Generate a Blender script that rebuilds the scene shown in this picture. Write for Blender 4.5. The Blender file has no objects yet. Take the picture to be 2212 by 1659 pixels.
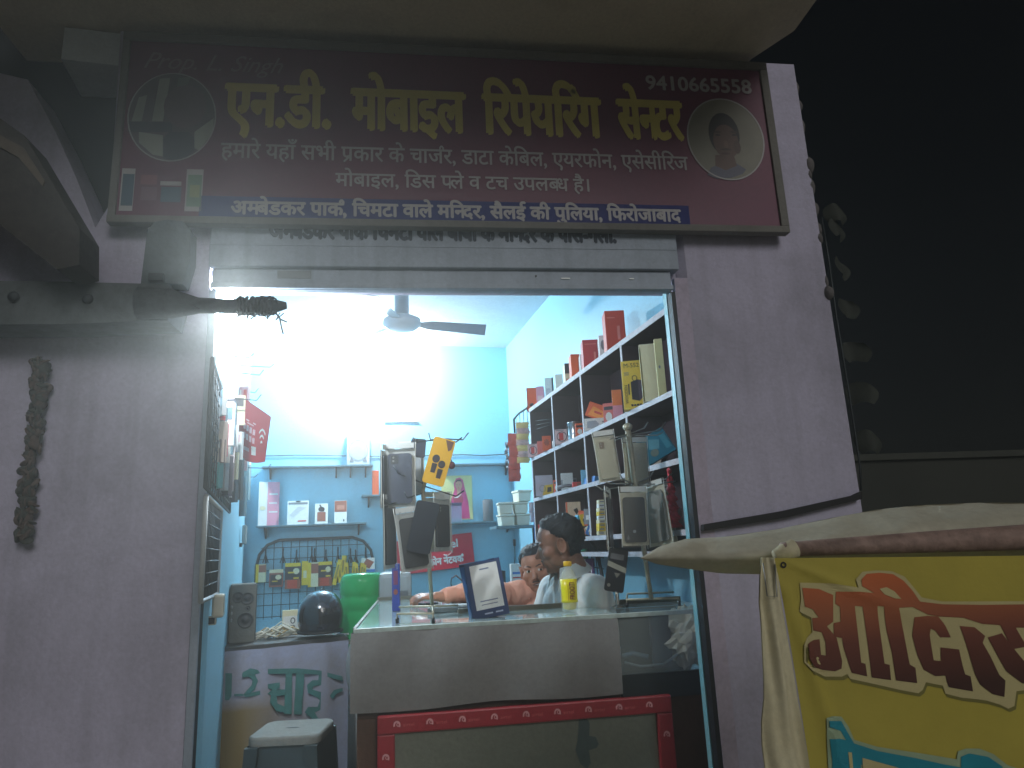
import bpy, bmesh, math, random
import numpy as np
from mathutils import Vector, Matrix, noise
from mathutils.geometry import tessellate_polygon

random.seed(11)
SC = bpy.context.scene
COL = SC.collection
rad = math.radians

# ------------------------------------------------------------------ camera
F_PX, CX, CY = 1520.0, 1106.0, 829.5            # measured on a 2212 x 1659 view of the photograph
PITCH, YAW, ROLL, RY = rad(12.97), rad(7.84), rad(2.58), rad(6.62)
EYE = np.array([0.0, -2.5, 1.3])
_f = np.array([math.sin(YAW) * math.cos(PITCH), math.cos(YAW) * math.cos(PITCH), math.sin(PITCH)])
_r0 = np.array([math.cos(YAW), -math.sin(YAW), 0.0])
_u0 = np.cross(_r0, _f)
_r = _r0 * math.cos(ROLL) - _u0 * math.sin(ROLL)
_u = _r0 * math.sin(ROLL) + _u0 * math.cos(ROLL)
cam_data = bpy.data.cameras.new('camera')
cam_data.sensor_width = 36.0
cam_data.lens = 36.0 * F_PX / 2212.0
cam_data.clip_start = 0.05
cam_data.clip_end = 500
cam = bpy.data.objects.new('camera', cam_data)
COL.objects.link(cam)
cam.matrix_world = Matrix(((_r[0], _u[0], -_f[0], EYE[0]), (_r[1], _u[1], -_f[1], EYE[1]),
                           (_r[2], _u[2], -_f[2], EYE[2]), (0, 0, 0, 1)))
SC.camera = cam

# ------------------------------------------------------------------ night sky, dim soft street light, exposure
SUN_EL = rad(27)               # light comes over the photographer's right shoulder
world = bpy.data.worlds.new('World')
SC.world = world
world.use_nodes = True
wn = world.node_tree.nodes
sky = wn.new('ShaderNodeTexSky')
sky.sky_type = 'NISHITA'
sky.sun_disc = False
sky.sun_elevation = SUN_EL
sky.sun_rotation = rad(164)
world.node_tree.links.new(sky.outputs[0], wn['Background'].inputs[0])
wn['Background'].inputs[1].default_value = 0.0006
sun_d = bpy.data.lights.new('sun', 'SUN')
sun_d.energy = 0.72
sun_d.angle = rad(24)
sun_d.color = (1.0, 0.98, 0.95)
sun = bpy.data.objects.new('sun', sun_d)
COL.objects.link(sun)
_sd = Vector((math.sin(rad(164)) * math.cos(SUN_EL), math.cos(rad(164)) * math.cos(SUN_EL), math.sin(SUN_EL)))
sun.rotation_euler = _sd.to_track_quat('Z', 'Y').to_euler()
SC.view_settings.view_transform = 'Standard'
SC.view_settings.look = 'None'
SC.view_settings.exposure = 0.35
SC.view_settings.gamma = 1.0
SC.cycles.max_bounces = 7
SC.cycles.volume_bounces = 0
SC.cycles.transparent_max_bounces = 16
SC.cycles.caustics_reflective = False
SC.cycles.caustics_refractive = False
SC.cycles.sample_clamp_indirect = 3.0
SC.cycles.use_denoising = True

# ------------------------------------------------------------------ from picture measurements to places
def ray(px, py):
    return _f + _r * (px - CX) / F_PX - _u * (py - CY) / F_PX
def plane(px, py, n, q):
    d = ray(px, py); n = np.array(n, float)
    return Vector(EYE + d * (((np.array(q) - EYE) @ n) / (d @ n)))
def Y(px, py, y): return plane(px, py, (0, 1, 0), (0, y, 0))
def Z(px, py, z): return plane(px, py, (0, 0, 1), (0, 0, z))
CR, SR = math.cos(RY), math.sin(RY)
def RW(x, y, z): return Vector((x * CR - y * SR, x * SR + y * CR, z))      # room axes -> world
def WR(p): return Vector((p[0] * CR + p[1] * SR, -p[0] * SR + p[1] * CR, p[2]))
def RX(px, py, x): return WR(plane(px, py, (CR, SR, 0), RW(x, 0, 0)))      # on the room plane x = const, in room axes
def RB(px, py, y): return WR(plane(px, py, (-SR, CR, 0), RW(0, y, 0)))     # on the room plane y = const, in room axes
def RZ(px, py, z): return WR(Z(px, py, z))
LA, LB = Vector((-0.722, 0.05, 0)), Vector((-1.432, 3.665, 0))            # left inner wall, near and far end
LDIR = (LB - LA).normalized(); LNOR = Vector((LDIR.y, -LDIR.x, 0))         # normal points into the room
def LW(px, py, off=0.0):
    q = LA + LNOR * off
    return plane(px, py, LNOR, q)
FLOOR = 0.12

# ------------------------------------------------------------------ materials
def lin(c):
    return tuple(((v / 255) / 12.92 if v <= 10 else (((v / 255) + 0.055) / 1.055) ** 2.4) for v in c)
MC = {}
def M(name, rgb, rough=0.6, metal=0.0, var=0.12, scale=9.0, bump=0.0, bscale=60.0, alpha=1.0, trans=0.0, ior=1.45, emit=0.0, coat=0.0):
    if name in MC: return MC[name]
    m = bpy.data.materials.new(name); m.use_nodes = True
    nt = m.node_tree; b = nt.nodes['Principled BSDF']
    c = lin(rgb)
    b.inputs['Roughness'].default_value = rough
    b.inputs['Metallic'].default_value = metal
    b.inputs['IOR'].default_value = ior
    if alpha < 1: b.inputs['Alpha'].default_value = alpha
    if trans: b.inputs['Transmission Weight'].default_value = trans
    if coat: b.inputs['Coat Weight'].default_value = coat
    if emit:
        b.inputs['Emission Color'].default_value = (*c, 1); b.inputs['Emission Strength'].default_value = emit
    tc = nt.nodes.new('ShaderNodeTexCoord')
    if var:
        n = nt.nodes.new('ShaderNodeTexNoise'); n.inputs['Scale'].default_value = scale; n.inputs['Detail'].default_value = 6
        n.inputs['Roughness'].default_value = 0.65
        r = nt.nodes.new('ShaderNodeValToRGB')
        r.color_ramp.elements[0].position = 0.3; r.color_ramp.elements[1].position = 0.72
        r.color_ramp.elements[0].color = (*[v * (1 - var) for v in c], 1)
        r.color_ramp.elements[1].color = (*[min(1, v * (1 + var)) for v in c], 1)
        nt.links.new(tc.outputs['Object'], n.inputs['Vector']); nt.links.new(n.outputs['Fac'], r.inputs[0])
        nt.links.new(r.outputs[0], b.inputs['Base Color'])
    else:
        b.inputs['Base Color'].default_value = (*c, 1)
    if bump:
        n2 = nt.nodes.new('ShaderNodeTexNoise'); n2.inputs['Scale'].default_value = bscale; n2.inputs['Detail'].default_value = 5
        bp = nt.nodes.new('ShaderNodeBump'); bp.inputs['Strength'].default_value = bump; bp.inputs['Distance'].default_value = 0.01
        nt.links.new(tc.outputs['Object'], n2.inputs['Vector']); nt.links.new(n2.outputs['Fac'], bp.inputs['Height'])
        nt.links.new(bp.outputs[0], b.inputs['Normal'])
    MC[name] = m
    return m

def stained(name, rgb, dirt, amount=0.55, scale=2.2, rough=0.85, bump=0.25, bscale=45, grain=0.10, streak=0.0):
    """painted plaster with blotchy wear and a fine grain"""
    if name in MC: return MC[name]
    m = M(name, rgb, rough=rough, var=grain, scale=70, bump=bump, bscale=bscale)
    nt = m.node_tree; b = nt.nodes['Principled BSDF']
    src = b.inputs['Base Color'].links[0].from_socket
    tc = [n for n in nt.nodes if n.type == 'TEX_COORD'][0]
    n = nt.nodes.new('ShaderNodeTexNoise'); n.inputs['Scale'].default_value = scale; n.inputs['Detail'].default_value = 9
    n.inputs['Roughness'].default_value = 0.7; n.inputs['Distortion'].default_value = 0.4
    r = nt.nodes.new('ShaderNodeValToRGB'); r.color_ramp.elements[0].position = 0.46; r.color_ramp.elements[1].position = 0.78
    r.color_ramp.elements[0].color = (0, 0, 0, 1); r.color_ramp.elements[1].color = (amount,) * 3 + (1,)
    mx = nt.nodes.new('ShaderNodeMixRGB'); mx.inputs[2].default_value = (*lin(dirt), 1)
    nt.links.new(tc.outputs['Object'], n.inputs['Vector']); nt.links.new(n.outputs['Fac'], r.inputs[0])
    nt.links.new(r.outputs[0], mx.inputs[0]); nt.links.new(src, mx.inputs[1]); nt.links.new(mx.outputs[0], b.inputs['Base Color'])
    if streak:      # rain runs: noise drawn out downwards
        mpg = nt.nodes.new('ShaderNodeMapping'); mpg.inputs['Scale'].default_value = (9, 9, .55)
        n3 = nt.nodes.new('ShaderNodeTexNoise'); n3.inputs['Scale'].default_value = 1.6; n3.inputs['Detail'].default_value = 8
        r3 = nt.nodes.new('ShaderNodeValToRGB'); r3.color_ramp.elements[0].position = .5; r3.color_ramp.elements[1].position = .75
        r3.color_ramp.elements[0].color = (0, 0, 0, 1); r3.color_ramp.elements[1].color = (streak,) * 3 + (1,)
        m3 = nt.nodes.new('ShaderNodeMixRGB'); m3.inputs[2].default_value = (*lin(dirt), 1)
        nt.links.new(tc.outputs['Object'], mpg.inputs[0]); nt.links.new(mpg.outputs[0], n3.inputs['Vector']); nt.links.new(n3.outputs['Fac'], r3.inputs[0])
        nt.links.new(r3.outputs[0], m3.inputs[0]); nt.links.new(mx.outputs[0], m3.inputs[1]); nt.links.new(m3.outputs[0], b.inputs['Base Color'])
    return m

# ------------------------------------------------------------------ lettering
GLY = {}
HEAD = 0.622      # height of the Devanagari headline over the base line
def _glyph(s, res=3, shear=0.0):
    k = (s, shear)
    if k in GLY: return GLY[k]
    c = bpy.data.curves.new('glyph', 'FONT'); c.body = s; c.size = 1.0; c.resolution_u = res; c.shear = shear
    o = bpy.data.objects.new('glyph', c); COL.objects.link(o)
    me = bpy.data.meshes.new_from_object(o)
    vs = [(v.co.x, v.co.y) for v in me.vertices]; fs = [tuple(p.vertices) for p in me.polygons]
    bpy.data.objects.remove(o); bpy.data.curves.remove(c); bpy.data.meshes.remove(me)
    GLY[k] = (vs, fs)
    return GLY[k]
def _clip(vs, fs, x1):
    bm = bmesh.new(); bv = [bm.verts.new((x, y, 0)) for x, y in vs]
    for f in fs:
        try: bm.faces.new([bv[i] for i in f])
        except ValueError: pass
    bmesh.ops.bisect_plane(bm, geom=bm.verts[:] + bm.edges[:] + bm.faces[:], plane_co=(x1, 0, 0), plane_no=(1, 0, 0), clear_outer=True)
    bm.verts.index_update()
    out = ([(v.co.x, v.co.y) for v in bm.verts], [tuple(v.index for v in f.verts) for f in bm.faces])
    bm.free(); return out
def words(segs, shear=0.0):
    """segs: plain strings, ('half', letter), ('reph', letters), ('ra', letter); short-i is written before its letter"""
    V, Fc, x = [], [], 0.0
    def add(vs, fs, dx, dy=0):
        o = len(V); V.extend((a + dx, b + dy) for a, b in vs); Fc.extend(tuple(i + o for i in f) for f in fs)
    for s in segs:
        kind = None
        if isinstance(s, tuple): kind, s = s
        lead = len(s) - len(s.lstrip(' ')); trail = len(s) - len(s.rstrip(' '))
        x += 0.27 * lead
        t = s.strip(' ')
        if not t:
            continue
        vs, fs = _glyph(t, shear=shear)
        x0 = min(a for a, b in vs); x1 = max(a for a, b in vs)
        if kind == 'half':
            vs, fs = _clip(vs, fs, x1 - 0.135); x1 -= 0.135
        add(vs, fs, x - x0)
        if kind == 'reph':
            cx = x + (x1 - x0) - 0.07
            pts = [(cx + 0.11 * math.cos(a) - .02, 0.66 + 0.15 * math.sin(a)) for a in [rad(d) for d in (-10, 30, 70, 110, 150, 185)]]
            inner = [(cx + 0.055 * math.cos(a) - .02, 0.66 + 0.09 * math.sin(a)) for a in [rad(d) for d in (-10, 30, 70, 110, 150, 185)]]
            n = len(pts); add(pts + inner, [(i, i + 1, n + i + 1, n + i) for i in range(n - 1)], 0)
        if kind == 'ra':
            w = x1 - x0; add([(w * 0.18, -0.02), (w * 0.26, -0.06), (w * 0.78, 0.2), (w * 0.78, 0.29)], [(0, 1, 2, 3)], x)
        x += (x1 - x0) + 0.27 * trail - (0.012 if kind == 'half' else 0)
    return V, Fc

# ------------------------------------------------------------------ mesh builder
class MB:
    def __init__(self): self.bm = bmesh.new(); self.mats = []
    def mi(self, m):
        if m not in self.mats: self.mats.append(m)
        return self.mats.index(m)
    def _new(self, verts, faces, mat, smooth=False, T=None):
        i = self.mi(mat)
        bv = [self.bm.verts.new(T @ Vector(v) if T else v) for v in verts]
        out = []
        for f in faces:
            try:
                fc = self.bm.faces.new([bv[k] for k in f]); fc.material_index = i; fc.smooth = smooth; out.append(fc)
            except ValueError: pass
        return out
    def box(self, c, s, mat, T=None, bev=0.0, taper=1.0):
        x, y, z = s[0] / 2, s[1] / 2, s[2] / 2
        t = taper
        vs = [(-x, -y, -z), (x, -y, -z), (x, y, -z), (-x, y, -z), (-x * t, -y * t, z), (x * t, -y * t, z), (x * t, y * t, z), (-x * t, y * t, z)]
        vs = [Vector(v) + Vector(c) for v in vs]
        fs = self._new(vs, [(0, 3, 2, 1), (4, 5, 6, 7), (0, 1, 5, 4), (1, 2, 6, 5), (2, 3, 7, 6), (3, 0, 4, 7)], mat, T=T)
        if bev:
            es = list({e for f in fs for e in f.edges})
            bmesh.ops.bevel(self.bm, geom=es, offset=bev, segments=2, affect='EDGES', profile=0.6)
        return self
    def bx(self, x0, x1, y0, y1, z0, z1, mat, T=None, bev=0.0):
        return self.box(((x0 + x1) / 2, (y0 + y1) / 2, (z0 + z1) / 2), (x1 - x0, y1 - y0, z1 - z0), mat, T, bev)
    def poly(self, pts, mat, T=None):
        self._new(pts, tessellate_polygon([[Vector(p) for p in pts]]) if len(pts) > 5 else [tuple(range(len(pts)))], mat, T=T); return self
    def prism(self, pts, y0, y1, mat, T=None, side=None):
        """outline in x,z extruded along y"""
        n = len(pts)
        a = [(p[0], y0, p[1]) for p in pts]; b = [(p[0], y1, p[1]) for p in pts]
        self._new(a + b, [tuple(range(n)), tuple(range(2 * n - 1, n - 1, -1))], mat, T=T)
        self._new(a + b, [(i, i + n, (i + 1) % n + n, (i + 1) % n) for i in range(n)], side or mat, T=T)
        return self
    def tube(self, pts, r, mat, n=8, T=None, smooth=True):
        pts = [Vector(p) for p in pts]
        rs = r if isinstance(r, (list, tuple)) else [r] * len(pts)
        vs, fs = [], []
        prev = None
        for i, p in enumerate(pts):
            d = (pts[min(i + 1, len(pts) - 1)] - pts[max(i - 1, 0)])
            d = d.normalized() if d.length > 1e-9 else Vector((0, 0, 1))
            if prev is None:
                a = Vector((0, 0, 1)) if abs(d.z) < 0.9 else Vector((1, 0, 0))
                u = d.cross(a).normalized()
            else:
                u = (prev - d * prev.dot(d)).normalized()
            prev = u; w = d.cross(u)
            for k in range(n):
                t = 2 * math.pi * k / n
                vs.append(p + (u * math.cos(t) + w * math.sin(t)) * rs[i])
        for i in range(len(pts) - 1):
            for k in range(n):
                fs.append((i * n + k, i * n + (k + 1) % n, (i + 1) * n + (k + 1) % n, (i + 1) * n + k))
        fs.append(tuple(range(n - 1, -1, -1))); fs.append(tuple((len(pts) - 1) * n + k for k in range(n)))
        self._new(vs, fs, mat, smooth, T); return self
    def lathe(self, prof, mat, n=24, T=None, c=(0, 0, 0), smooth=True):
        vs, fs = [], []
        for r, z in prof:
            for k in range(n):
                t = 2 * math.pi * k / n; vs.append((c[0] + r * math.cos(t), c[1] + r * math.sin(t), c[2] + z))
        m = len(prof)
        for i in range(m - 1):
            for k in range(n): fs.append((i * n + k, i * n + (k + 1) % n, (i + 1) * n + (k + 1) % n, (i + 1) * n + k))
        fs.append(tuple(range(n - 1, -1, -1))); fs.append(tuple((m - 1) * n + k for k in range(n)))
        self._new(vs, fs, mat, smooth, T); return self
    def ball(self, c, s, mat, nu=20, nv=12, T=None, R=None):
        vs, fs = [], []
        c = Vector(c)
        for j in range(nv + 1):
            ph = -math.pi / 2 + math.pi * j / nv
            for k in range(nu):
                t = 2 * math.pi * k / nu
                v = Vector((s[0] * math.cos(ph) * math.cos(t), s[1] * math.cos(ph) * math.sin(t), s[2] * math.sin(ph)))
                vs.append(c + (R @ v if R else v))
        for j in range(nv):
            for k in range(nu): fs.append((j * nu + k, j * nu + (k + 1) % nu, (j + 1) * nu + (k + 1) % nu, (j + 1) * nu + k))
        self._new(vs, fs, mat, True, T); return self
    def grid(self, fn, nu, nv, mat, smooth=True, T=None):
        vs = [fn(i / nu, j / nv) for j in range(nv + 1) for i in range(nu + 1)]
        fs = [(j * (nu + 1) + i, j * (nu + 1) + i + 1, (j + 1) * (nu + 1) + i + 1, (j + 1) * (nu + 1) + i) for j in range(nv) for i in range(nu)]
        self._new(vs, fs, mat, smooth, T); return self
    def disc(self, cx, cz, rx, rz, y, mat, n=28, T=None, a0=0, a1=360):
        pts = [(cx + rx * math.cos(rad(a0 + (a1 - a0) * k / n)), y, cz + rz * math.sin(rad(a0 + (a1 - a0) * k / n))) for k in range(n)]
        return self.poly(pts, mat, T)
    def ring(self, cx, cz, rx, rz, w, y, mat, n=36, T=None, a0=0, a1=360):
        o, q = [], []
        for k in range(n + 1):
            a = rad(a0 + (a1 - a0) * k / n); c, s = math.cos(a), math.sin(a)
            o.append((cx + rx * c, y, cz + rz * s)); q.append((cx + (rx - w) * c, y, cz + (rz - w) * s))
        self._new(o + q, [(i, i + 1, n + 2 + i, n + 1 + i) for i in range(n)], mat, T=T); return self
    def rect(self, x0, x1, z0, z1, y, mat, T=None):
        return self.poly([(x0, y, z0), (x1, y, z0), (x1, y, z1), (x0, y, z1)], mat, T)
    def text(self, segs, x0, x1, zb, zh, y, mat, T=None, bold=0.0, shear=0.0, latin=False, fn=None):
        """lettering in the x,z plane facing -y: from x0 to x1, base line zb, headline zh"""
        if isinstance(segs, str): segs = [segs]
        V, Fc = words(segs, shear)
        if not V: return self
        a = min(v[0] for v in V); b = max(v[0] for v in V)
        hh = 0.69 if latin else HEAD
        sx = (x1 - x0) / (b - a); sz = (zh - zb) / hh
        offs = [(0, 0)] if not bold else [(-bold, 0), (bold, 0), (0, bold), (0, -bold), (-bold * .7, bold * .7), (bold * .7, -bold * .7)]
        for q, (dx, dz) in enumerate(offs):
            pts = [(x0 + (v[0] - a) * sx + dx, y - 0.0002 * q, zb + v[1] * sz + dz) for v in V]
            if fn: pts = [fn(p) for p in pts]
            self._new(pts, Fc, mat, T=T)
        return self
    def mesh(self, name):
        me = bpy.data.meshes.new(name)
        bmesh.ops.recalc_face_normals(self.bm, faces=self.bm.faces[:]) if len(self.bm.faces) < 60000 else None
        self.bm.to_mesh(me); self.bm.free()
        for m in self.mats: me.materials.append(m)
        return me
    def build(self, name, parent=None, loc=None, world=False):
        """parent given and world=True: geometry was written in world axes"""
        o = bpy.data.objects.new(name, self.mesh(name)); COL.objects.link(o)
        if parent is not None:
            o.parent = parent
            if world: o.matrix_parent_inverse = base_matrix(parent).inverted()
        elif loc is not None: o.location = loc
        return o

def base_matrix(o):
    m = o.matrix_basis.copy()
    if o.parent: m = base_matrix(o.parent) @ o.matrix_parent_inverse @ m
    return m
def tag(o, label, cat, group=None, kind=None):
    o['label'] = label; o['category'] = cat
    if group: o['group'] = group
    if kind: o['kind'] = kind
    return o
def thing(name, label, cat, loc=(0, 0, 0), rz=0.0, group=None, rot=None):
    o = bpy.data.objects.new(name, None); COL.objects.link(o); o.empty_display_size = 0.05
    o.location = loc; o.rotation_euler = rot or (0, 0, rz)
    return tag(o, label, cat, group)
def one(mb, name, label, cat, loc=(0, 0, 0), rz=0.0, group=None, rot=None, kind=None):
    o = mb.build(name); o.location = loc; o.rotation_euler = rot or (0, 0, rz)
    return tag(o, label, cat, group, kind)
def setting(mb, name, loc=None):
    o = mb.build(name); o['kind'] = 'structure'; return o
def fuse(mb, name, voxel, mats=None, smooth=2, parent=None, wrinkle=0.0, wscale=14.0, world=True):
    """weld overlapping shapes into one continuous skin"""
    o = mb.build(name)
    md = o.modifiers.new('r', 'REMESH'); md.mode = 'VOXEL'; md.voxel_size = voxel; md.use_smooth_shade = True
    if smooth:
        sm = o.modifiers.new('s', 'SMOOTH'); sm.iterations = smooth; sm.factor = 0.5
    dg = bpy.context.evaluated_depsgraph_get()
    me = bpy.data.meshes.new_from_object(o.evaluated_get(dg))
    me.name = name
    if wrinkle:
        for v in me.vertices:
            p = v.co; w = noise.noise(Vector((p.x * wscale, p.y * wscale, p.z * wscale * 0.45)))
            w2 = 1 - abs(noise.noise(Vector((p.x * wscale * 2 + 7, p.y * wscale * 2, p.z * wscale * 0.9)))) * 2
            v.co = p + v.normal * wrinkle * (w + 0.6 * w2)
    old = o.data; o.modifiers.clear(); o.data = me; bpy.data.meshes.remove(old)
    me.materials.clear()
    for m in (mats or mb.mats): me.materials.append(m)
    for p in me.polygons: p.use_smooth = True; p.material_index = 0
    if parent is not None:
        o.parent = parent
        if world: o.matrix_parent_inverse = base_matrix(parent).inverted()
    return o
HAZE = 0.040
# ------------------------------------------------------------------ materials of the place
MAUVE = stained('mauve_wall_paint', (186, 182, 204), (112, 110, 118), 0.65, 1.3, streak=.22)
MAUVE2 = stained('mauve_edge_paint', (186, 176, 196), (120, 110, 122), 0.5, 6)
CYAN = stained('cyan_wall_paint', (146, 203, 225), (136, 178, 192), 0.35, 2.0, rough=0.5, bump=0.12)
CYAN_EDGE = stained('cyan_edge_paint', (120, 180, 192), (176, 190, 190), 0.6, 14, rough=0.5)
CEIL = stained('whitewash', (196, 206, 212), (150, 160, 168), 0.4, 2.5)
CONC = stained('bare_plaster', (214, 208, 188), (164, 158, 144), 0.6, 2.2, bump=0.35)
STEEL = stained('shutter_steel', (158, 170, 186), (100, 110, 124), 0.6, 3.5, rough=0.55, bump=0.12, streak=.4)
DARKGAP = M('dark_channel', (26, 30, 36), 0.6)
DUST = stained('street_dust', (160, 150, 132), (120, 112, 98), 0.6, 1.2, bump=0.5)
FLOORM = stained('shop_floor', (126, 122, 116), (84, 80, 76), 0.6, 3)
WOODD = M('dark_wood', (58, 56, 54), 0.6, var=0.35, scale=24, bump=0.2)
WOODB = M('grey_wood', (84, 90, 92), 0.8, var=0.35, scale=18, bump=0.35)
WHITE = M('white_card', (232, 232, 228), 0.55, var=0.05)
BLACK = M('black_plastic', (22, 23, 26), 0.35, var=0.2)
CHROME = M('wire_steel', (150, 150, 146), 0.35, metal=0.8)
WIRE = M('dark_wire', (52, 58, 62), 0.5, metal=0.3)

# ------------------------------------------------------------------ ground and floor
mb = MB(); mb.grid(lambda a, b: (-18 + 36 * a, -18 + 36 * b, -0.05), 4, 4, DUST, smooth=False); setting(mb, 'ground')
mb = MB()
mb.prism([(p.x, p.y) for p in (Vector((-0.74, 0.0)), Vector((1.06, 0.0)), RW(1.32, 0.1, 0).to_2d(), RW(1.32, 3.85, 0).to_2d(), RW(-1.05, 3.85, 0).to_2d())], -0.03, FLOOR,
         FLOORM, T=Matrix(((1, 0, 0, 0), (0, 0, 1, 0), (0, 1, 0, 0), (0, 0, 0, 1))))
setting(mb, 'shop_floor')
PLAN = Matrix(((1, 0, 0, 0), (0, 0, 1, 0), (0, 1, 0, 0), (0, 0, 0, 1)))    # prism outline in x,y, extruded in z

# ------------------------------------------------------------------ the shop building
shop = thing('shop_building', 'small mauve plastered shop front with a lit pale blue room behind its open shutter', 'shop', (0, 0, 0))
mb = MB()
pts = [Y(*p, 0) for p in [(0, 158), (60, 172), (120, 285), (165, 385), (206, 492), (238, 440), (262, 50)]]
prof = [(-3.2, -0.2), (-0.738, -0.2), (-0.738, 3.3), (pts[6].x, 3.3)] + [(p.x, p.z) for p in pts[5::-1]] + [(-3.2, pts[0].z)]
mb.prism(prof, 0.0, 0.2, MAUVE)
mb.build('left_pier', shop)
mb = MB()
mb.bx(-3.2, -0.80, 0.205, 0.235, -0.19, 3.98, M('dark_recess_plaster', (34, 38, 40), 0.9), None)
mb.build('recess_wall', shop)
mb = MB()
mb.prism([(1.652, 0.0), (1.652, 0.2), (1.115, 0.2), (1.03, 0.09), (1.03, 0.0305), (1.062, 0.0)], -0.2, 3.3, MAUVE, T=PLAN)
mb.build('right_pier', shop)
mb = MB(); mb.prism([(1.0295, 0.046), (1.06, -0.0), (1.0605, -0.003), (1.006, -0.003), (1.006, 0.046)], -0.1, 2.3, MAUVE2, T=PLAN)
mb.build('jamb_edge', shop)
mb = MB(); mb.prism([(0.987, 0.05), (1.0285, 0.05), (1.0285, 0.092), (0.987, 0.088)], FLOOR, 2.3, CYAN_EDGE, T=PLAN)
mb.build('reveal', shop)
mb = MB(); mb.bx(-0.737, 1.062, 0.035, 0.2, 2.30, 3.3, MAUVE)
mb.build('lintel', shop)
xr = Z(1742, 30, 3.3).x
mb = MB()
mb.prism([(-1.55, 0.2), (xr - .12, 0.2), (xr - .1, -0.02), (xr, -0.2), (xr, -1.3), (-1.55, -1.3)], 3.3, 3.44, CONC, T=PLAN)
mb.build('balcony_slab', shop)
# inner shell, in room axes
TR = Matrix.Rotation(RY, 4, 'Z')
mb = MB(); mb.bx(1.289, 1.41, 0.25, 3.95, 0.0, 3.3, CYAN, TR); mb.build('right_wall', shop)
mb = MB(); mb.bx(-1.15, 1.2885, 3.8, 3.95, 0.0, 3.3, CYAN, TR); mb.build('back_wall', shop)
mb = MB(); mb.bx(-1.3, 1.45, 0.13, 4.0, 3.15, 3.29, CEIL, TR); mb.build('ceiling', shop)
mb = MB()
q = [LA, LB + LDIR * .12, LB + LDIR * .12 - LNOR * .15, Vector((-0.9, 0.202, 0)), Vector((-0.7375, 0.202, 0)), Vector((-0.7375, 0.05, 0))]
mb.prism([(p.x, p.y) for p in q], 0.0, 3.2, CYAN, T=PLAN); mb.build('left_wall', shop)
# a stain of dirt runs and ragged patch on the pier edge
mb = MB()
for k in range(26):
    z = 2.0 + 1.25 * k / 26; mb.ball((1.655 + random.uniform(-.006, .006), 0.03 + random.uniform(-.02, .06), z), (random.uniform(.012, .03), .04, random.uniform(.03, .06)), M('pier_edge_plaster', (104, 100, 100), .9, bump=.4), 8, 6)
mb.build('ragged_plaster', shop)
# fissures and wire holes in the slab
for base in ((0.62, -0.1), (0.05, -0.08)):
    mb = MB()
    p = [Vector((base[0] + random.uniform(-.012, .012) * k, base[1] - 0.5 - 0.07 * k, 3.2996)) for k in range(7)]
    mb.tube(p, 0.0011, DARKGAP, 4); mb.build('crack', shop)

# ------------------------------------------------------------------ rolling shutter
sh = thing('rolling_shutter', 'grey steel rolling shutter rolled up over the shop opening with painted letters on its hood', 'shutter', (0.12, 0, 2.3))
mb = MB(); mb.bx(-0.736, 1.02, -0.03, 0.03, 2.325, 2.56, STEEL, bev=0.004)
mb.bx(-0.735, 1.018, -0.032, -0.0302, 2.405, 2.409, STEEL)
hd_ = mb.build('hood', sh, world=True)
mb = MB(); mb.bx(-0.726, 0.99, -0.012, 0.028, 2.243, 2.322, STEEL, bev=0.006); mb.bx(-0.726, 0.99, -0.028, -0.013, 2.243, 2.262, STEEL, bev=0.003)
br_ = mb.build('bottom_rail', sh, world=True)
for a, b in ((0.55, 0.585), (0.82, 0.838)): MB().bx(a, b, -0.017, -0.012, 2.288, 2.292, M('bare_scratch', (235, 240, 240), 0.3)).build('scratch', br_, world=True)
MB().bx(0.45, 0.456, -0.017, -0.012, 2.296, 2.302, DARKGAP).build('rivet', br_, world=True); MB().bx(-0.5, -0.38, -0.0135, -0.012, 2.285, 2.315, M('dull_patch', (120, 126, 130), 0.6)).build('paint_patch', br_, world=True)
for x0, x1 in ((-0.7365, -0.712), (0.9895, 1.0055)):
    mb = MB(); mb.bx(x0, x1, 0.0, 0.012, FLOOR, 2.243, STEEL if x0 < 0 else DARKGAP); mb.bx(x0, x1, 0.0121, 0.045, FLOOR, 2.243, DARKGAP)
    mb.build('guide_channel', sh, world=True)
p0, p1 = Y(583, 492, -.031), Y(1330, 520, -.031); LZ0, LZ1 = Y(950, 519, -.031).z, Y(950, 486, -.031).z
mb = MB()
INK = M('faded_sign_paint', (58, 66, 80), 0.8, var=0.3, scale=30)
mb.text(['अ', ('half', 'म'), 'बेडकर पा', ('reph', 'क'), ' िचमटा वाले बाबा के म', ('half', 'िन'), 'दर के पास-गली.'],
        p0.x, p1.x, LZ0, LZ1, -0.0312, INK, bold=0.0045)
mb.build('painted_lettering', hd_, world=True)

# ------------------------------------------------------------------ sign board
sg = thing('shop_sign', 'wide maroon sign board with yellow Hindi lettering and two round portraits above the shutter', 'sign', (0.2, -0.06, 2.87))
SY = -0.06
tl, tr_, bl, br = Y(265, 75, SY), Y(1665, 140, SY), Y(245, 470, SY), Y(1690, 495, SY)
sx0, sx1 = (tl.x + bl.x) / 2, (tr_.x + br.x) / 2 - .006
sz0, sz1 = (bl.z + br.z) / 2 - .008, (tl.z + tr_.z) / 2
MAROON = stained('maroon_print', (104, 44, 72), (84, 42, 76), 0.5, 1.6, rough=0.5, bump=0.0)
FRM = stained('old_white_frame', (116, 114, 110), (84, 84, 78), 0.6, 7)
mb = MB(); mb.bx(sx0, sx1, SY, SY + 0.03, sz0, sz1, MAROON); sp_ = mb.build('panel', sg, world=True)
mb = MB(); w = 0.029
for a in ((sx0 - .006, sx1 + .006, sz1 - w, sz1 + .006), (sx0 - .006, sx1 + .006, sz0 - .012, sz0 + w * .55)):
    mb.bx(a[0], a[1], SY - .012, SY + .028, a[2], a[3], FRM, bev=.003)
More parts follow.
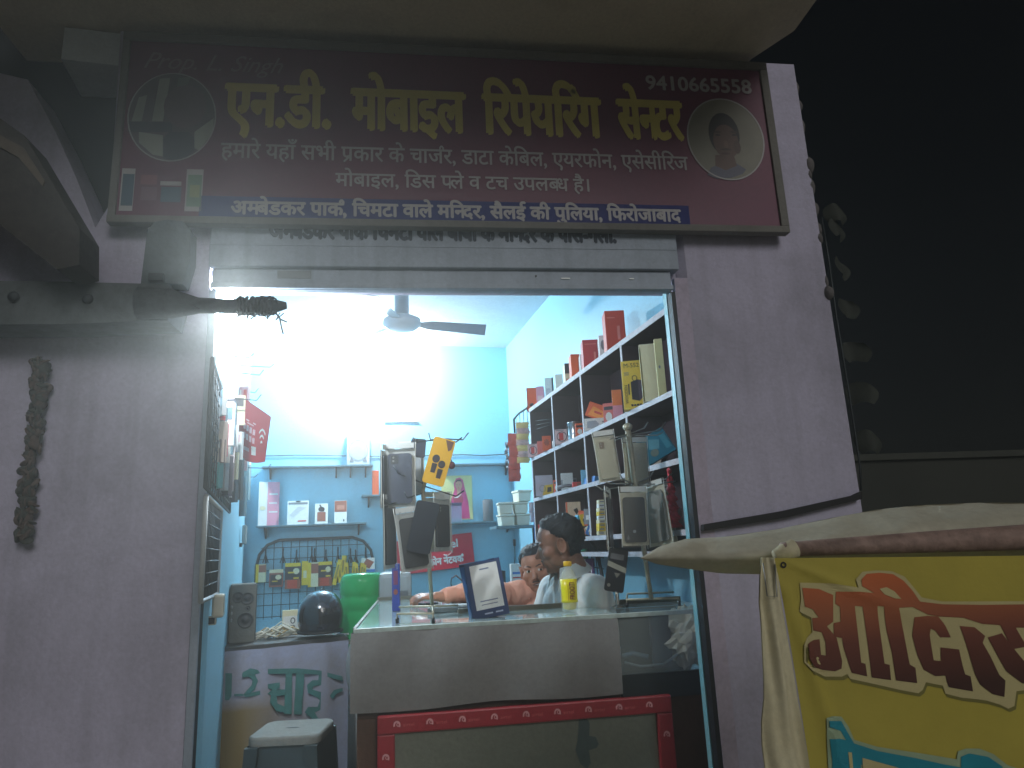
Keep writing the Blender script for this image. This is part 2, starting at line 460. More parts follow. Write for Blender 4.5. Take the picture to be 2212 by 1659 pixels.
for a in ((sx0 - .005, sx0 + w * .7), (sx1 - w * .9, sx1 + .007)):
    mb.bx(a[0], a[1], SY - .011, SY + .029, sz0 + w * .555, sz1 - w - .0005, FRM, bev=.003)
mb.build('frame', sg, world=True)
def S(px, py): return Y(px, py, SY - .002)
YEL = M('yellow_print', (196, 182, 84), 0.5, var=0.08)
WPR = M('white_print', (168, 166, 168), 0.5, var=0.06)
mb = MB()
zb, zh = S(600, 272).z, S(600, 187).z
for segs, a, b in ((['एन.डी.'], 483, 716), (['मोबाइल'], 757, 1008), (['िरपेयिरंग'], 1042, 1302), (['से', ('half', 'न'), 'टर'], 1334, 1478)):
    x0, x1 = S(a, 240 + (a - 480) * .035).x, S(b, 240 + (b - 480) * .035).x
    mb.text(segs, x0 + .008, x1 - .008, zb, zh, SY - .0022, YEL, bold=0.0085)
mb.build('title_lettering', sp_, world=True)
mb = MB()
z0, z1 = S(600, 343).z, S(600, 313).z
mb.text(['हमारे यहाँ सभी ', ('ra', 'प'), 'कार के चा', ('reph', 'ज'), 'र, डाटा केिबल, एयरफोन, एसेसीिरज'], S(478, 320).x, S(1486, 355).x, z0, z1, SY - .0022, WPR, bold=.0012)
z0, z1 = S(800, 403).z, S(800, 376).z
mb.text(['मोबाइल, िडस ', ('half', 'प'), 'ले व टच उपल', ('half', 'ब'), 'ध है।'], S(725, 385).x, S(1272, 400).x, z0, z1, SY - .0022, WPR, bold=.0012)
mb.build('service_lettering', sp_, world=True)
mb = MB()
zs0, zs1 = S(700, 478).z, S(700, 428).z
mb.rect(S(430, 450).x, S(1490, 470).x, max(zs0, sz0 + w * .56), zs1, SY - .0016, stained('blue_print', (52, 58, 118), (72, 52, 96), .4, 2, bump=0))
mb.text(['अ', ('half', 'म'), 'बेडकर पा', ('reph', 'क'), ', िचमटा वाले म', ('half', 'िन'), 'दर, सैलई की पुिलया, िफरोजाबाद'], S(500, 450).x, S(1470, 465).x,
        S(800, 467).z, S(800, 441).z, SY - .0026, WPR, bold=.0028)
mb.build('address_strip', sp_, world=True)
mb = MB()
mb.text('Prop. L. Singh', S(312, 130).x, S(612, 140).x, S(450, 152).z, S(450, 118).z, SY - .0022, M('faint_print', (140, 120, 124), .5), shear=.45, latin=True)
mb.build('owner_lettering', sp_, world=True)
mb = MB()
mb.text('9410665558', S(1396, 180).x, S(1622, 190).x, S(1500, 197).z, S(1500, 168).z, SY - .0022, WPR, latin=True, bold=.0022)
mb.build('telephone_number', sp_, world=True)
# left round picture
c = S(372, 252); rx_ = (S(468, 255).x - S(276, 250).x) / 2; rz_ = (S(372, 158).z - S(372, 350).z) / 2
mb = MB()
mb.disc(c.x, c.z, rx_, rz_, SY - .0016, M('picture_ground', (92, 84, 92), .5), 40)
yq = SY - .002
PG = M('picture_pale', (150, 158, 150), .5); PD = M('picture_dark', (62, 66, 78), .5); PM = M('picture_mid', (112, 120, 116), .5)
def S2(px, py): v = S(px, py); return (v.x, yq, v.z)
for p_, m_ in (([(300, 210), (318, 205), (306, 262), (284, 262)], PG), ([(345, 170), (368, 168), (352, 262), (328, 262)], PG), ([(385, 168), (412, 166), (395, 205), (378, 222)], PM),
               ([(278, 262), (372, 264), (372, 285), (276, 285)], PD), ([(300, 285), (352, 292), (352, 338), (330, 334), (300, 308)], PG), ([(420, 285), (462, 255), (460, 285), (430, 325), (420, 320)], PG)):
    mb.poly([S2(*p) for p in p_], m_)
yq = SY - .0024
mb.disc(*[v for k, v in enumerate(S2(400, 230)) if k != 1], .075, .09, yq, M('picture_rose', (104, 88, 98), .5), 20)
mb.poly([S2(*p) for p in [(352, 300), (365, 285), (408, 285), (420, 300), (420, 325), (400, 342), (372, 346), (352, 342)]], PD)
mb.ring(c.x, c.z, rx_, rz_, .005, SY - .003, WPR, 44)
mb.build('round_picture', sp_, world=True)
# right oval portrait
c = S(1568, 300); rx_ = (S(1652, 300).x - S(1486, 300).x) / 2; rz_ = (S(1568, 212).z - S(1568, 388).z) / 2
mb = MB(); yq = SY - .002
mb.disc(c.x, c.z, rx_, rz_, SY - .0016, M('portrait_ground', (126, 124, 112), .5), 40)
SK = M('portrait_skin', (98, 76, 70), .5); HR = M('portrait_hair', (44, 42, 46), .5); SHT = M('portrait_shirt', (92, 94, 112), .5)
mb.poly([S2(*p) for p in [(1528, 378), (1536, 362), (1560, 352), (1590, 352), (1612, 366), (1604, 376), (1580, 384), (1550, 386)]], SHT)
yq = SY - .0023
mb.poly([S2(*p) for p in [(1545, 335), (1585, 335), (1592, 358), (1568, 368), (1545, 358)]], SK)
v = S2(1564, 290); mb.disc(v[0], v[2], .066, .098, SY - .0026, HR, 26)
v = S2(1568, 306); mb.disc(v[0], v[2], .054, .078, SY - .0029, SK, 26)
for p in ((1550, 292), (1586, 292)):
    v = S2(*p); mb.disc(v[0], v[2], .012, .0042, SY - .0033, HR, 10); mb.disc(v[0], v[2] + .014, .018, .005, SY - .0033, M('portrait_shade', (70, 58, 56), .5), 10)
v = S2(1568, 312); mb.disc(v[0], v[2], .01, .018, SY - .0033, M('portrait_light', (112, 88, 80), .5), 10)
v = S2(1592, 318); mb.disc(v[0], v[2], .016, .03, SY - .00325, M('portrait_cheek', (86, 68, 63), .5), 12)
v = S2(1568, 323); mb.disc(v[0], v[2], .024, .0045, SY - .0033, M('portrait_shade', (70, 58, 56), .5), 10)
v = S2(1568, 332); mb.disc(v[0], v[2], .02, .005, SY - .0033, M('portrait_lips', (78, 54, 52), .5), 10)
mb.ring(c.x, c.z, rx_, rz_, .006, SY - .003, WPR, 44)
mb.build('oval_portrait', sp_, world=True)
# telephones printed at the lower left
mb = MB()
def prt(x0, y0, x1, y1, m, dy): a, b = S(x0, y1), S(x1, y0); mb.rect(a.x, b.x, a.z, b.z, SY - dy, m)
prt(256, 364, 293, 455, WPR, .0016); prt(260, 376, 291, 444, M('print_screen', (60, 84, 104), .4), .002)
prt(398, 366, 440, 456, WPR, .0016); prt(402, 378, 437, 446, M('print_screen_green', (104, 134, 112), .4), .002)
prt(303, 378, 340, 398, M('print_rose', (128, 70, 84), .5), .0016); prt(303, 404, 340, 432, M('print_rose2', (112, 74, 92), .5), .0016)
prt(346, 392, 392, 400, WPR, .0016); prt(346, 404, 392, 436, M('print_teal', (70, 92, 112), .5), .0016); prt(409, 400, 432, 426, M('print_green', (140, 150, 100), .5), .0024)
mb.build('phone_picture', sp_, world=True)

# ------------------------------------------------------------------ low wall and dark house in the night beyond the pier
one(MB().bx(2.2, 9.0, 3.6, 3.85, -0.1, 1.93, stained('night_wall_plaster', (60, 62, 56), (40, 42, 38), .6, 1)).bx(2.2, 9.0, 3.56, 3.89, 1.931, 1.99, M('night_coping', (70, 72, 66), .9)), 'boundary_wall',
    'low dark plaster wall fading into the night to the right of the shop', 'wall')
# ------------------------------------------------------------------ lamps
GLOW = M('lamp_glow', (240, 250, 255), 0.4, var=0, emit=60)
LAMPW = M('lamp_holder', (225, 228, 230), 0.4, var=0.03)
def lamp(name, label, base, direction, power, r, size=1.0):
    d = Vector(direction).normalized()
    t = thing(name, label, 'lamp', base, rot=d.to_track_quat('Z', 'Y').to_euler())
    MB().lathe([(.03 * size, 0), (.03 * size, .02 * size), (.02 * size, .03 * size), (.018 * size, .055 * size)], LAMPW).build('holder', t)
    MB().lathe([(.018 * size, .0552 * size), (.03 * size, .075 * size), (.036 * size, .1 * size), (.034 * size, .118 * size), (.024 * size, .135 * size), (.006 * size, .143 * size)], GLOW).build('bulb', t)
    l = bpy.data.lights.new(name + '_light', 'POINT'); l.energy = power; l.shadow_soft_size = r; l.color = (0.86, 0.95, 1.0)
    o = bpy.data.objects.new(name + '_light', l); COL.objects.link(o); o.parent = t; o.location = (0, 0, .143 * size + r + .012)
    return t
lamp('wall_lamp', 'blinding white lamp burning high on the blue back wall', RW(-0.05, 3.799, 2.95), RW(0, -1, -.1), 138, 0.05, 1.5)
_lp = Y(489, 640, .125); lamp('entrance_lamp', 'small bright bulb hanging under the left end of the raised shutter', (_lp.x - .012, .125, 2.299), (.35, -.05, -.9), 52, 0.022, .5)

# ------------------------------------------------------------------ ceiling fan
FANM = M('fan_enamel', (150, 160, 176), 0.4, var=0.08)
hub = RZ(868, 697, 2.86)
fan = thing('ceiling_fan', 'pale ceiling fan standing still below the whitewashed ceiling', 'fan', RW(hub.x, hub.y, 2.86), RY)
mb = MB(); mb.lathe([(.052, .05), (.05, .2), (.066, .29)], FANM, 16)
mb.build('rod', fan)
MB().lathe([(.03, -.055), (.10, -.045), (.135, -.015), (.13, .02), (.08, .045), (.02, .05)], FANM, 28).build('motor', fan)
e = RZ(1040, 715, 2.84); a0 = math.atan2(e.y - hub.y, e.x - hub.x)
for k in range(3):
    T = Matrix.Rotation(a0 + k * 2.0944, 4, 'Z')
    m = MB()
    m._new([T @ Vector(v) for v in [(.12, -.025, -.004), (.2, -.05, .004), (.6, -.075, .0), (.63, .05, -.036), (.2, .045, -.022), (.12, .025, -.012),
            (.12, -.025, .002), (.2, -.05, .010), (.6, -.075, .006), (.63, .05, -.030), (.2, .045, -.016), (.12, .025, -.006)]],
           [(0, 5, 4, 3, 2, 1), (6, 7, 8, 9, 10, 11)] + [(i, (i + 1) % 6, (i + 1) % 6 + 6, i + 6) for i in range(6)], M('fan_blade', (112, 122, 142), .45))
    m.build('blade', fan)

# ------------------------------------------------------------------ back wall shelves (thin boards on the wall)
BOARD = M('shelf_board', (96, 126, 136), 0.5, var=0.25, scale=16)
BW = 3.799
def wall_shelf(px0, px1, py, depth, label, group='thin shelves on the blue back wall'):
    a, b = RB(px0, py, BW - depth), RB(px1, py, BW - depth)
    t = thing('wall_shelf', label, 'shelf', RW((a.x + b.x) / 2, BW - depth / 2, a.z), RY, group)
    L_ = b.x - a.x
    MB().bx(-L_ / 2, L_ / 2, -depth / 2, depth / 2, -.014, 0, BOARD, bev=.002).build('board', t)
    for s in (-1, 1):
        m = MB(); x = s * (L_ / 2 - .06)
        m.prism([(-.0, -.0145), (-.0, -.10), (.012, -.10), (depth * .8, -.0145)], -.006, .006, WIRE, T=Matrix.Translation((x, depth / 2, 0)) @ Matrix.Rotation(rad(-90), 4, 'Z'))
        m.build('bracket', t)
    return a, b
sh1 = wall_shelf(553, 792, 1136, .2, 'long back wall shelf carrying a pink board and three small packets')
sh2 = wall_shelf(566, 742, 1007, .12, 'empty narrow shelf high on the back wall at the left')
sh3 = wall_shelf(952, 1112, 1002, .12, 'empty narrow shelf high on the back wall above the portrait poster')
sh4 = wall_shelf(782, 862, 1069, .14, 'short shelf half hidden behind the rack of phone cases')
sh5 = wall_shelf(952, 1120, 1129, .2, 'back wall shelf below the portrait poster with a grey cylinder on it')
sh6 = wall_shelf(742, 806, 1004, .12, 'small high shelf holding the boxed round speaker')
a = RX(1085, 1138, .98); 
t = thing('wall_shelf', 'corner shelf under the stack of white plastic tubs', 'shelf', RW(1.12, 3.0, RB(1110, 1136, 3.0).z), RY, 'thin shelves on the blue back wall')
MB().bx(-.2, .165, -.12, .12, -.02, 0, BOARD, bev=.002).build('board', t)
MB().bx(.12, .16, -.01, .01, -.16, -.0205, WIRE).build('bracket', t)
TUBZ = RB(1110, 1136, 3.0).z

def package(name, label, cat, loc, dims, base, rz=0.0, group=None, deco=(), side=None, tilt=None, left=()):
    """a printed cardboard pack standing on loc; front faces local -y. deco: ('r',u0,u1,v0,v1,mat) / ('d',u,v,ru,rv,mat) / ('t',text,u0,u1,v0,v1,mat[,vertical])"""
    w, d, h = dims
    m = MB(); m.box((0, 0, h / 2), (w, d, h), base, bev=min(w, d, h) * .035)
    n = 0
    for face in (0, 1):
        T = None if face == 0 else Matrix.Rotation(rad(-90), 4, 'Z')
        ww, dd = (w, d) if face == 0 else (d, w)
        for q in (deco if face == 0 else left):
            n += 1; yy = -dd / 2 - .0006 - .0003 * n
            X = lambda u: (u - .5) * ww
            if q[0] == 'r': m.rect(X(q[1]), X(q[2]), q[3] * h, q[4] * h, yy, q[5], T)
            elif q[0] == 'd': m.disc(X(q[1]), q[2] * h, q[3] * ww, q[4] * h, yy, q[5], 20, T)
            elif q[0] == 'o': m.ring(X(q[1]), q[2] * h, q[3] * ww, q[4] * h, q[6] * ww, yy, q[5], 24, T)
            elif q[0] == 'p': m.poly([(X(u), yy, v * h) for u, v in q[1]], q[2], T)
            elif q[0] == 't':
                if len(q) > 7:   # reading upwards
                    R = Matrix.Rotation(rad(-90), 4, 'Y')
                    Tq = (T or Matrix.Identity(4)) @ Matrix.Translation((X(q[3]), yy, q[4] * h)) @ R
                    m.text(q[1], 0, (q[5] - q[4]) * h, 0, abs(q[3] - q[2]) * ww, 0, q[6], Tq, latin=True)
                else: m.text(q[1], X(q[2]), X(q[3]), q[4] * h, q[5] * h, yy, q[6], T, latin=True)
    if tilt is not None:
        o = one(m, name, label, cat, loc, 0, group); o.rotation_euler = (Matrix.Rotation(rz, 4, 'Z') @ tilt).to_euler()
        return o
    return one(m, name, label, cat, loc, rz, group)

RED = M('red_print', (206, 52, 52), .5, var=.05); ORANGE = M('orange_card', (226, 92, 44), .5, var=.06); ORANGE2 = M('deep_orange_card', (196, 66, 46), .5, var=.06)
YCARD = M('yellow_card', (232, 196, 52), .5, var=.05); PINK = M('pink_card', (226, 150, 168), .5, var=.05); GREYC = M('grey_print', (130, 132, 138), .5)
DARKP = M('dark_print', (46, 42, 52), .5); CREAM = M('cream_card', (228, 218, 182), .55, var=.06); TEALC = M('teal_card', (20, 112, 136), .5, var=.08)
BLUEC = M('blue_card', (46, 124, 200), .5, var=.08); BROWNC = M('brown_print', (150, 84, 66), .5, var=.1); GREENC = M('green_card', (60, 150, 110), .5)

# things on the back wall shelves
def on(px, py, y): p = RB(px, py, y); return RW(p.x, p.y, p.z)
def width_at(px0, px1, py, y): return RB(px1, py, y).x - RB(px0, py, y).x
def height_at(px, py0, py1, y): return RB(px, py0, y).z - RB(px, py1, y).z
yb = BW - .1
zs = sh1[0].z + .001
def stand(px0, px1, py0, py1, y, z=None):
    c_ = RB((px0 + px1) / 2, py1, y); return RW(c_.x, y, z if z is not None else c_.z), width_at(px0, px1, (py0 + py1) / 2, y), height_at((px0 + px1) / 2, py0, py1, y)
L0, w, h = stand(620, 666, 1082, 1134, yb, zs)
package('accessory_packet', 'broad white packet with a clip on top standing on the back wall shelf', 'packet', L0, (w, .03, h), WHITE, RY, 'packets on the back wall shelf',
        [('r', .05, .95, .84, .93, GREYC), ('p', [(.1, .4), (.5, .75), (.9, .7), (.6, .55), (.3, .3)], M('pale_line_print', (205, 205, 205), .5)), ('r', .5, .9, .12, .17, RED), ('d', .5, .97, .12, .03, BLACK)], tilt=Matrix.Rotation(rad(-6), 4, 'X'))
L0, w, h = stand(680, 708, 1091, 1135, yb, zs)
package('accessory_packet', 'white packet printed with a brown pouch and black cord, between its two neighbours', 'packet', L0, (w, .025, h), WHITE, RY, 'packets on the back wall shelf',
        [('r', .18, .82, .12, .58, BROWNC), ('d', .5, .72, .25, .12, DARKP), ('p', [(.3, .95), (.42, .95), (.7, .62), (.6, .6)], BLACK)], tilt=Matrix.Rotation(rad(-6), 4, 'X'))
L0, w, h = stand(722, 749, 1084, 1133, yb, zs)
package('accessory_packet', 'brown and white packet at the right end of the packets on the shelf', 'packet', L0, (w, .03, h), WHITE, RY, 'packets on the back wall shelf',
        [('r', .02, .98, .5, .99, BROWNC), ('r', .2, .8, .6, .8, M('pale_brown', (190, 130, 110), .5)), ('d', .75, .12, .06, .05, BLACK)], tilt=Matrix.Rotation(rad(-6), 4, 'X'))
L0, w, h = stand(556, 602, 1044, 1139, yb + .02, zs)
m_pink = [('r', .42, 1, 0, 1, M('faded_pink_print', (226, 156, 176), .5)), ('r', .5, .92, .7, .74, WHITE), ('r', .5, .88, .5, .53, WHITE), ('r', .5, .92, .3, .33, WHITE), ('d', .2, .4, .14, .05, CREAM)]
package('display_board', 'pale pink and white display board leaning in the left corner of the shelf', 'board', L0, (w, .012, h), WHITE, RY + .35, None, m_pink)
L0, w, h = stand(749, 798, 926, 1003, BW - .07, sh6[0].z + .001)
package('speaker_box', 'large white box with a round grey speaker printed on it on the small high shelf', 'box', L0, (w, .09, h), M('greyed_white_card', (200, 206, 208), .55), RY, None,
        [('r', .0, 1, .76, .82, M('pale_grey_card', (176, 184, 188), .5)), ('o', .5, .38, .42, .30, GREYC, .02), ('d', .5, .38, .36, .26, M('pale_speaker_print', (186, 192, 196), .5)), ('p', [(.12, .08), (.32, .08), (.2, .22)], GREYC), ('p', [(.68, .08), (.88, .08), (.8, .22)], GREYC)])
L0, w, h = stand(804, 818, 1016, 1068, BW - .07, sh4[0].z + .001)
package('accessory_box', 'slim orange box on the short shelf behind the rack of phone cases', 'box', L0, (w, .06, h), ORANGE, RY)
# poster of a woman
p0, p1 = RB(955, 1124, BW - .003), RB(1022, 1124, BW - .003); pz = RB(955, 1028, BW).z
t = thing('portrait_poster', 'poster of a woman in a pink veil on pale yellow, on the back wall', 'poster', RW((p0.x + p1.x) / 2, BW, p0.z), RY)
w = p1.x - p0.x; h = pz - p0.z
mb = MB(); mb.bx(-w / 2, w / 2, -.006, -.001, 0, h, M('poster_ground', (214, 212, 150), .5, var=.12, scale=5)); sh_ = mb.build('sheet', t)
mb = MB()
def U(u, v, y): return ((u - .5) * w, y, v * h)
VEIL = M('veil_print', (206, 62, 126), .5, var=.12, scale=12); FACE = M('face_print', (206, 152, 126), .5)
mb.poly([U(.42, .68, -.0065), U(.4, .82, -.0065), U(.48, .93, -.0065), U(.6, .955, -.0065), U(.7, .9, -.0065), U(.76, .7, -.0065), U(.86, .4, -.0065), U(.9, .02, -.0065), U(.3, .02, -.0065), U(.28, .4, -.0065), U(.36, .55, -.0065)], VEIL)
mb.poly([U(.36, .5, -.0069), U(.5, .56, -.0069), U(.66, .56, -.0069), U(.7, .42, -.0069), U(.6, .3, -.0069), U(.4, .36, -.0069)], M('print_blouse', (170, 60, 84), .5))
mb.disc(*[U(.56, .78, 0)[k] for k in (0, 2)], .11 * w, .115 * h, -.0071, FACE, 20)
mb.poly([U(.5, .56, -.0071), U(.64, .56, -.0071), U(.63, .7, -.0071), U(.5, .7, -.0071)], FACE)
mb.poly([U(.44, .82, -.0075), U(.5, .9, -.0075), U(.62, .91, -.0075), U(.69, .8, -.0075), U(.62, .87, -.0075), U(.52, .87, -.0075)], DARKP)
for u in (.51, .6): mb.disc(*[U(u, .79, 0)[k] for k in (0, 2)], .016 * w, .008 * h, -.0076, DARKP, 8)
mb.disc(*[U(.55, .715, 0)[k] for k in (0, 2)], .025 * w, .01 * h, -.0076, RED, 8)
mb.poly([U(.37, .5, -.0077), U(.5, .52, -.0077), U(.66, .58, -.0077), U(.52, .49, -.0077)], WHITE)
mb.build('figure_print', sh_)
# clear box with a dark lid, and grey cylinder
L0, w, h = stand(968, 996, 1085, 1127, BW - .12, sh5[0].z + .001)
t = thing('clear_box', 'see-through plastic box with a dark lid in front of the portrait poster', 'box', L0, RY)
MB().box((0, 0, h * .42), (w, .1, h * .84), M('clear_plastic', (170, 180, 205), .2, var=.03, alpha=.55), bev=.004).build('body', t)
MB().box((0, 0, h * .92), (w * 1.04, .105, h * .15), M('violet_lid', (70, 66, 96), .4), bev=.004).build('lid', t)
L0, w, h = stand(1044, 1066, 1081, 1127, BW - .1, sh5[0].z + .001)
t = thing('speaker_cylinder', 'upright dark grey cylinder speaker on the shelf right of the poster', 'speaker', L0, RY)
MB().lathe([(w / 2 - .003, 0), (w / 2, .004), (w / 2, h - .006), (w / 2 - .004, h)], M('grey_cloth', (104, 106, 110), .9, bump=.4, bscale=300)).build('body', t)
MB().lathe([(w / 2 - .006, h), (w / 2 - .008, h + .004), (.004, h + .0045)], BLACK).build('top_cap', t)
# white tubs
TUB = M('milky_tub', (222, 220, 204), .5, var=.06)
tub0 = None
for i, (px, py, lab) in enumerate([(1093, 1136, 'milky plastic tub at the lower left of the stack on the corner shelf'), (1127, 1136, 'milky plastic tub at the lower right of the stack on the corner shelf'),
                             (1092, 1112, 'milky plastic tub in the middle layer at the left of the stack'), (1125, 1112, 'milky plastic tub in the middle layer at the right of the stack'),
                             (1130, 1084, 'milky plastic tub on top of the stack on the corner shelf')]):
    lay = [0, 0, 1, 1, 2][i]
    p = RB(px, 1136, 3.0 + (.02 if i % 2 else 0)); loc = RW(p.x, p.y + .0, TUBZ + .001 + lay * .092)
    if tub0 is None:
        tub0 = thing('plastic_tub', lab, 'tub', loc, RY, 'stack of milky plastic tubs')
        MB().box((0, 0, .036), (.098, .13, .072), TUB, bev=.008, taper=1.12).build('body', tub0)
        MB().box((0, 0, .081), (.12, .156, .016), TUB, bev=.005).build('lid', tub0)
    else:
        t = tub0.copy(); COL.objects.link(t); t.location = loc; t.rotation_euler.z = RY + random.uniform(-.12, .12); t['label'] = lab
        for ch in list(tub0.children):
            q = ch.copy(); COL.objects.link(q); q.parent = t
# red shop board on the back wall
q = [RB(*p, BW - .03) for p in [(860, 1243), (1026, 1221), (1017, 1143), (852, 1170)]]
t = thing('red_board', 'red board with white lettering hung aslant on the back wall behind the phone cases', 'board', RW(q[0].x, BW, q[0].z), RY)
ang = math.atan2(q[1].z - q[0].z, q[1].x - q[0].x); W_ = math.hypot(q[1].x - q[0].x, q[1].z - q[0].z); H_ = math.hypot(q[3].x - q[0].x, q[3].z - q[0].z)
TT = Matrix.Translation((0, -.03, 0)) @ Matrix.Rotation(-ang, 4, 'Y')
mb = MB(); mb.bx(0, W_, 0, .012, 0, H_, M('board_red', (212, 34, 62), .45, var=.05), TT); bp_ = mb.build('panel', t)
mb = MB()
mb.text('airtel', W_ * .50, W_ * .80, H_ * .62, H_ * .86, -.001, WHITE, TT, latin=True, bold=.003)
mb.tube([Vector((W_ * .60, -.001, H_ * .44)), Vector((W_ * .66, -.001, H_ * .40)), Vector((W_ * .70, -.001, H_ * .46)), Vector((W_ * .72, -.001, H_ * .54))], .003, WHITE, 6, TT)
mb.text(['द ', ('half', 'स'), 'मा', ('reph', 'ट'), 'फोन नेटव', ('reph', 'क')], W_ * .1, W_ * .86, H_ * .16, H_ * .34, -.001, WHITE, TT, bold=.0035)
mb.build('lettering', bp_)

# ------------------------------------------------------------------ wire grid with yellow packets on the back wall
a, b = RB(550, 1325, BW - .05), RB(806, 1325, BW - .05); zt = RB(680, 1164, BW - .05).z; z0 = a.z - .05
t = thing('wire_grid', 'arched wire display grid hung with yellow packets on the back wall', 'rack', RW(a.x, BW - .05, 0), RY)
W_ = b.x - a.x
mb = MB(); arc = [(0, z0), (0, zt - .2), (.02, zt - .11), (.08, zt - .035), (.17, zt)] + [(W_ - .17, zt), (W_ - .08, zt - .035), (W_ - .02, zt - .11), (W_, zt - .2), (W_, z0)]
mb.tube([(x, 0, z) for x, z in arc], .012, WIRE, 8); mb.build('frame', t)
mb = MB()
for k in range(1, 14): 
    x = W_ * k / 14; zz = zt - max(0, (.12 - min(x, W_ - x)) * 1.2); mb.tube([(x, 0, z0), (x, 0, zz)], .0028, WIRE, 5)
for k in range(7): zq = zt - .06 - .09 * k; mb.tube([(.0 if k else .03, -.003, zq), (W_ if k else W_ - .03, -.003, zq)], .0028, WIRE, 5)
mb.build('grid_wires', t)
def rackpos(px, py): p = RB(px, py, BW - .085); return RW(p.x, p.y, p.z)
packs = [(563, 1219, 1258, 22, 'w', 'yellow and white packet at the left end of the wire grid'), (596, 1230, 1268, 30, 'b', 'brown printed packet hanging second from the left on the wire grid'),
         (632, 1216, 1272, 34, 'p', 'tall packet with a yellow header and a red band, third on the wire grid'), (658, 1212, 1264, 14, 'y', 'narrow yellow packet left of the middle of the wire grid'),
         (676, 1215, 1268, 22, 'w', 'packet with brown upper part and white lower part in the middle of the wire grid'), (702, 1213, 1266, 30, 'p', 'black and red packet right of the middle of the wire grid')]
HOOKS = MB()
for i, (px, y0, y1, wpx, kind, lab) in enumerate(packs):
    p = rackpos(px, y1); w = width_at(px - wpx / 2, px + wpx / 2, y1, BW - .085); h = height_at(px, y0, y1, BW - .085)
    deco = {'w': [('r', 0, .28, 0, 1, YCARD), ('r', .3, 1, .55, .95, BROWNC)], 'b': [('r', 0, 1, .8, 1, CREAM), ('r', .08, .92, .1, .7, DARKP), ('d', .65, .55, .22, .14, CREAM), ('r', .2, .6, .3, .36, YCARD)],
            'p': [('r', 0, 1, .86, 1, YCARD), ('r', 0, 1, .36, .85, DARKP), ('d', .72, .68, .2, .12, CREAM), ('r', .2, .6, .6, .66, YCARD), ('r', .55, .9, .38, .44, YCARD), ('r', .15, .8, .02, .34, ORANGE2)], 'y': [('r', .25, .75, .3, .6, CREAM)]}[kind]
    package('hanging_packet', lab, 'packet', p, (w, .02, h), {'w': CREAM, 'b': BROWNC, 'p': BROWNC, 'y': YCARD}[kind], RY + random.uniform(-.2, .2), 'packets hanging on the wire grid', deco)
edge = [(722, 1208, 1263, 14), (735, 1214, 1258, -6), (740, 1200, 1248, 5), (751, 1215, 1262, -4), (763, 1214, 1256, 3), (771, 1218, 1262, -5), (778, 1216, 1258, 6), (786, 1220, 1258, 2)]
for i, (px, y0, y1, tl_) in enumerate(edge):
    p = rackpos(px, y1); h = height_at(px, y0, y1, BW - .085)
    package('hanging_packet', '%s yellow edge-on packet from the left in the fan on the wire grid' % ['first', 'second', 'third', 'fourth', 'fifth', 'sixth', 'seventh', 'eighth'][i], 'packet', p, (.03, .1, h), YCARD, RY + random.uniform(-.15, .15),
            'packets hanging on the wire grid', [('r', .25, .75, .25, .8, M('yellow_print_dark', (150, 120, 40), .5))], tilt=Matrix.Rotation(rad(tl_), 4, 'Y'))
p = rackpos(795, 1236); w = width_at(780, 806, 1230, BW - .085); h = height_at(795, 1205, 1236, BW - .085)
package('hanging_packet', 'white packet with a blue foot at the right end of the wire grid', 'packet', p, (w * 1.1, .02, h), WHITE, RY, 'packets hanging on the wire grid', [('p', [(.05, .5), (.4, .95), (.95, .7), (.6, .25)], BROWNC), ('r', 0, 1, 0, .2, BLUEC)])
t['label'] = t['label']
for i, px in enumerate((575, 612, 641, 674, 680, 704, 730, 757, 768, 790)):
    m = MB(); p = RB(px, 1182 + (i % 3) * 3, BW - .058); q = RB(px, 1216, BW - .058)
    loc = RW(p.x, p.y, p.z); L_ = p.z - q.z
    m.tube([(0, 0, 0), (0, -.03, -.005), (0, -.035, -L_ * .5), (.006, -.03, -L_)], .006, BLACK, 6)
    m.tube([(0, -.032, -L_ * .45), (-.02, -.03, -L_)], .004, BLACK, 5); m.tube([(0, -.032, -L_ * .45), (.022, -.03, -L_)], .004, BLACK, 5)
    one(m, 'hanger_clip', 'black plastic hanger clip on the wire grid above the yellow packets', 'clip', loc, RY, 'hanger clips on the wire grid')

# ------------------------------------------------------------------ shelf unit on the right wall (room axes x 1.089 .. 1.286, y 0.105 .. 2.4)
UX0, UX1, UY0, UY1 = 1.089, 1.2855, 0.105, 2.4
LEV = [2.272, 1.912, 1.625, 1.336]
DIV = [0.66, 1.27, 1.84]
SHIN = stained('maroon_shelf_inside', (58, 40, 46), (44, 34, 40), .5, 3, rough=.6, bump=.1)
SHED = stained('worn_white_edge', (188, 184, 190), (120, 112, 116), .6, 16, rough=.6)
t = thing('shelf_unit', 'open pigeonhole shelf unit with worn white edges on the right wall', 'shelf', RW(1.19, 1.25, 1.25), RY)
mb = MB(); mb.bx(UX1 - .012, UX1, UY0, UY1 - .55, 1.25, 2.26, SHIN, TR); mb.bx(UX1 - .012, UX1, UY1 - .549, UY1, 1.25, 1.9, SHIN, TR); mb.build('back_panel', t, world=True)
for z in LEV + [1.25]:
    mb = MB(); mb.bx(UX0 + .004, UX1 - .0125, UY0, UY1, z - .022, z - .0005, SHIN, TR); mb.bx(UX0, UX0 + .0037, UY0, UY1, z - .024, z, SHED, TR)
    if z == LEV[0]: mb.bx(UX0, UX1 - .0125, UY0, UY1, z, z + .003, SHED, TR)
    mb.build('shelf', t, world=True)
rows = [(LEV[1], LEV[0]), (LEV[2], LEV[1]), (LEV[3], LEV[2]), (1.25, LEV[3])]
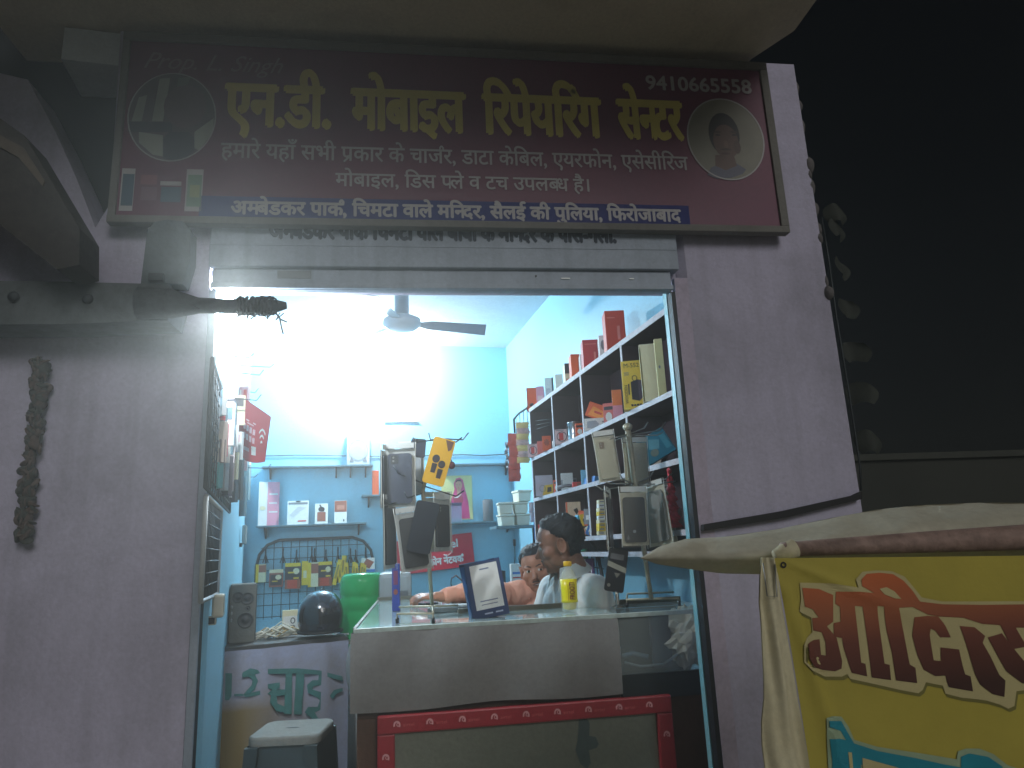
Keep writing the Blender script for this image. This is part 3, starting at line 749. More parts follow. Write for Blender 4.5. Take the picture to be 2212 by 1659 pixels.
for r_, (za, zb_) in enumerate(rows):
    for yv in (DIV if r_ < 3 else []) + [UY1 - .011]:
        mb = MB(); mb.bx(UX0 + .004, UX1 - .0125, yv - .009, yv + .009, za, zb_ - .0225, SHIN, TR); mb.bx(UX0 + .0005, UX0 + .0037, yv - .010, yv + .010, za + .0003, zb_ - .0243, SHED, TR)
        mb.build('divider', t, world=True)
mb = MB(); mb.bx(UX0 - .002, UX0 + .03, UY0 - .022, UY0 - .0005, 1.24, 2.2, CYAN_EDGE, TR); mb.build('end_post', t, world=True)

def shelf_item(px, level, x, dz=.0008):
    """a spot on a shelf of the unit below picture point px, a distance x into the room axes"""
    lo, hi = -1, 4
    z = level
    for _ in range(40):
        mid = (lo + hi) / 2
        p = RW(x, mid, z); d = np.array(p) - EYE
        if CX + F_PX * (d @ _r) / (d @ _f) > px: lo = mid
        else: hi = mid
    return RW(x, lo, z + dz)
def shade(px, py, x): return RX(px, py, x)
T0 = LEV[0] + .0035
for px, w, d, h, mat_, rz, lab, deco, dep in [
    (1330, .105, .11, .215, ORANGE2, -.25, 'tallest red box on top of the shelf unit, nearest the street', [('r', .58, .72, .25, .6, M('pale_red_print', (226, 130, 116), .5)), ('r', .1, .5, .8, .83, M('pale_red_print', (226, 130, 116), .5))], 1.15),
    (1278, .10, .11, .165, M('dark_red_card', (190, 54, 56), .5, var=.05), -.25, 'second red box on top of the shelf unit', [('r', .62, .74, .2, .55, M('pale_red_print', (226, 130, 116), .5)), ('r', .12, .8, .82, .85, M('pale_red_print', (226, 130, 116), .5))], 1.15),
    (1243, .055, .1, .16, ORANGE, -.2, 'slim bright orange box on top of the shelf unit', [], 1.15),
    (1152, .085, .1, .17, ORANGE, -.3, 'orange box at the far end on top of the shelf unit', [('r', .0, .1, 0, 1, M('orange_fold', (200, 70, 40), .5))], 1.15)]:
    package('product_box', lab, 'box', shelf_item(px, T0, dep), (w, d, h), mat_, RY + rz, 'boxes on top of the shelf unit', deco)
for px, w, d, h, mat_, rz, lab, deco in [
    (1304, .045, .11, .14, WHITE, -.3, 'white box tucked behind the tallest red box', [('d', .5, .6, .3, .2, GREYC)]),
    (1259, .03, .1, .13, WHITE, -.25, 'thin white box between the two red boxes and the orange one', [('r', .4, .6, .3, .7, GREYC)]),
    (1226, .035, .1, .15, CREAM, -.2, 'thin dark topped box with an orange square left of the slim orange box', [('r', 0, 1, .55, 1, DARKP), ('r', .2, .7, .2, .32, ORANGE)]),
    (1209, .05, .1, .12, WHITE, -.3, 'plain white box in the middle of the row on top of the shelf unit', [('r', .1, .9, .1, .16, GREYC)]),
    (1188, .06, .1, .15, WHITE, -.3, 'white box with a dark corner on top of the shelf unit', [('r', .8, 1, .1, 1, DARKP), ('r', .1, .6, .2, .5, M('pale_grey_print', (205, 205, 210), .5))]),
    (1169, .055, .1, .14, PINK, -.35, 'pale pink box beside the far orange box', [('r', .15, .85, .2, .5, M('pale_rose_print', (236, 190, 186), .5))])]:
    package('product_box', lab, 'box', shelf_item(px, T0, 1.16), (w, d, h), mat_, RY + rz, 'boxes on top of the shelf unit', deco)
# first row
z1 = LEV[1] + .0008
package('speaker_carton', 'yellow carton reading M-552 with a wooden speaker printed on it', 'carton', shelf_item(1371, z1, 1.115), (.098, .06, .24), M('mustard_card', (226, 190, 74), .5, var=.05), RY - .42, None,
        [('t', 'M-552', .14, .88, .86, .945, DARKP), ('p', [(.42, .2), (.78, .16), (.98, .24), (.98, .58), (.76, .6), (.42, .56)], DARKP), ('p', [(.78, .16), (.98, .24), (.98, .58), (.77, .59)], M('dark_print_side', (84, 70, 84), .5)), ('o', .62, .63, .13, .06, DARKP, .03),
         ('t', 'WOODEN', .10, .24, .12, .5, DARKP, 1), ('r', .28, .33, .3, .52, DARKP)] + [('r', .36 + .14 * k, .45 + .14 * k, .06, .1, DARKP) for k in range(4)] + [('r', .12, .36, .74, .755, GREYC), ('r', .12, .36, .7, .715, GREYC)])
package('speaker_carton', 'tall cream carton leaning beside the yellow M-552 carton', 'carton', shelf_item(1409, z1, 1.12), (.08, .06, .27), CREAM, RY - .42, None, [('p', [(0, 0), (.1, 0), (.07, .9), (0, .99)], M('carton_edge', (120, 108, 60), .6)), ('r', .88, 1, .02, .95, BROWNC)])
package('speaker_carton', 'narrow yellowed carton at the street end of the upper shelf', 'carton', shelf_item(1432, z1, 1.115), (.035, .05, .26), M('aged_card', (214, 204, 150), .6, var=.1), RY - .42, None, [('d', .4, .5, .12, .03, GREYC)])
o = package('product_box', 'orange box lying tilted over a white box on the upper shelf', 'box', shelf_item(1292, z1 + .065, 1.17), (.15, .08, .085), ORANGE, RY - .5, None, [('p', [(.1, .1), (.9, .1), (.7, .6), (.2, .75)], M('amber_print', (240, 150, 60), .5)), ('r', .3, .6, .35, .5, RED)], tilt=Matrix.Rotation(rad(24), 4, 'Y'))
package('product_box', 'white box with a grey printed shape under the tilted orange box', 'box', shelf_item(1288, z1, 1.15), (.125, .08, .07), WHITE, RY - .35, None, [('p', [(.1, .2), (.5, .15), (.65, .5), (.5, .8), (.12, .75)], M('grey_device_print', (168, 174, 182), .5)), ('r', .78, .86, .6, .72, GREYC)])
package('product_box', 'orange and pink box standing in the shadow of the upper shelf', 'box', shelf_item(1336, z1, 1.13), (.05, .06, .15), M('faded_orange_card', (230, 124, 70), .5), RY - .4, None, [('r', 0, 1, 0, .45, PINK)])
# second row in the photograph counts from the upper shelf board: cells below LEV[1]
z2 = LEV[1] + .0008
t = thing('steel_tin', 'shiny steel tin with ribs at its foot on the upper shelf', 'tin', shelf_item(1243, z2, 1.135))
MB().lathe([(.042, 0), (.044, .003), (.042, .008), (.044, .012), (.042, .017), (.044, .021), (.042, .03), (.042, .1), (.0445, .103), (.0445, .108), (.041, .108)], M('tin_steel', (176, 176, 178), .28, metal=.85, var=.1), 26).build('can', t)
MB().tube([(-.047, -.014, .02 + .0), (-.05, -.016, .05), (-.047, -.014, .085)], .004, BLACK, 6).build('handle', t)
rd = [('d', .5, .5, .38, .34, DARKP), ('d', .5, .5, .33, .29, M('dusty_pink', (222, 186, 186), .5)), ('r', .3, .62, .25, .75, RED), ('r', .12, .7, .9, .95, GREYC), ('d', .3, .3, .05, .05, DARKP)]
package('product_box', 'pink box with a red device in a black ring beside the steel tin', 'box', shelf_item(1215, z2, 1.115), (.085, .06, .095), M('dusty_pink', (222, 186, 186), .5), RY - .35, None, rd)
package('product_box', 'pink box with a red device in a black ring in the end pigeonhole', 'box', shelf_item(1153, z2, 1.1), (.075, .06, .095), M('dusty_pink', (222, 186, 186), .5), RY - .35, None, rd)
package('product_box', 'rose red box between the pink box and the orange box in the end pigeonhole', 'box', shelf_item(1170, z2, 1.11), (.055, .05, .09), M('rose_card', (222, 110, 104), .5), RY - .3)
package('product_box', 'orange box with a black flower print in the end pigeonhole', 'box', shelf_item(1182, z2, 1.1), (.06, .05, .1), ORANGE, RY - .3, None,
        [('p', [(.5, .55), (.5 + .3 * math.cos(a), .55 + .22 * math.sin(a)), (.5 + .3 * math.cos(a + .3), .55 + .22 * math.sin(a + .3))], DARKP) for a in [k * math.pi / 4 for k in range(8)]])
# third row: on LEV[2]
z3 = LEV[2] + .0008
package('product_box', 'grey white box with a yellow printed corner on the middle shelf', 'box', shelf_item(1177, z3, 1.12), (.12, .06, .14), M('lilac_grey_card', (190, 186, 200), .5), RY - .3, None,
        [('p', [(.38, .02), (.98, .1), (.98, .55), (.5, .5)], YCARD), ('p', [(.65, .15), (.9, .2), (.9, .42), (.68, .4)], DARKP), ('o', .4, .35, .18, .17, GREYC, .03)])
package('product_box', 'upright pale grey box on the middle shelf', 'box', shelf_item(1226, z3, 1.13), (.075, .05, .105), M('pale_box', (206, 208, 206), .5), RY - .3, None, [('r', 0, .12, .3, .6, GREYC)])
package('charger_box', 'small red box lying in front of the pale grey box', 'box', shelf_item(1246, z3, 1.12), (.05, .04, .03), RED, RY - .2, None, [('r', .5, .9, .2, .8, BROWNC)])
m = MB(); m.tube([(-.07, 0, .01), (-.02, -.01, .022), (.03, 0, .02), (.07, .01, .012)], .011, GREYC, 8); one(m, 'earphone_pouch', 'grey white soft pouch lying on the middle shelf', 'pouch', shelf_item(1228, z3, 1.11), RY)
for k, (px, dx, hh) in enumerate([(1262, 0, .09), (1272, .015, .035), (1282, .02, .05), (1290, .0, .03)]):
    package('charger_box', ['upright pale blue box at the divider of the middle shelf', 'crooked blue packet lowest in the heap on the middle shelf', 'blue packet standing tilted in the heap on the middle shelf', 'small blue packet at the street side of the heap on the middle shelf'][k], 'packet',
            shelf_item(px, z3, 1.13 + dx), (.03 if not k else .05, .035, hh), BLUEC if k else M('pale_blue_card', (120, 186, 214), .5), RY - .3 + .4 * (k % 2), 'blue packets on the middle shelf', tilt=Matrix.Rotation(rad([0, 12, -18, 9][k]), 4, 'Y'))
package('product_box', 'teal blue box leaning askew at the street end below the upper shelf', 'box', shelf_item(1432, LEV[2] + .035, 1.16), (.14, .06, .12), TEALC, RY - .4, None,
        [('p', [(.25, .5), (.55, .35), (.7, .65), (.4, .85)], M('teal_pale_print', (96, 160, 176), .5)), ('d', .35, .3, .14, .14, M('bronze_print', (110, 120, 110), .5)), ('r', .75, .95, .2, .8, M('teal_line_print', (60, 140, 160), .5))], tilt=Matrix.Rotation(rad(-28), 4, 'Y'))
package('product_box', 'pale cream packet propped behind the teal blue box', 'box', shelf_item(1404, LEV[2] + .02, 1.19), (.09, .03, .15), M('peach_white_card', (220, 200, 186), .5), RY - .4, None, [], tilt=Matrix.Rotation(rad(18), 4, 'Y'))
# bottom row: on LEV[3]
z4 = LEV[3] + .0008
package('product_box', 'pale box with a black watch printed on it on the lower shelf', 'box', shelf_item(1240, z4 + .0905, 1.14), (.09, .05, .12), M('sand_card', (214, 190, 160), .5), RY - .3, None, [('p', [(.5, .6), (.75, .7), (.85, .5), (.7, .35)], BLACK), ('r', 0, .1, 0, 1, ORANGE)])
package('product_box', 'plain brown box under the pale box with the black watch', 'box', shelf_item(1240, z4, 1.14), (.11, .06, .09), BROWNC, RY - .3)
package('product_box', 'red topped box on the lower shelf behind the man in white', 'box', shelf_item(1176, z4, 1.11), (.08, .06, .1), M('sand_card', (214, 190, 160), .5), RY - .3, None, [('r', 0, 1, .72, 1, RED), ('d', .5, .4, .3, .25, BROWNC)])
package('product_box', 'narrow blue box at the far end of the lower shelf', 'box', shelf_item(1160, z4, 1.11), (.035, .05, .12), BLUEC, RY - .3, None, [('r', .3, .7, .2, .8, M('pale_blue_card', (120, 186, 214), .5))])
cols = [ORANGE, M('peach_card', (232, 160, 120), .5), DARKP, BLUEC, YCARD, CREAM, M('sky_card', (70, 170, 205), .5), ORANGE, YCARD, GREYC, CREAM, BLUEC]
names = ['orange', 'peach', 'black', 'blue', 'yellow', 'cream', 'sky blue', 'deep orange', 'mustard', 'grey', 'off white', 'small blue']
for k in range(12):
    px = 1252 + (k % 6) * 7.5; lay = k // 6
    package('cable_packet', '%s packet in the %s layer of the jumbled heap on the lower shelf' % (names[k], ['bottom', 'top'][lay]), 'packet', shelf_item(px, z4 + lay * .062, 1.105 + .02 * (k % 3)), (.062, .03, random.uniform(.055, .085)), cols[k], RY + random.uniform(-.7, .3), 'jumbled packets on the lower shelf',
            [('r', .2, .8, .3, .6, WHITE if k % 2 else DARKP)], tilt=Matrix.Rotation(rad(random.uniform(-35, 35)), 4, 'Y'))
for k in range(9):
    package('battery_box', 'flat %s box, %s from the bottom of the stack on the lower shelf' % (['white', 'yellow', 'yellow', 'white', 'cream', 'yellow', 'white', 'cream', 'white'][k], ['first', 'second', 'third', 'fourth', 'fifth', 'sixth', 'seventh', 'eighth', 'ninth'][k]), 'box',
            shelf_item(1303, z4 + k * .0205, 1.12), (.06, .06, .0198), [CREAM, YCARD, YCARD, CREAM, WHITE, YCARD, CREAM, WHITE, CREAM][k], RY - .2 + random.uniform(-.12, .12), 'stack of flat battery boxes', [('r', .1, .5, .3, .7, GREYC)])
mx = [(1183, LEV[3], 'rose', M('rose_card', (222, 110, 104), .5)), (1193, LEV[3], 'white', WHITE), (1206, LEV[3], 'orange', ORANGE), (1217, LEV[3], 'cream', CREAM), (1226, LEV[3], 'yellow', YCARD),
      (1206, LEV[2], 'orange', ORANGE), (1215, LEV[2], 'white', WHITE), (1236, LEV[2], 'grey', GREYC), (1166, LEV[2], 'cream', CREAM), (1300, LEV[2], 'white', WHITE), (1318, LEV[2], 'yellow', YCARD), (1253, LEV[1], 'orange', ORANGE), (1319, LEV[1], 'rose', M('rose_card', (222, 110, 104), .5)), (1204, LEV[1], 'white', WHITE)]
rr = random.Random(31)
for px, lv, cn, cm in mx:
    nm = {LEV[1]: 'upper', LEV[2]: 'middle', LEV[3]: 'lower'}[lv]
    nth = 'far' if px < 1200 else ('inner' if px < 1230 else ('central' if px < 1290 else 'street side'))
    package('product_box', 'small %s carton with a printed face in the %s part of the %s shelf' % (cn, nth, nm), 'box', shelf_item(px, lv + .0008, rr.uniform(1.13, 1.2)), (rr.uniform(.04, .065), .05, rr.uniform(.06, .13)), cm, RY - rr.uniform(.1, .6), 'small cartons in the pigeonholes',
            [('r', .1, .9, .7, .85, DARKP), ('d', .5, .4, .3, .2, WHITE if cn != 'white' else RED), ('r', .2, .8, .08, .14, GREYC)])
# red foil sachets and a grey box at the street end of the lower shelf
loc = shelf_item(1445, LEV[2] - .03, 1.10)
m = MB(); rr = random.Random(3)
FOIL = M('red_foil', (214, 66, 78), .3, metal=.2, var=.3, scale=60)
def foil(a, b):
    th = 2 * math.pi * a; r_ = (.008 + .03 * b) * (.75 + .7 * abs(noise.noise(Vector((math.cos(th) * 2, math.sin(th) * 2, b * 14)))) + .25 * math.sin(b * 40))
    return Vector((r_ * math.cos(th), r_ * .6 * math.sin(th), -.25 * b))
m.grid(foil, 14, 30, FOIL, smooth=False)
one(m, 'sachet_strip', 'crinkled strip of red foil sachets hanging at the street end of the lower shelf', 'sachets', loc, RY)
package('product_box', 'grey box below the red foil sachets', 'box', shelf_item(1452, z4, 1.15), (.09, .06, .09), M('dull_grey_card', (140, 138, 128), .6), RY - .3)

# grid and hanging strips at the far end of the unit
t = thing('wire_grid', 'small wire grid with a bent frame at the far end of the shelf unit', 'rack', RW(1.13, 2.45, 1.6), RY)
pts = [RX(*p, 1.12) for p in [(1112, 935), (1110, 905), (1122, 892), (1150, 873)]]
mb = MB(); mb.tube([RW(p.x, p.y, p.z) for p in pts], .009, WIRE, 8); mb.build('frame', t, world=True)
mb = MB()
for k in range(5):
    a = RX(1114 + 8 * k, 895 - 5 * k, 1.13); mb.tube([RW(a.x, a.y, a.z), RW(a.x, a.y, a.z - .3)], .003, WIRE, 5)
for k in range(3):
    a, b = RX(1112, 915 + 14 * k, 1.13), RX(1190, 905 + 6 * k, 1.13); mb.tube([RW(a.x, a.y, a.z), RW(b.x, b.y, b.z)], .003, WIRE, 5)
mb.build('grid_wires', t, world=True)
def strip(px0, px1, py0, py1, y, mats, n, label, name='sachet_strip'):
    p = RB((px0 + px1) / 2, py0, y); w = width_at(px0, px1, py0, y); h = height_at(px0, py0, py1, y)
    m = MB(); rr = random.Random(px0)
    for k in range(n):
        zz0, zz1 = -h * k / n, -h * (k + 1) / n
        m.grid(lambda a, b: (-w / 2 + w * a + .006 * math.sin(k * 1.7) + .012 * (a - .5) * math.sin(9 * (k + b)) + .006 * math.sin(4.1 * (k + b)), -.014 * math.sin(math.pi * a) * math.sin(math.pi * b) + .004 * math.sin(k * 2.3), zz0 + (zz1 - zz0) * b), 5, 4, mats[k % len(mats)])
        m.grid(lambda a, b: (-w / 2 + w * a + .006 * math.sin(k * 1.7), .007 + .004 * math.sin(k * 2.3), zz0 + (zz1 - zz0) * b), 1, 1, mats[k % len(mats)])
    return one(m, name, label, 'sachets', RW(p.x, p.y, p.z), RY)
strip(1097, 1121, 936, 1040, 2.75, [M('brick_red_foil', (186, 62, 56), .4, var=.25, scale=40)], 4, 'brick red pouch strip hanging at the far end of the shelf unit')
strip(1115, 1141, 912, 1000, 2.55, [M('yellow_white_sachet', (244, 214, 140), .4, var=.2), M('white_red_sachet', (226, 190, 186), .4, var=.3, scale=40)], 7, 'white yellow and red sachet strip hanging in front of the small wire grid')
strip(1091, 1097, 955, 1012, 2.8, [M('silver_foil', (190, 200, 205), .25, metal=.6), M('black_foil', (40, 44, 50), .3)], 9, 'thin silver and black sachet strip left of the brick red strip')
strip(1143, 1152, 1085, 1128, 2.5, [M('lilac_poly', (200, 192, 204), .4)], 2, 'crumpled lilac plastic strip beside the plastic tubs', 'plastic_strip')

# lower wire grid below the unit, seen beyond the man in white
t = thing('wire_grid', 'dark wire grid below the shelf unit behind the man in the white shirt', 'rack', RW(1.2, 1.5, 1.0), RY)
mb = MB(); pts = [RX(*p, 1.22) for p in [(1270, 1165), (1285, 1180), (1298, 1230), (1308, 1280), (1316, 1320)]]; mb.tube([RW(p.x, p.y, p.z) for p in pts], .011, WIRE, 8)
mb.build('frame', t, world=True)
mb = MB()
for k in range(7):
    a, b = RX(1240 + 9 * k, 1185, 1.225), RX(1252 + 9 * k, 1290, 1.225); mb.tube([RW(a.x, a.y, a.z), RW(b.x, b.y, b.z)], .003, WIRE, 5)
for k in range(4):
    a, b = RX(1236, 1195 + 22 * k, 1.225), RX(1304, 1205 + 24 * k, 1.225); mb.tube([RW(a.x, a.y, a.z), RW(b.x, b.y, b.z)], .003, WIRE, 5)
mb.build('grid_wires', t, world=True)
for px, py, m_, lab in ((1276, 1240, M('violet_packet', (92, 52, 110), .5), 'violet packet hanging on the grid behind the man in white'), (1262, 1218, GREENC, 'green packet hanging on the grid behind the man in white')):
    p = RX(px, py, 1.2); package('hanging_packet', lab, 'packet', RW(p.x, p.y, p.z), (.05, .02, .09), m_, RY - .8, None, [('r', .2, .8, .1, .3, WHITE)])

# ------------------------------------------------------------------ cables on the back wall
def back_wire(pts, r, label, mat=WIRE):
    m = MB(); m.tube([on(px, py, BW - .008) for px, py in pts], r, mat, 5); one(m, 'wall_cable', label, 'cable')
back_wire([(572, 985), (640, 983), (720, 984), (790, 986), (860, 985), (940, 984), (1000, 982), (1040, 984), (1095, 981)], .004, 'thin dark cable running level along the back wall')
back_wire([(1112, 1290), (1109, 1240), (1113, 1200), (1112, 1180)], .004, 'black charger lead hanging down the back wall')
back_wire([(830, 912), (870, 911), (905, 913)], .006, 'short dark batten high on the back wall under the lamp', GREYC)
p = RB(1115, 1172, BW - .02); m = MB(); m.box((0, 0, 0), (.05, .04, .06), BLACK, bev=.006); m.box((.08, 0, .01), (.1, .03, .07), CREAM, bev=.006)
one(m, 'power_socket', 'cream socket plate with a black charger on the back wall', 'socket', RW(p.x, p.y, p.z), RY)
# ------------------------------------------------------------------ left inner wall: wire grids and hanging goods
def lwp(px, py, off=0.02): return LW(px, py, off)
LRZ = math.atan2(LDIR.y, LDIR.x)
def on_left(s, z, off=0.02): return LA + LDIR * s + LNOR * off + Vector((0, 0, z))
def s_of(p): return (Vector((p.x, p.y, 0)) - LA).dot(LDIR)
a, b, c_ = lwp(433, 1300), lwp(471, 1248), lwp(441, 1068)
s0, s1 = s_of(a), s_of(b); zt = c_.z
t = thing('wire_grid', 'lower wire grid with stacked cards behind it on the left inner wall', 'rack', on_left((s0 + s1) / 2, a.z), LRZ)
mb = MB(); mb.tube([on_left(s0, zt), on_left(s0, a.z), on_left(s1, a.z - .01), on_left(s1, zt), on_left(s0, zt)], .008, M('pale_frame', (170, 176, 178), .5), 6); mb.build('frame', t, world=True)
mb = MB()
for k in range(1, 12): s = s0 + (s1 - s0) * k / 12; mb.tube([on_left(s, a.z), on_left(s, zt)], .0028, WIRE, 5)
for k in range(1, 8): z = a.z + (zt - a.z) * k / 8; mb.tube([on_left(s0, z), on_left(s1, z)], .0028, WIRE, 5)
mb.build('grid_wires', t, world=True)
mb = MB(); rr = random.Random(5)
for k in range(7):
    z = a.z + .03 + (zt - a.z) * k / 7.2
    o = package('memory_card_pack', 'printed card pack held behind the lower wire grid, number %s from the bottom' % ['one', 'two', 'three', 'four', 'five', 'six', 'seven'][k], 'packet', on_left(s0 + .28 + .05 * rr.random(), z, .008), (.34, .008, (zt - a.z) / 7.6),
                [M('faded_rose_card', (190, 150, 160), .5), CREAM, M('faded_blue_card', (140, 150, 180), .5), M('slate_card', (90, 96, 110), .5)][k % 4], LRZ, 'card packs behind the lower wire grid', [('r', .06, .94, .15, .3, M('dull_print', (110, 90, 100), .5)), ('r', .1, .5, .5, .85, GREYC)])
# upper grid
s0, s1 = s_of(lwp(452, 900)), s_of(lwp(505, 900)); z0_, z1_ = lwp(470, 1080).z, lwp(470, 812).z
t = thing('wire_grid', 'tall wire grid crowded with hanging goods on the left inner wall', 'rack', on_left((s0 + s1) / 2, z0_), LRZ)
mb = MB(); mb.tube([on_left(s0, z0_), on_left(s0, z1_), on_left(s1, z1_), on_left(s1, z0_), on_left(s0, z0_)], .007, WIRE, 6); mb.build('frame', t, world=True)
mb = MB()
for k in range(1, 14): s = s0 + (s1 - s0) * k / 14; mb.tube([on_left(s, z0_), on_left(s, z1_)], .003, WIRE, 5)
for k in range(1, 10): z = z0_ + (z1_ - z0_) * k / 10; mb.tube([on_left(s0, z), on_left(s1, z)], .003, WIRE, 5)
mb.build('grid_wires', t, world=True)
for k, (px, py) in enumerate([(505, 770), (512, 805), (520, 790), (525, 845), (520, 985), (522, 1010), (528, 1030), (500, 860)]):
    p = lwp(px, py, .01); m = MB(); q = p + LNOR * (.16 + .03 * (k % 3)) + Vector((0, 0, -.004)); q = p + (q - p) * (.45 + .15 * (k % 3)) + LDIR * (.03 * (k % 2)); m.tube([p, q, q + LNOR * .02 + Vector((0, 0, .02 + .01 * (k % 2)))], .003, WIRE, 5)
    one(m, 'display_hook', 'steel display hook jutting from the left inner wall', 'hook', group='hooks on the left inner wall')
# hanging goods: bags and cases, px rect -> hung at an offset from the wall
def hung(name, label, px, py0, py1, w, off, mat_, cat='packet', th=.03, deco=(), rz=None, group='goods hanging on the left inner wall'):
    yq = max(.17, lwp(px, py1, 0).y - off * 5.5); p = Y(px, py1, yq); q = Y(px, py0, yq)
    return package(name, label, cat, p, (w, th, q.z - p.z), mat_, rz if rz is not None else -.25, group, deco)
GB = M('grey_blister', (150, 150, 150), .4, var=.2); BB = M('brown_blister', (104, 92, 88), .45, var=.2); TB = M('teal_blister', (70, 140, 140), .45)
hung('hanging_packet', 'sand coloured long box hanging nearest the street on the left inner wall', 468, 912, 1000, .06, .05, M('sand_box', (200, 178, 164), .5), deco=[('r', .1, .9, .45, .5, GREYC)])
hung('hanging_packet', 'pale box hanging beside the sand coloured one on the left inner wall', 479, 914, 1000, .05, .06, M('pale_sand_box', (206, 196, 184), .5), deco=[('r', .2, .8, .1, .2, GREYC)])
hung('hanging_packet', 'teal packet hanging low at the street end of the left inner wall', 462, 1000, 1055, .05, .04, TB)
hung('hanging_packet', 'brown case hanging in the lower row of the left wall grid', 486, 1000, 1062, .06, .07, BB, deco=[('r', .3, .7, .1, .15, WHITE)])
hung('hanging_packet', 'grey case hanging beside the brown one in the left wall grid', 476, 985, 1060, .05, .05, GB)
hung('hanging_packet', 'dark brown long pouch hanging under the white cloth strip', 510, 990, 1080, .06, .12, M('umber_pouch', (92, 84, 80), .5), deco=[('r', .1, .8, .0, .12, WHITE)])
hung('hanging_packet', 'black strap pack hanging behind the white cloth strip', 502, 1010, 1085, .04, .09, M('black_strap', (60, 58, 64), .5))
hung('hanging_packet', 'clear blister pack hanging at the back of the left wall', 528, 1005, 1080, .07, .1, M('clear_blister', (170, 190, 190), .3, alpha=.6))
hung('hanging_packet', 'white card pack hanging at the back of the left wall', 532, 990, 1042, .05, .12, WHITE, deco=[('r', .2, .8, .3, .7, GREYC)])
hung('hanging_packet', 'grey cable pack hanging lowest at the back of the left wall', 522, 1030, 1115, .05, .08, M('slate_blister', (96, 122, 130), .4, var=.3))
hung('hanging_packet', 'dark upright strip hanging at the top of the left wall grid', 466, 820, 912, .022, .03, M('grey_strip', (110, 112, 120), .5))
hung('hanging_packet', 'second dark upright strip hanging at the top of the left wall grid', 478, 838, 912, .028, .03, M('grey_strip', (110, 112, 120), .5))
hung('hanging_packet', 'pale pink packet hanging behind the red router pouch', 524, 836, 905, .07, .1, M('shell_pink', (232, 170, 180), .5), deco=[('p', [(.2, .9), (.4, .9), (.5, .2)], WHITE), ('r', .6, .9, .2, .9, RED)])
rr = random.Random(21)
HG = [('dusty pink', M('dusty_rose_blister', (206, 170, 174), .4, var=.2)), ('pale grey', M('pale_grey_blister', (196, 198, 198), .35, var=.2)), ('brown', BB), ('cream', CREAM), ('slate', M('slate_blister', (96, 122, 130), .4, var=.3)), ('white', WHITE), ('black', M('black_strap', (60, 58, 64), .5)), ('rosy red', M('rosy_red_card', (206, 90, 100), .5))]
for k in range(18):
    cn, cm = HG[k % 8]; px = 459 + (k * 37) % 62; y0 = 845 + (k * 53) % 150; row = ('upper' if y0 < 900 else 'middle' if y0 < 950 else 'lower')
    hung('hanging_packet', '%s packet in the %s left wall bundle, about %s from the street' % (cn, row, ['first', 'second', 'third', 'fourth', 'fifth', 'sixth', 'seventh', 'eighth', 'ninth'][int((px - 455) / 8)]), px, y0, y0 + rr.randint(50, 95), rr.uniform(.05, .09), rr.uniform(.03, .1), cm, th=rr.uniform(.012, .03),
         deco=[('r', .1, .9, .62, .9, HG[(k + 3) % 8][1]), ('d', .5, .3, .25, .12, HG[(k + 5) % 8][1])], rz=rr.uniform(-.9, .35))
# white cloth strip
p = Y(497, 800, .62); q = Y(499, 1075, .62); m = MB()
m.grid(lambda a, b: p.lerp(q, b) + Vector((1, 0, 0)) * (a - .5) * (.010 + .040 * math.sin(math.pi * min(1, b * 1.05)) ** 1.3) + Vector((0, .014 * math.sin(a * 9 + b * 3), 0)), 12, 24, M('white_fabric', (232, 224, 226), .8, var=.06))
one(m, 'cloth_strip', 'long white twisted cloth strip hanging down the left inner wall', 'cloth')
# red router pouch: bowed sheet hanging from the hooks, faces the street
cs = [(516, 852), (580, 895), (566, 1000 - 6), (513, 985)]
y_ = 1.75
A_, B_, C_, D_ = [Y(*v, y_) for v in cs]
def pouch(a, b): 
    top = A_.lerp(B_, a); bot = D_.lerp(C_, a); v = bot.lerp(top, b); v.y -= .04 * math.sin(math.pi * b) * math.sin(math.pi * a) + .0; v.y += .06 * a
    v.z += -.02 * math.sin(math.pi * a) * (1 - b); return v
m = MB(); m.grid(pouch, 14, 14, M('pouch_red', (196, 52, 70), .4, var=.1)); m.grid(lambda a, b: pouch(a, b) + Vector((0, .02, 0)), 6, 6, M('pouch_red', (196, 52, 70), .4))
def pq(u, v): w_ = pouch(u, v); return w_ + Vector((0, -.003, 0))
def onp(pts, mat_): m.poly([pq(*v) for v in pts], mat_)
for u0, u1, v0, v1 in ((.3, .62, .66, .685), (.34, .56, .62, .64)): onp([(u0, v0), (u1, v0), (u1, v1), (u0, v1)], M('pale_letter', (230, 190, 196), .5))
for r_ in range(2):
    for k in range(4): u = .22 + .11 * k; v = .50 - .15 * r_ - .01 * k; onp([(u, v), (u + .075, v), (u + .075, v + .10), (u, v + .10)], M('pale_letter', (230, 190, 196), .5))
onp([(.52, .12), (.68, .12), (.68, .27), (.52, .27)], WHITE); onp([(.24, .16), (.44, .16), (.44, .22), (.24, .22)], M('pale_letter', (230, 190, 196), .5))
for r_ in (.08, .16, .24):
    pts = [(.84 + .6 * r_ * math.cos(a), .30 + 1.5 * r_ * math.sin(a)) for a in [rad(d) for d in range(50, 135, 14)]]; inn = [(.84 + .6 * (r_ - .03) * math.cos(a), .30 + 1.5 * (r_ - .03) * math.sin(a)) for a in [rad(d) for d in range(134, 49, -14)]]
    onp([(min(.97, u), v) for u, v in pts + inn], WHITE)
one(m, 'promo_pouch', 'faded red pouch printed with white wireless arcs hanging out from the left inner wall', 'pouch')
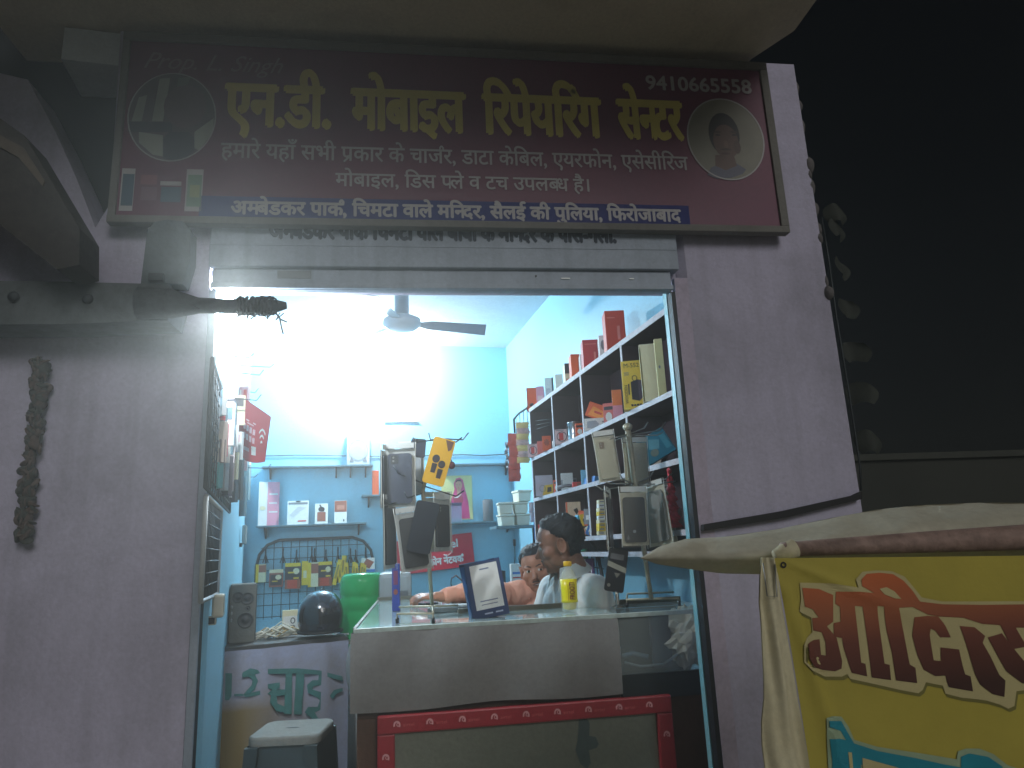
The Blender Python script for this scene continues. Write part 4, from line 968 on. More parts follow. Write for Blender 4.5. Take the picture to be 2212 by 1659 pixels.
# socket and hanging tag near the back left corner
p = lwp(528, 1155, .03); m = MB(); m.box((0, 0, 0), (.1, .03, .13), M('old_socket', (150, 160, 160), .5), bev=.006); m.box((.01, -.02, -.07), (.05, .02, .03), BLACK, bev=.004); one(m, 'power_socket', 'old grey socket board on the left inner wall beside the back corner', 'socket', p, LRZ + rad(180))
p = lwp(472, 1308, .04); m = MB(); m.box((0, 0, 0), (.07, .04, .08), M('cream_socket', (176, 172, 156), .5), bev=.008); m.box((-.0, .02, -.05), (.04, .03, .03), BLACK, bev=.004); one(m, 'power_socket', 'cream switch box low on the left inner wall under the lower wire grid', 'socket', p, LRZ)

# ------------------------------------------------------------------ low table at the left with its banner skirt
TZ = .85
a, b = Z(474, 1400, TZ), Z(752, 1374, TZ)
d_ = (b - a).normalized(); n_ = Vector((-d_.y, d_.x, 0)); TRZ = math.atan2(d_.y, d_.x); TL_ = (b - a).length
TT = Matrix.Translation(a) @ Matrix.Rotation(TRZ, 4, 'Z')
t = thing('side_table', 'dark wooden table at the left with a painted cloth skirt', 'table', a, TRZ)
m = MB(); m.bx(-.06, TL_, 0, .62, -.03, 0, WOODD, bev=.004); m.build('table_top', t)
for x in (-.02, TL_ - .05):
    for y in (.05, .55): m = MB(); m.bx(x, x + .045, y, y + .045, FLOOR - TZ, -.0305, WOODD); m.build('leg', t)
SKIRT = stained('skirt_cloth', (150, 152, 172), (128, 112, 84), .9, 1.6, rough=.8, bump=.05)
nt = SKIRT.node_tree
tcs = [n for n in nt.nodes if n.type == 'TEX_COORD'][0]; sep = nt.nodes.new('ShaderNodeSeparateXYZ'); nt.links.new(tcs.outputs['Object'], sep.inputs[0])
mp = nt.nodes.new('ShaderNodeMapRange'); mp.inputs[1].default_value = .12; mp.inputs[2].default_value = .55; mp.inputs[3].default_value = 1; mp.inputs[4].default_value = 0
nt.links.new(sep.outputs[0], mp.inputs[0])
mp2 = nt.nodes.new('ShaderNodeMapRange'); mp2.inputs[1].default_value = -.25; mp2.inputs[2].default_value = -.32; mp2.inputs[3].default_value = 0; mp2.inputs[4].default_value = 1
nt.links.new(sep.outputs[2], mp2.inputs[0])
mu = nt.nodes.new('ShaderNodeMath'); mu.operation = 'MULTIPLY'; nt.links.new(mp.outputs[0], mu.inputs[0]); nt.links.new(mp2.outputs[0], mu.inputs[1])
mxs = nt.nodes.new('ShaderNodeMixRGB'); mxs.inputs[2].default_value = (*lin((122, 104, 66)), 1)
bs = nt.nodes['Principled BSDF']; nt.links.new(bs.inputs['Base Color'].links[0].from_socket, mxs.inputs[1]); nt.links.new(mu.outputs[0], mxs.inputs[0]); nt.links.new(mxs.outputs[0], bs.inputs['Base Color'])
def skirt(u, v): return Vector((-.05 + (TL_ + .05) * u, -.012 + .01 * math.sin(u * 13 + v) + .006 * math.sin(u * 29), -.02 - .68 * v))
m = MB(); m.grid(skirt, 30, 10, SKIRT); sk_ = m.build('cloth_skirt', t)
def skp(px, py):
    w_ = plane(px, py, n_, a - n_ * .026); l = TT.inverted() @ w_; return l
GRN = M('green_paint', (62, 112, 108), .7, var=.2, scale=25)
m = MB()
def s3(x, y): return ((420 + x / 3.687) / 1.1573, (1550 + y / 3.687) / 1.1573)      # measured on an enlarged view
for pts in ([(920, 450), (1200, 445), (1400, 465), (1610, 520), (1610, 562), (1400, 505), (1200, 492), (920, 497)], [(1085, 490), (1145, 490), (1140, 870), (1070, 865)], [(1180, 490), (1258, 492), (1232, 870), (1160, 868)],
            [(920, 590), (1030, 575), (1030, 625), (990, 640), (1085, 640), (1085, 690), (1000, 700), (1010, 770), (1080, 800), (1080, 850), (1000, 840), (940, 760), (950, 690), (915, 680), (960, 640), (920, 630)],
            [(1390, 500), (1440, 505), (1425, 600), (1340, 610), (1330, 640), (1430, 670), (1460, 740), (1430, 820), (1350, 850), (1385, 905), (1330, 910), (1260, 850), (1290, 800), (1380, 800), (1400, 740), (1370, 710), (1290, 670), (1280, 600), (1330, 555), (1385, 555)],
            [(1490, 700), (1530, 645), (1610, 625), (1610, 655), (1550, 680), (1520, 730)], [(530, 490), (590, 490), (585, 700), (560, 740), (525, 735)], [(610, 680), (690, 680), (690, 700), (610, 700)],
            [(690, 480), (760, 445), (830, 460), (850, 490), (800, 500), (830, 560), (800, 640), (740, 690), (690, 690), (770, 600), (780, 550), (740, 520), (690, 530), (680, 510)], [(690, 690), (850, 650), (870, 660), (850, 690), (720, 710)]):
    m.poly([skp(*s3(*p)) for p in pts], GRN)
m.text('12', 0, 0.001, 0, .001, 5, GRN) if False else None
m.build('painted_lettering', sk_)
# speaker on the table
def onT(u, v, dz=.001): return TT @ Vector((u, v, dz))
def tab(px, py, z=TZ): p = Z(px, py, z); l = TT.inverted() @ p; return p, l
g = TRZ - .08
pA, pB = Z(499, 1390, TZ), Z(551, 1388, TZ)
w = (pB - pA).length; zz = plane(525, 1262, n_, pA).z - TZ
t = thing('floor_speaker', 'dusty grey loudspeaker with two round drivers standing on the left table', 'speaker', (pA + pB) / 2 + n_ * .1 + Vector((0, 0, .001)), g)
SPK = stained('speaker_grey', (104, 104, 98), (78, 78, 74), .6, 9)
m = MB(); m.box((0, 0, zz / 2), (w, .2, zz), SPK, bev=.006); cb_ = m.build('cabinet', t)
m = MB(); m.bx(w / 2 + .0005, w / 2 + .004, -.09, .09, .01, zz - .01, M('speaker_side', (66, 70, 72), .6)); m.build('side_panel', t)
for u, v, r_ in ((.16, .75, .034), (-.2, .78, .03), (.12, .38, .042), (.2, .58, .014)):
    m = MB(); T = Matrix.Translation((u * w, -.1005, v * zz)) @ Matrix.Rotation(rad(90), 4, 'X')
    m.lathe([(r_, 0), (r_, .006), (r_ * .88, .007), (r_ * .8, .001), (r_ * .4, -.0 + .0004), (r_ * .3, .008), (.001, .01)], M('driver_cone', (58, 58, 58), .5), 20, T); m.build('driver', cb_)
m = MB()
for k in range(3): m.ball((-.42 * w, -.103, zz * (.62 - .11 * k)), (.006, .006, .009), CHROME, 8, 6)
m.build('control_knobs', cb_)
# heap of white cables and a card
m = MB(); rr = random.Random(9); p0, _ = tab(612, 1382)
WC = M('white_cable', (206, 202, 186), .5, var=.1)
for k in range(26):
    x = rr.uniform(-.12, .1); y = rr.uniform(-.04, .1); z = .008 + .075 * max(0, 1 - abs(x) / .16) * rr.random()
    a_ = rr.uniform(-.5, .5); L_ = rr.uniform(.06, .12)
    m.tube([(x - L_ * math.cos(a_), y, .006 + rr.random() * .01), (x, y + .01, z + .012), (x + L_ * .6 * math.cos(a_), y + L_ * math.sin(a_), z * .6 + .004)], rr.choice([.004, .005, .007]), WC if k % 5 else M('beige_cable', (196, 170, 120), .5), 6)
one(m, 'cable_heap', 'tangled heap of white cables lying on the left table', 'cables', p0 + n_ * .08 + Vector((0, 0, .001)), TRZ, kind=None)
p0, _ = tab(628, 1350, TZ + .05); zc = plane(628, 1318, n_, p0).z
package('accessory_packet', 'white packet with a black hook print standing behind the white cables', 'packet', Vector((p0.x, p0.y, TZ + .001)), (.1, .02, zc - TZ), CREAM, TRZ, None, [('r', .05, .95, .02, .75, WHITE), ('o', .6, .55, .14, .13, BLACK, .05), ('p', [(.3, .1), (.8, .1), (.7, .35), (.4, .35)], BLACK)])
# helmet
p0, _ = tab(700, 1381); hc = p0 + n_ * .12
rx_ = 45 / F_PX * 3.95
t = thing('helmet', 'glossy black motorcycle helmet resting on the left table beside the green jar', 'helmet', hc + Vector((0, 0, .001)), TRZ)
HEL = M('helmet_shell', (34, 37, 46), .22, var=.08, coat=.6)
m = MB()
def helm(a, b):
    th = 2 * math.pi * a; ph = -.62 + (math.pi / 2 + .62) * b
    r_ = .127 * math.cos(ph) ** .85 if ph < 1.56 else 0.0001
    return Vector((r_ * math.cos(th) * 1.0, r_ * math.sin(th) * 1.12, .112 + .142 * math.sin(ph)))
m.grid(helm, 40, 18, HEL); hs_ = m.build('shell', t)
m = MB(); m.tube([(.12 * math.cos(a_), .134 * math.sin(a_), .032) for a_ in [2 * math.pi * k / 30 for k in range(31)]], .007, M('helmet_rim', (18, 18, 20), .6), 6); m.build('rim', t)
m = MB(); m.grid(lambda a, b: Vector(((.1285 - .002 * b) * math.cos(rad(200 - 100 * a)) , -(.144) * math.sin(rad(20 + 140 * a)) * 1.0, .07 + .07 * b)) if False else helm(.55 + .3 * a, .18 + .26 * b) * 1.012, 16, 5, M('helmet_visor', (20, 22, 28), .08, coat=1.0)); m.build('visor', hs_)
m = MB(); m.tube([(.0, 0, .2525), (.01, 0, .258)], [.012, .004], HEL, 8); m.build('knob', hs_)
# ------------------------------------------------------------------ green water jar
yj = 2.02
pt, pb_ = Y(783, 1238, yj), Y(783, 1405, yj)
R_ = (Y(832, 1280, yj).x - Y(734, 1280, yj).x) / 2; H_ = pt.z - pb_.z
t = thing('water_jar', 'translucent green plastic water jar upside down behind the left end of the counter', 'jar', (pt.x, yj, pb_.z))
GJ = M('green_jar_plastic', (30, 205, 110), .2, var=.1, scale=6, trans=.5, ior=1.2, coat=.3)
prof = [(R_ * .8, 0), (R_ * .97, .02), (R_, .05), (R_, .105), (R_ * .95, .118), (R_, .131), (R_, .22), (R_ * .95, .233), (R_, .246), (R_, .30), (R_ * .95, .313), (R_, .326), (R_, H_ - .085), (R_ * .93, H_ - .045), (R_ * .7, H_ - .012), (R_ * .42, H_), (R_ * .3, H_ + .012), (R_ * .28, H_ + .045), (R_ * .31, H_ + .05), (R_ * .31, H_ + .06)]
prof = [q_ for q_ in prof if q_[1] <= H_ + .07]; prof.sort(key=lambda q_: q_[1])
prof = [(R_ * .5, -.03), (R_ * .7, -.012)] + [q_ for q_ in prof if q_[1] < H_ - .09] + [(R_, H_ - .085), (R_ * .985, H_ - .045), (R_ * .92, H_ - .016), (R_ * .78, H_), (R_ * .5, H_ - .002), (R_ * .4, H_ - .012), (.001, H_ - .014)]
MB().lathe(prof, GJ, 36).build('bottle', t)
t = thing('jar_stand', 'white water dispenser base with a small tap under the green jar', 'stand', (pt.x, yj, FLOOR))
MB().lathe([(R_ * .9, 0), (R_ * .9, pb_.z - FLOOR - .032)], M('dispenser_white', (205, 208, 208), .45), 28).build('base', t)
m = MB(); q = Y(742, 1372, 1.86) - Vector((pt.x, yj, FLOOR)); m.tube([q + Vector((.05, .06, -.05)), q + Vector((0, 0, -.03)), q + Vector((0, 0, 0))], .014, LAMPW, 8); m.tube([q + Vector((-.03, 0, .005)), q + Vector((.03, 0, .005))], .006, LAMPW, 6); m.build('tap', t)

# ------------------------------------------------------------------ stool
SZ = .57
cs = [Z(*p, SZ) for p in [(538, 1588), (697, 1580), (714, 1558), (580, 1562)]]
cen = sum(cs, Vector()) / 4; ux = (cs[1] - cs[0]).normalized(); srz = math.atan2(ux.y, ux.x); sw = ((cs[1] - cs[0]).length + (cs[2] - cs[3]).length) / 2 * 1.02
t = thing('plastic_stool', 'dark plastic stool with a pale dusty seat in front of the painted cloth skirt', 'stool', (cen.x, cen.y, FLOOR), srz)
hs = SZ - FLOOR; q = sw / 2
STM = M('stool_plastic', (62, 72, 74), .45, var=.15)
def sq(r_, z, k=.32, n=8):
    out = []
    for cx_, cy_, a_ in ((1, -1, -90), (1, 1, 0), (-1, 1, 90), (-1, -1, 180)):
        for i in range(n): an = rad(a_ + 90 * i / (n - 1)); out.append((cx_ * r_ * (1 - k) + r_ * k * math.cos(an), cy_ * r_ * (1 - k) + r_ * k * math.sin(an), z))
    return out
def loftm(m, rings, mat_, cap=True, smooth=True):
    n = len(rings[0]); vs = [v for r_ in rings for v in r_]
    m._new(vs, [(i * n + k, i * n + (k + 1) % n, (i + 1) * n + (k + 1) % n, (i + 1) * n + k) for i in range(len(rings) - 1) for k in range(n)], mat_, smooth)
    if cap: m._new(rings[-1], [tuple(range(n))], mat_); m._new(rings[0], [tuple(range(n - 1, -1, -1))], mat_)
m = MB(); loftm(m, [sq(q * 1.0, hs - .035), sq(q, hs - .012), sq(q * .985, hs - .003), sq(q * .95, hs)], stained('stool_top', (124, 124, 118), (92, 94, 90), .6, 9)); 
m.build('seat', t)
m = MB(); m.ball((0, 0, hs + .0005), (.03, .008, .0012), DARKGAP, 14, 4); m.build('grip_slot', t)
for sx_ in (-1, 1):
    for sy_ in (-1, 1):
        m = MB(); m.prism([(sx_ * q * .62, hs - .036), (sx_ * q * .98, hs - .036), (sx_ * q * 1.16, 0), (sx_ * q * .86, 0)][::sx_], sy_ * q * 1.06 - .012, sy_ * q * 1.06 + .012, STM, T=Matrix(((1, 0, 0, 0), (0, 1, -sy_ * .28, sy_ * .28 * hs * .0 - 0 + 0), (0, 0, 1, 0), (0, 0, 0, 1))) if False else None); m.build('leg', t)
m = MB()
for sy_ in (-1, 1):
    m._new([(-q * .96, sy_ * q * .97, hs - .034), (q * .96, sy_ * q * .97, hs - .034), (q * 1.08, sy_ * q * 1.04, hs - .25), (-q * 1.08, sy_ * q * 1.04, hs - .25)], [(0, 1, 2, 3)], STM)
for sx_ in (-1, 1):
    m._new([(sx_ * q * .97, -q * .96, hs - .034), (sx_ * q * .97, q * .96, hs - .034), (sx_ * q * 1.05, q * 1.08, hs - .25), (sx_ * q * 1.05, -q * 1.08, hs - .25)], [(0, 1, 2, 3)], STM)
m.ring(0.02, hs - .21, .05, .05, .014, -q * 1.035, M('stool_ring', (96, 106, 108), .5)); m.disc(.02, hs - .21, .036, .036, -q * 1.036, DARKGAP, 20)
m.build('apron', t)

# ------------------------------------------------------------------ counter
CZ, CFY = 1.026, 0.30
cx0 = Y(765, 1360, CFY).x; cx1 = 1.17; WX = .16; WY = 1.83
t = thing('shop_counter', 'glass topped shop counter with a grey plastic sheet hung over its front', 'counter', (cx0, CFY, FLOOR))
GLASS = M('counter_glass', (176, 196, 194), .07, var=.12, scale=3, coat=.3)
EDGEW = M('glass_edge', (176, 190, 184), .3, var=.25, scale=30)
RIM = stained('counter_rim', (104, 100, 86), (70, 68, 60), .6, 10, rough=.5)
CARC = stained('counter_wood', (88, 62, 46), (54, 40, 32), .7, 7, rough=.6)
mb = MB(); mb.prism([(cx0 + .008, CFY + .008), (.757, CFY + .008), (.757, .70), (WX, .70), (WX, WY), (cx0 + .008, WY)], CZ - .012, CZ, GLASS, T=PLAN); mb.build('glass_top', t, world=True)
mb = MB(); mb.bx(.7575, cx1 - .002, CFY + .008, .6995, CZ - .012, CZ, M('case_top_glass', (200, 216, 214), .06, var=.1, alpha=.3, coat=.4)); mb.build('case_top', t, world=True)
mb = MB(); mb.bx(cx0 - .002, cx1 - .002, CFY - .004, CFY + .0078, CZ - .016, CZ + .001, EDGEW, bev=.002); mb.build('front_edge', t, world=True)
mb = MB()
mb.bx(cx0 - .004, WX + .012, WY, WY + .02, CZ - .016, CZ + .018, RIM, bev=.003); mb.bx(WX, WX + .014, .72, WY - .0005, CZ - .016, CZ + .008, RIM, bev=.003); mb.bx(WX, cx1 - .003, .7, .718, CZ - .016, CZ + .02, RIM, bev=.003)
mb.bx(cx0 - .006, cx0 + .0075, CFY + .0085, WY - .0005, CZ - .016, CZ + .004, RIM, bev=.003)
mb.build('rim', t, world=True)
mb = MB(); mb.prism([(cx0 + .01, CFY + .02), (cx1 - .003, CFY + .02), (cx1 - .003, .70), (WX, .70), (WX, WY - .002), (cx0 + .01, WY - .002)], FLOOR, .71, CARC, T=PLAN)
mb.bx(cx0 + .01, .755, CFY + .03, CFY + .05, .7105, CZ - .0165, CARC); mb.bx(cx0 + .01, cx0 + .03, CFY + .0505, WY - .002, .7105, CZ - .0165, CARC)
mb.bx(.80, cx1 - .003, .66, .69, .7105, CZ - .0165, M('case_back', (30, 40, 46), .5))
mb.build('carcass', t, world=True)
mb = MB(); mb.bx(.758, cx1 - .003, CFY + .012, CFY + .016, .80, CZ - .017, M('case_glass', (210, 225, 225), .03, var=0, alpha=.16, coat=.4)); mb.build('case_pane', t, world=True)
mb = MB(); mb.bx(.758, cx1 - .003, CFY + .004, CFY + .028, .7105, .7995, M('case_foot', (34, 42, 46), .5, var=.2)); mb.bx(.92, 1.0, .4, .42, .80, CZ - .018, M('case_post', (72, 72, 88), .5)); mb.build('case_base', t, world=True)
# plastic sheet hung over the front, wraps the left corner
PB = .738
FLEX = stained('flex_sheet', (134, 133, 132), (104, 100, 98), .7, 3.4, rough=.55, bump=.10, bscale=9, streak=.25)
def flex(a, b):
    x = cx0 - .012 + (.756 - cx0 + .012) * a; z = CZ - .014 - (CZ - .014 - PB) * b
    y = CFY - .006 - .012 * math.sin(math.pi * b) * (.4 + .6 * math.sin(a * 5) ** 2) - .004 * math.sin(a * 17 + b * 2)
    return Vector((x, y, z - .006 * math.sin(a * 9) * b))
def flexside(a, b):
    p = flex(0, b); return Vector((p.x - .03 * math.sin(math.pi * min(1, b * 1.05)) * (1 - abs(2 * a - 1)) - .0 + .012 * a, p.y + .16 * a, p.z - (.0 if b < .9 else .02 * a)))
mb = MB(); mb.grid(flex, 40, 16, FLEX); mb.grid(flexside, 8, 16, FLEX); mb.build('front_sheet', t, world=True)
# framed poster panel below
q0, q1 = Y(815, 1560, CFY - .01), Y(1450, 1512, CFY - .01)
fx0, fx1 = q0.x, q1.x; ftop = .722; fbot = FLOOR + .04; fw_ = .062
RT = stained('red_glossy_tape', (158, 46, 54), (120, 50, 48), .5, 3, rough=.3, bump=.15, bscale=30)
mb = MB(); mb.bx(fx0 + .05, fx1 - .05, CFY + .004, CFY + .0195, fbot, ftop - .05, stained('grey_green_poster', (122, 126, 114), (92, 98, 90), .5, 2.4, rough=.5)); 
pp_ = mb.build('poster_panel', t, world=True)
mb = MB()
blot = [(.02, .10), (.05, .02), (.10, -.01), (.13, .02), (.12, .09), (.18, .10), (.2, .12), (.18, .16), (.13, .17), (.14, .24), (.10, .29), (.06, .27), (.05, .2), (.04, .15)]
c_ = Y(1268, 1600, CFY); mb.poly([(c_.x - .055 + u * .5, CFY + .003, c_.z - .09 + v * .62) for u, v in blot], M('grey_blot', (84, 98, 98), .6, var=.2)); mb.build('stain', pp_, world=True)
mb = MB()
mb.bx(fx0, fx1, CFY - .014, CFY + .0192, ftop - fw_, ftop, RT, bev=.006)
mb.bx(fx0, fx0 + fw_, CFY - .013, CFY + .0191, fbot, ftop - fw_ - .0005, RT, bev=.006); mb.bx(fx1 - fw_, fx1, CFY - .013, CFY + .0191, fbot, ftop - fw_ - .0005, RT, bev=.006)
rf_ = mb.build('red_frame', t, world=True)
mb = MB(); LOGO = M('logo_print', (216, 156, 158), .5)
for k in range(9):
    x = fx0 + .07 + k * .118; z = ftop - .033
    if x > fx1 - .03: break
    mb.ring(x, z, .013, .015, .006, CFY - .0147, LOGO, 14, a0=-30, a1=200); mb.ring(x + .004, z + .002, .006, .007, .003, CFY - .0149, LOGO, 10, a0=60, a1=330)
    if x < fx1 - .13: mb.text('airtel', x + .022, x + .062, z - .006, z + .006, CFY - .0147, M('logo_small_print', (200, 96, 96), .5), latin=True)
for sx_ in (fx0 + .03, fx1 - .03):
    for k in range(3):
        z = ftop - .14 - k * .16; mb.ring(sx_, z, .013, .015, .006, CFY - .0137, LOGO, 14, a0=-30, a1=200); mb.ring(sx_ + .004, z + .002, .006, .007, .003, CFY - .0139, LOGO, 10, a0=60, a1=330)
mb.build('frame_logos', rf_, world=True)
# crumpled paper and wires inside the glass case
m = MB(); rr = random.Random(4)
c_ = Y(1478, 1432, .46)
def crump(a, b):
    th = 2 * math.pi * a; ph = math.pi * (b - .5); r_ = .09 * (1 + .5 * noise.noise(Vector((math.cos(th) * 2.6, math.sin(th) * 2.6, ph * 2.2))) + .3 * noise.noise(Vector((math.cos(th) * 7, math.sin(th) * 7, ph * 6))))
    return Vector((r_ * math.cos(ph) * math.cos(th) * 1.1, r_ * math.cos(ph) * math.sin(th) * .9, r_ * math.sin(ph) * 1.15))
m.grid(crump, 26, 16, M('crumpled_paper', (226, 222, 204), .7, var=.06), smooth=False); one(m, 'crumpled_paper', 'crumpled white paper stuffed into the dark glass case of the counter', 'paper', (c_.x + .01, .425, .80 + .112), 0)
m = MB(); m.tube([(.80, .40, .83), (.86, .38, .815), (.95, .37, .818), (1.02, .39, .85), (1.05, .40, .87)], .005, M('clear_tube', (150, 170, 180), .3), 6); m.tube([(.80, .42, .85), (.84, .42, .86), (.9, .40, .845)], .01, M('bluish_wrap', (96, 130, 150), .3), 6)
one(m, 'loose_cable', 'loose pale cable lying in the dark glass case of the counter', 'cable', (0, 0, 0))

# ------------------------------------------------------------------ things on the counter
def onC(px, py, dz=.0012): p = Z(px, py, CZ); return Vector((p.x, p.y, CZ + dz))
# payment stand, an A-shaped board; its square code is left blank
L0 = onC(1062, 1334); 
wq = (Y(1110, 1330, L0.y).x - Y(1030, 1337, L0.y).x); hq = Y(1060, 1206, L0.y).z - CZ
NAVY = M('navy_card', (28, 52, 96), .45, var=.08)
t = thing('payment_stand', 'dark blue folded payment stand with a white panel on the front of the counter', 'stand', L0, -.12)
lean = Matrix.Rotation(rad(-13), 4, 'X') @ Matrix.Rotation(rad(-9), 4, 'Y')
m = MB(); m.box((0, 0, hq / 2), (wq, .006, hq), NAVY, T=lean, bev=.0015); m.rect(-wq / 2, wq / 2, hq * .985, hq * .9985, -.0036, M('stand_edge_blue', (60, 130, 180), .4), lean); fb_ = m.build('front_board', t)
m = MB(); m.rect(-wq * .36, wq * .4, hq * .15, hq * .93, -.0038, M('stand_white', (222, 222, 218), .4, var=.04), lean)
for a_, b_, c0, d0 in ((-.1, .16, .83, .855), (-.22, .26, .28, .3), (-.2, .24, .22, .235)): m.rect(a_ * wq, b_ * wq, c0 * hq, d0 * hq, -.0042, M('stand_print', (110, 116, 140), .5), lean)
for a_, b_ in ((-.16, .06), (.14, .34)): m.rect(a_ * wq, b_ * wq, .06 * hq, .085 * hq, -.0042, M('stand_pale_print', (180, 190, 210), .5), lean)
m.build('front_print', fb_)
m = MB(); backl = Matrix.Translation((-.02, .115, 0)) @ Matrix.Rotation(rad(16), 4, 'X') @ Matrix.Rotation(rad(-9), 4, 'Y'); m.box((0, 0, hq / 2), (wq, .006, hq), NAVY, T=backl, bev=.0015); m.build('back_board', t)
m = MB(); m._new([lean @ Vector((-wq / 2, .004, .0)), backl @ Vector((-wq / 2, -.004, .0)), backl @ Vector((-wq / 2, -.004, hq * .95)), lean @ Vector((-wq / 2, .004, hq * .95))], [(0, 1, 2, 3)], M('stand_side_blue', (34, 78, 130), .45)); m.build('side_flap', t)
# mango drink bottle
L0 = onC(1232, 1322); hb_ = Y(1228, 1213, L0.y).z - CZ; rb_ = (Y(1249, 1290, L0.y).x - Y(1214, 1290, L0.y).x) / 2
t = thing('drink_bottle', 'small plastic bottle of yellow mango drink reading FROOTI on the front of the counter', 'bottle', L0)
k_ = hb_
PET = M('clear_bottle', (226, 232, 230), .05, var=0, alpha=.28, coat=.5)
MB().lathe([(rb_ * .8, 0), (rb_ * 1.0, .012), (rb_ * 1.0, .03 * 1), (rb_ * .93, k_ * .25), (rb_ * .94, k_ * .45), (rb_, k_ * .62), (rb_ * .96, k_ * .70), (rb_ * .75, k_ * .78), (rb_ * .5, k_ * .85), (rb_ * .42, k_ * .88), (rb_ * .42, k_ * .91)], PET, 28).build('shell', t)
MB().lathe([(rb_ * .5, .008), (rb_ * .8, .014), (rb_ * .86, k_ * .25), (rb_ * .88, k_ * .45), (rb_ * .92, k_ * .62), (rb_ * .1, k_ * .625)], M('mango_drink', (214, 196, 66), .3, var=.05), 24).build('drink', t)
lb0, lb1 = k_ * .19, k_ * .645
MB().lathe([(rb_ * 1.02, lb0), (rb_ * .965, k_ * .25), (rb_ * .975, k_ * .45), (rb_ * 1.03, lb1)], M('yellow_label', (232, 214, 20), .35, var=.06), 28).build('label_sleeve', t); ls_ = bpy.context.scene.objects[-1] if False else [c for c in t.children if c.name.startswith('label_sleeve')][0]
m = MB()
def wrapT(p): 
    a_ = p[0] / (rb_ * 1.06); r_ = rb_ * 1.06 + (-p[1]) ; return Vector((r_ * math.sin(a_), -r_ * math.cos(a_), p[2]))
def up(p): return wrapT((-(p[2]) + .004 , p[1], p[0]))
mt = M('label_red', (120, 30, 36), .4)
m.text('FROOTI', lb0 + .012, lb1 - .012, -.012 , .009, 0, mt, latin=True, bold=.0007, shear=.15, fn=up)
for zz_ in (.014, -.0165): m._new([up((lb0 + .008, 0, zz_)), up((lb1 - .02, 0, zz_)), up((lb1 - .02, 0, zz_ + .0016)), up((lb0 + .008, 0, zz_ + .0016))], [(0, 1, 2, 3)], mt)
m.build('label_lettering', ls_)
MB().lathe([(rb_ * .5, k_ * .905), (rb_ * .52, k_ * .915), (rb_ * .52, k_ * .985), (rb_ * .48, k_), (.001, k_ * 1.0)], M('yellow_cap', (226, 178, 20), .4), 22).build('cap', t)

# phone case stands
STANDM = M('stand_enamel', (168, 160, 138), .45, metal=.3, var=.2, scale=30)
CASEB = M('case_black', (26, 27, 34), .35, var=.15); CASEN = M('case_slate', (52, 58, 76), .4, var=.1); CASEC = M('case_clear', (196, 190, 166), .25, var=.08, alpha=.8)
POLY = M('poly_bag', (214, 218, 216), .12, var=.15, alpha=.08, coat=.7); POLY2 = M('dusty_poly_bag', (206, 202, 184), .2, var=.25, alpha=.11, coat=.6)
def case(label, px, py, hpx, y, tilt, rz, cm, bag=None, cam=True, wr=.48, group='phone cases hung on the display stands', extra=None, header=None, lens=None):
    """a phone case hanging with its top centre at the picture point, at depth y"""
    c0 = Y(px, py, y); h = c0.z - Y(px, py + hpx, y).z
    w = h * wr
    t = thing('phone_case', label, 'phone case', c0, group=group, rot=(Matrix.Rotation(rz, 4, 'Z') @ Matrix.Rotation(tilt, 4, 'Y')).to_euler())
    m = MB()
    r_ = w * .13; pts = []
    for cx_, cz_, a_ in ((w / 2 - r_, -r_, 90), (-w / 2 + r_, -r_, 180), (-w / 2 + r_, -h + r_, 270), (w / 2 - r_, -h + r_, 0)):
        rng = range(5)
        for i in rng: an = rad(a_ - 90 + 90 * (i / 4) if False else a_ + 90 * i / 4 - 0); pts.append((cx_ + r_ * math.cos(an) * 1.0, cz_ + r_ * math.sin(an)))
    pts = []
    for cx_, cz_, a_ in ((w / 2 - r_, -r_, 0), (-w / 2 + r_, -r_, 90), (-w / 2 + r_, -h + r_, 180), (w / 2 - r_, -h + r_, 270)):
        for i in range(5): an = rad(a_ + 90 * i / 4); pts.append((cx_ + r_ * math.cos(an), cz_ + r_ * math.sin(an)))
    m.prism(pts, -.005, .005, cm)
    cs_ = m.build('case_shell', t)
    if cam:
        m = MB(); lm = lens or BLACK; x0 = -w * .34
        m.box((x0 + w * .14, -.0062, -h * .12), (w * .28, .002, h * .17), lm, bev=.0008)
        m.disc(x0 + w * .1, -h * .08, w * .045, w * .045, -.0076, CHROME, 10); m.disc(x0 + w * .1, -h * .15, w * .045, w * .045, -.0076, CHROME, 10)
        m.build('camera_opening', cs_)
    if extra: extra(cs_, w, h)
    if bag:
        m = MB(); W2, H2 = w * .66, h * 1.1
        for s in (-1, 1):
            m.grid(lambda a, b: Vector((W2 * (2 * a - 1) * (1 - .06 * math.sin(3 * b)), s * (.0066 + .010 * math.sin(math.pi * a) * math.sin(math.pi * min(1, b * 1.1))) + .0015 * math.sin(a * 23 + b * 9), .045 - (H2 + .045) * b)), 10, 12, bag)
        for s in (-1, 1): m.tube([Vector((s * W2 * (1 - .06 * math.sin(3 * b)), 0, .045 - (H2 + .045) * b)) for b in [q_ / 8 for q_ in range(9)]], .0016, M('bag_edge_highlight', (214, 214, 206), .25, var=.1), 4)  # rolled bag edges, pale to carry the bright highlight down the sides
        bg_ = m.build('plastic_bag', t)
        m = MB(); m.rect(-W2 * .93, W2 * .93, -H2 * .97, .02, .0064, M('bag_card', (176, 178, 174), .5, var=.1) if bag is POLY else M('bag_card_cream', (188, 182, 160), .5, var=.12)); m.build('card_insert', bg_)
        m = MB(); m.rect(-W2 * .9, W2 * .9, .022, .043, -.004, header or M('bag_header', (212, 214, 210), .4, var=.05)); m.build('bag_header', bg_)
    return t
yA = .44
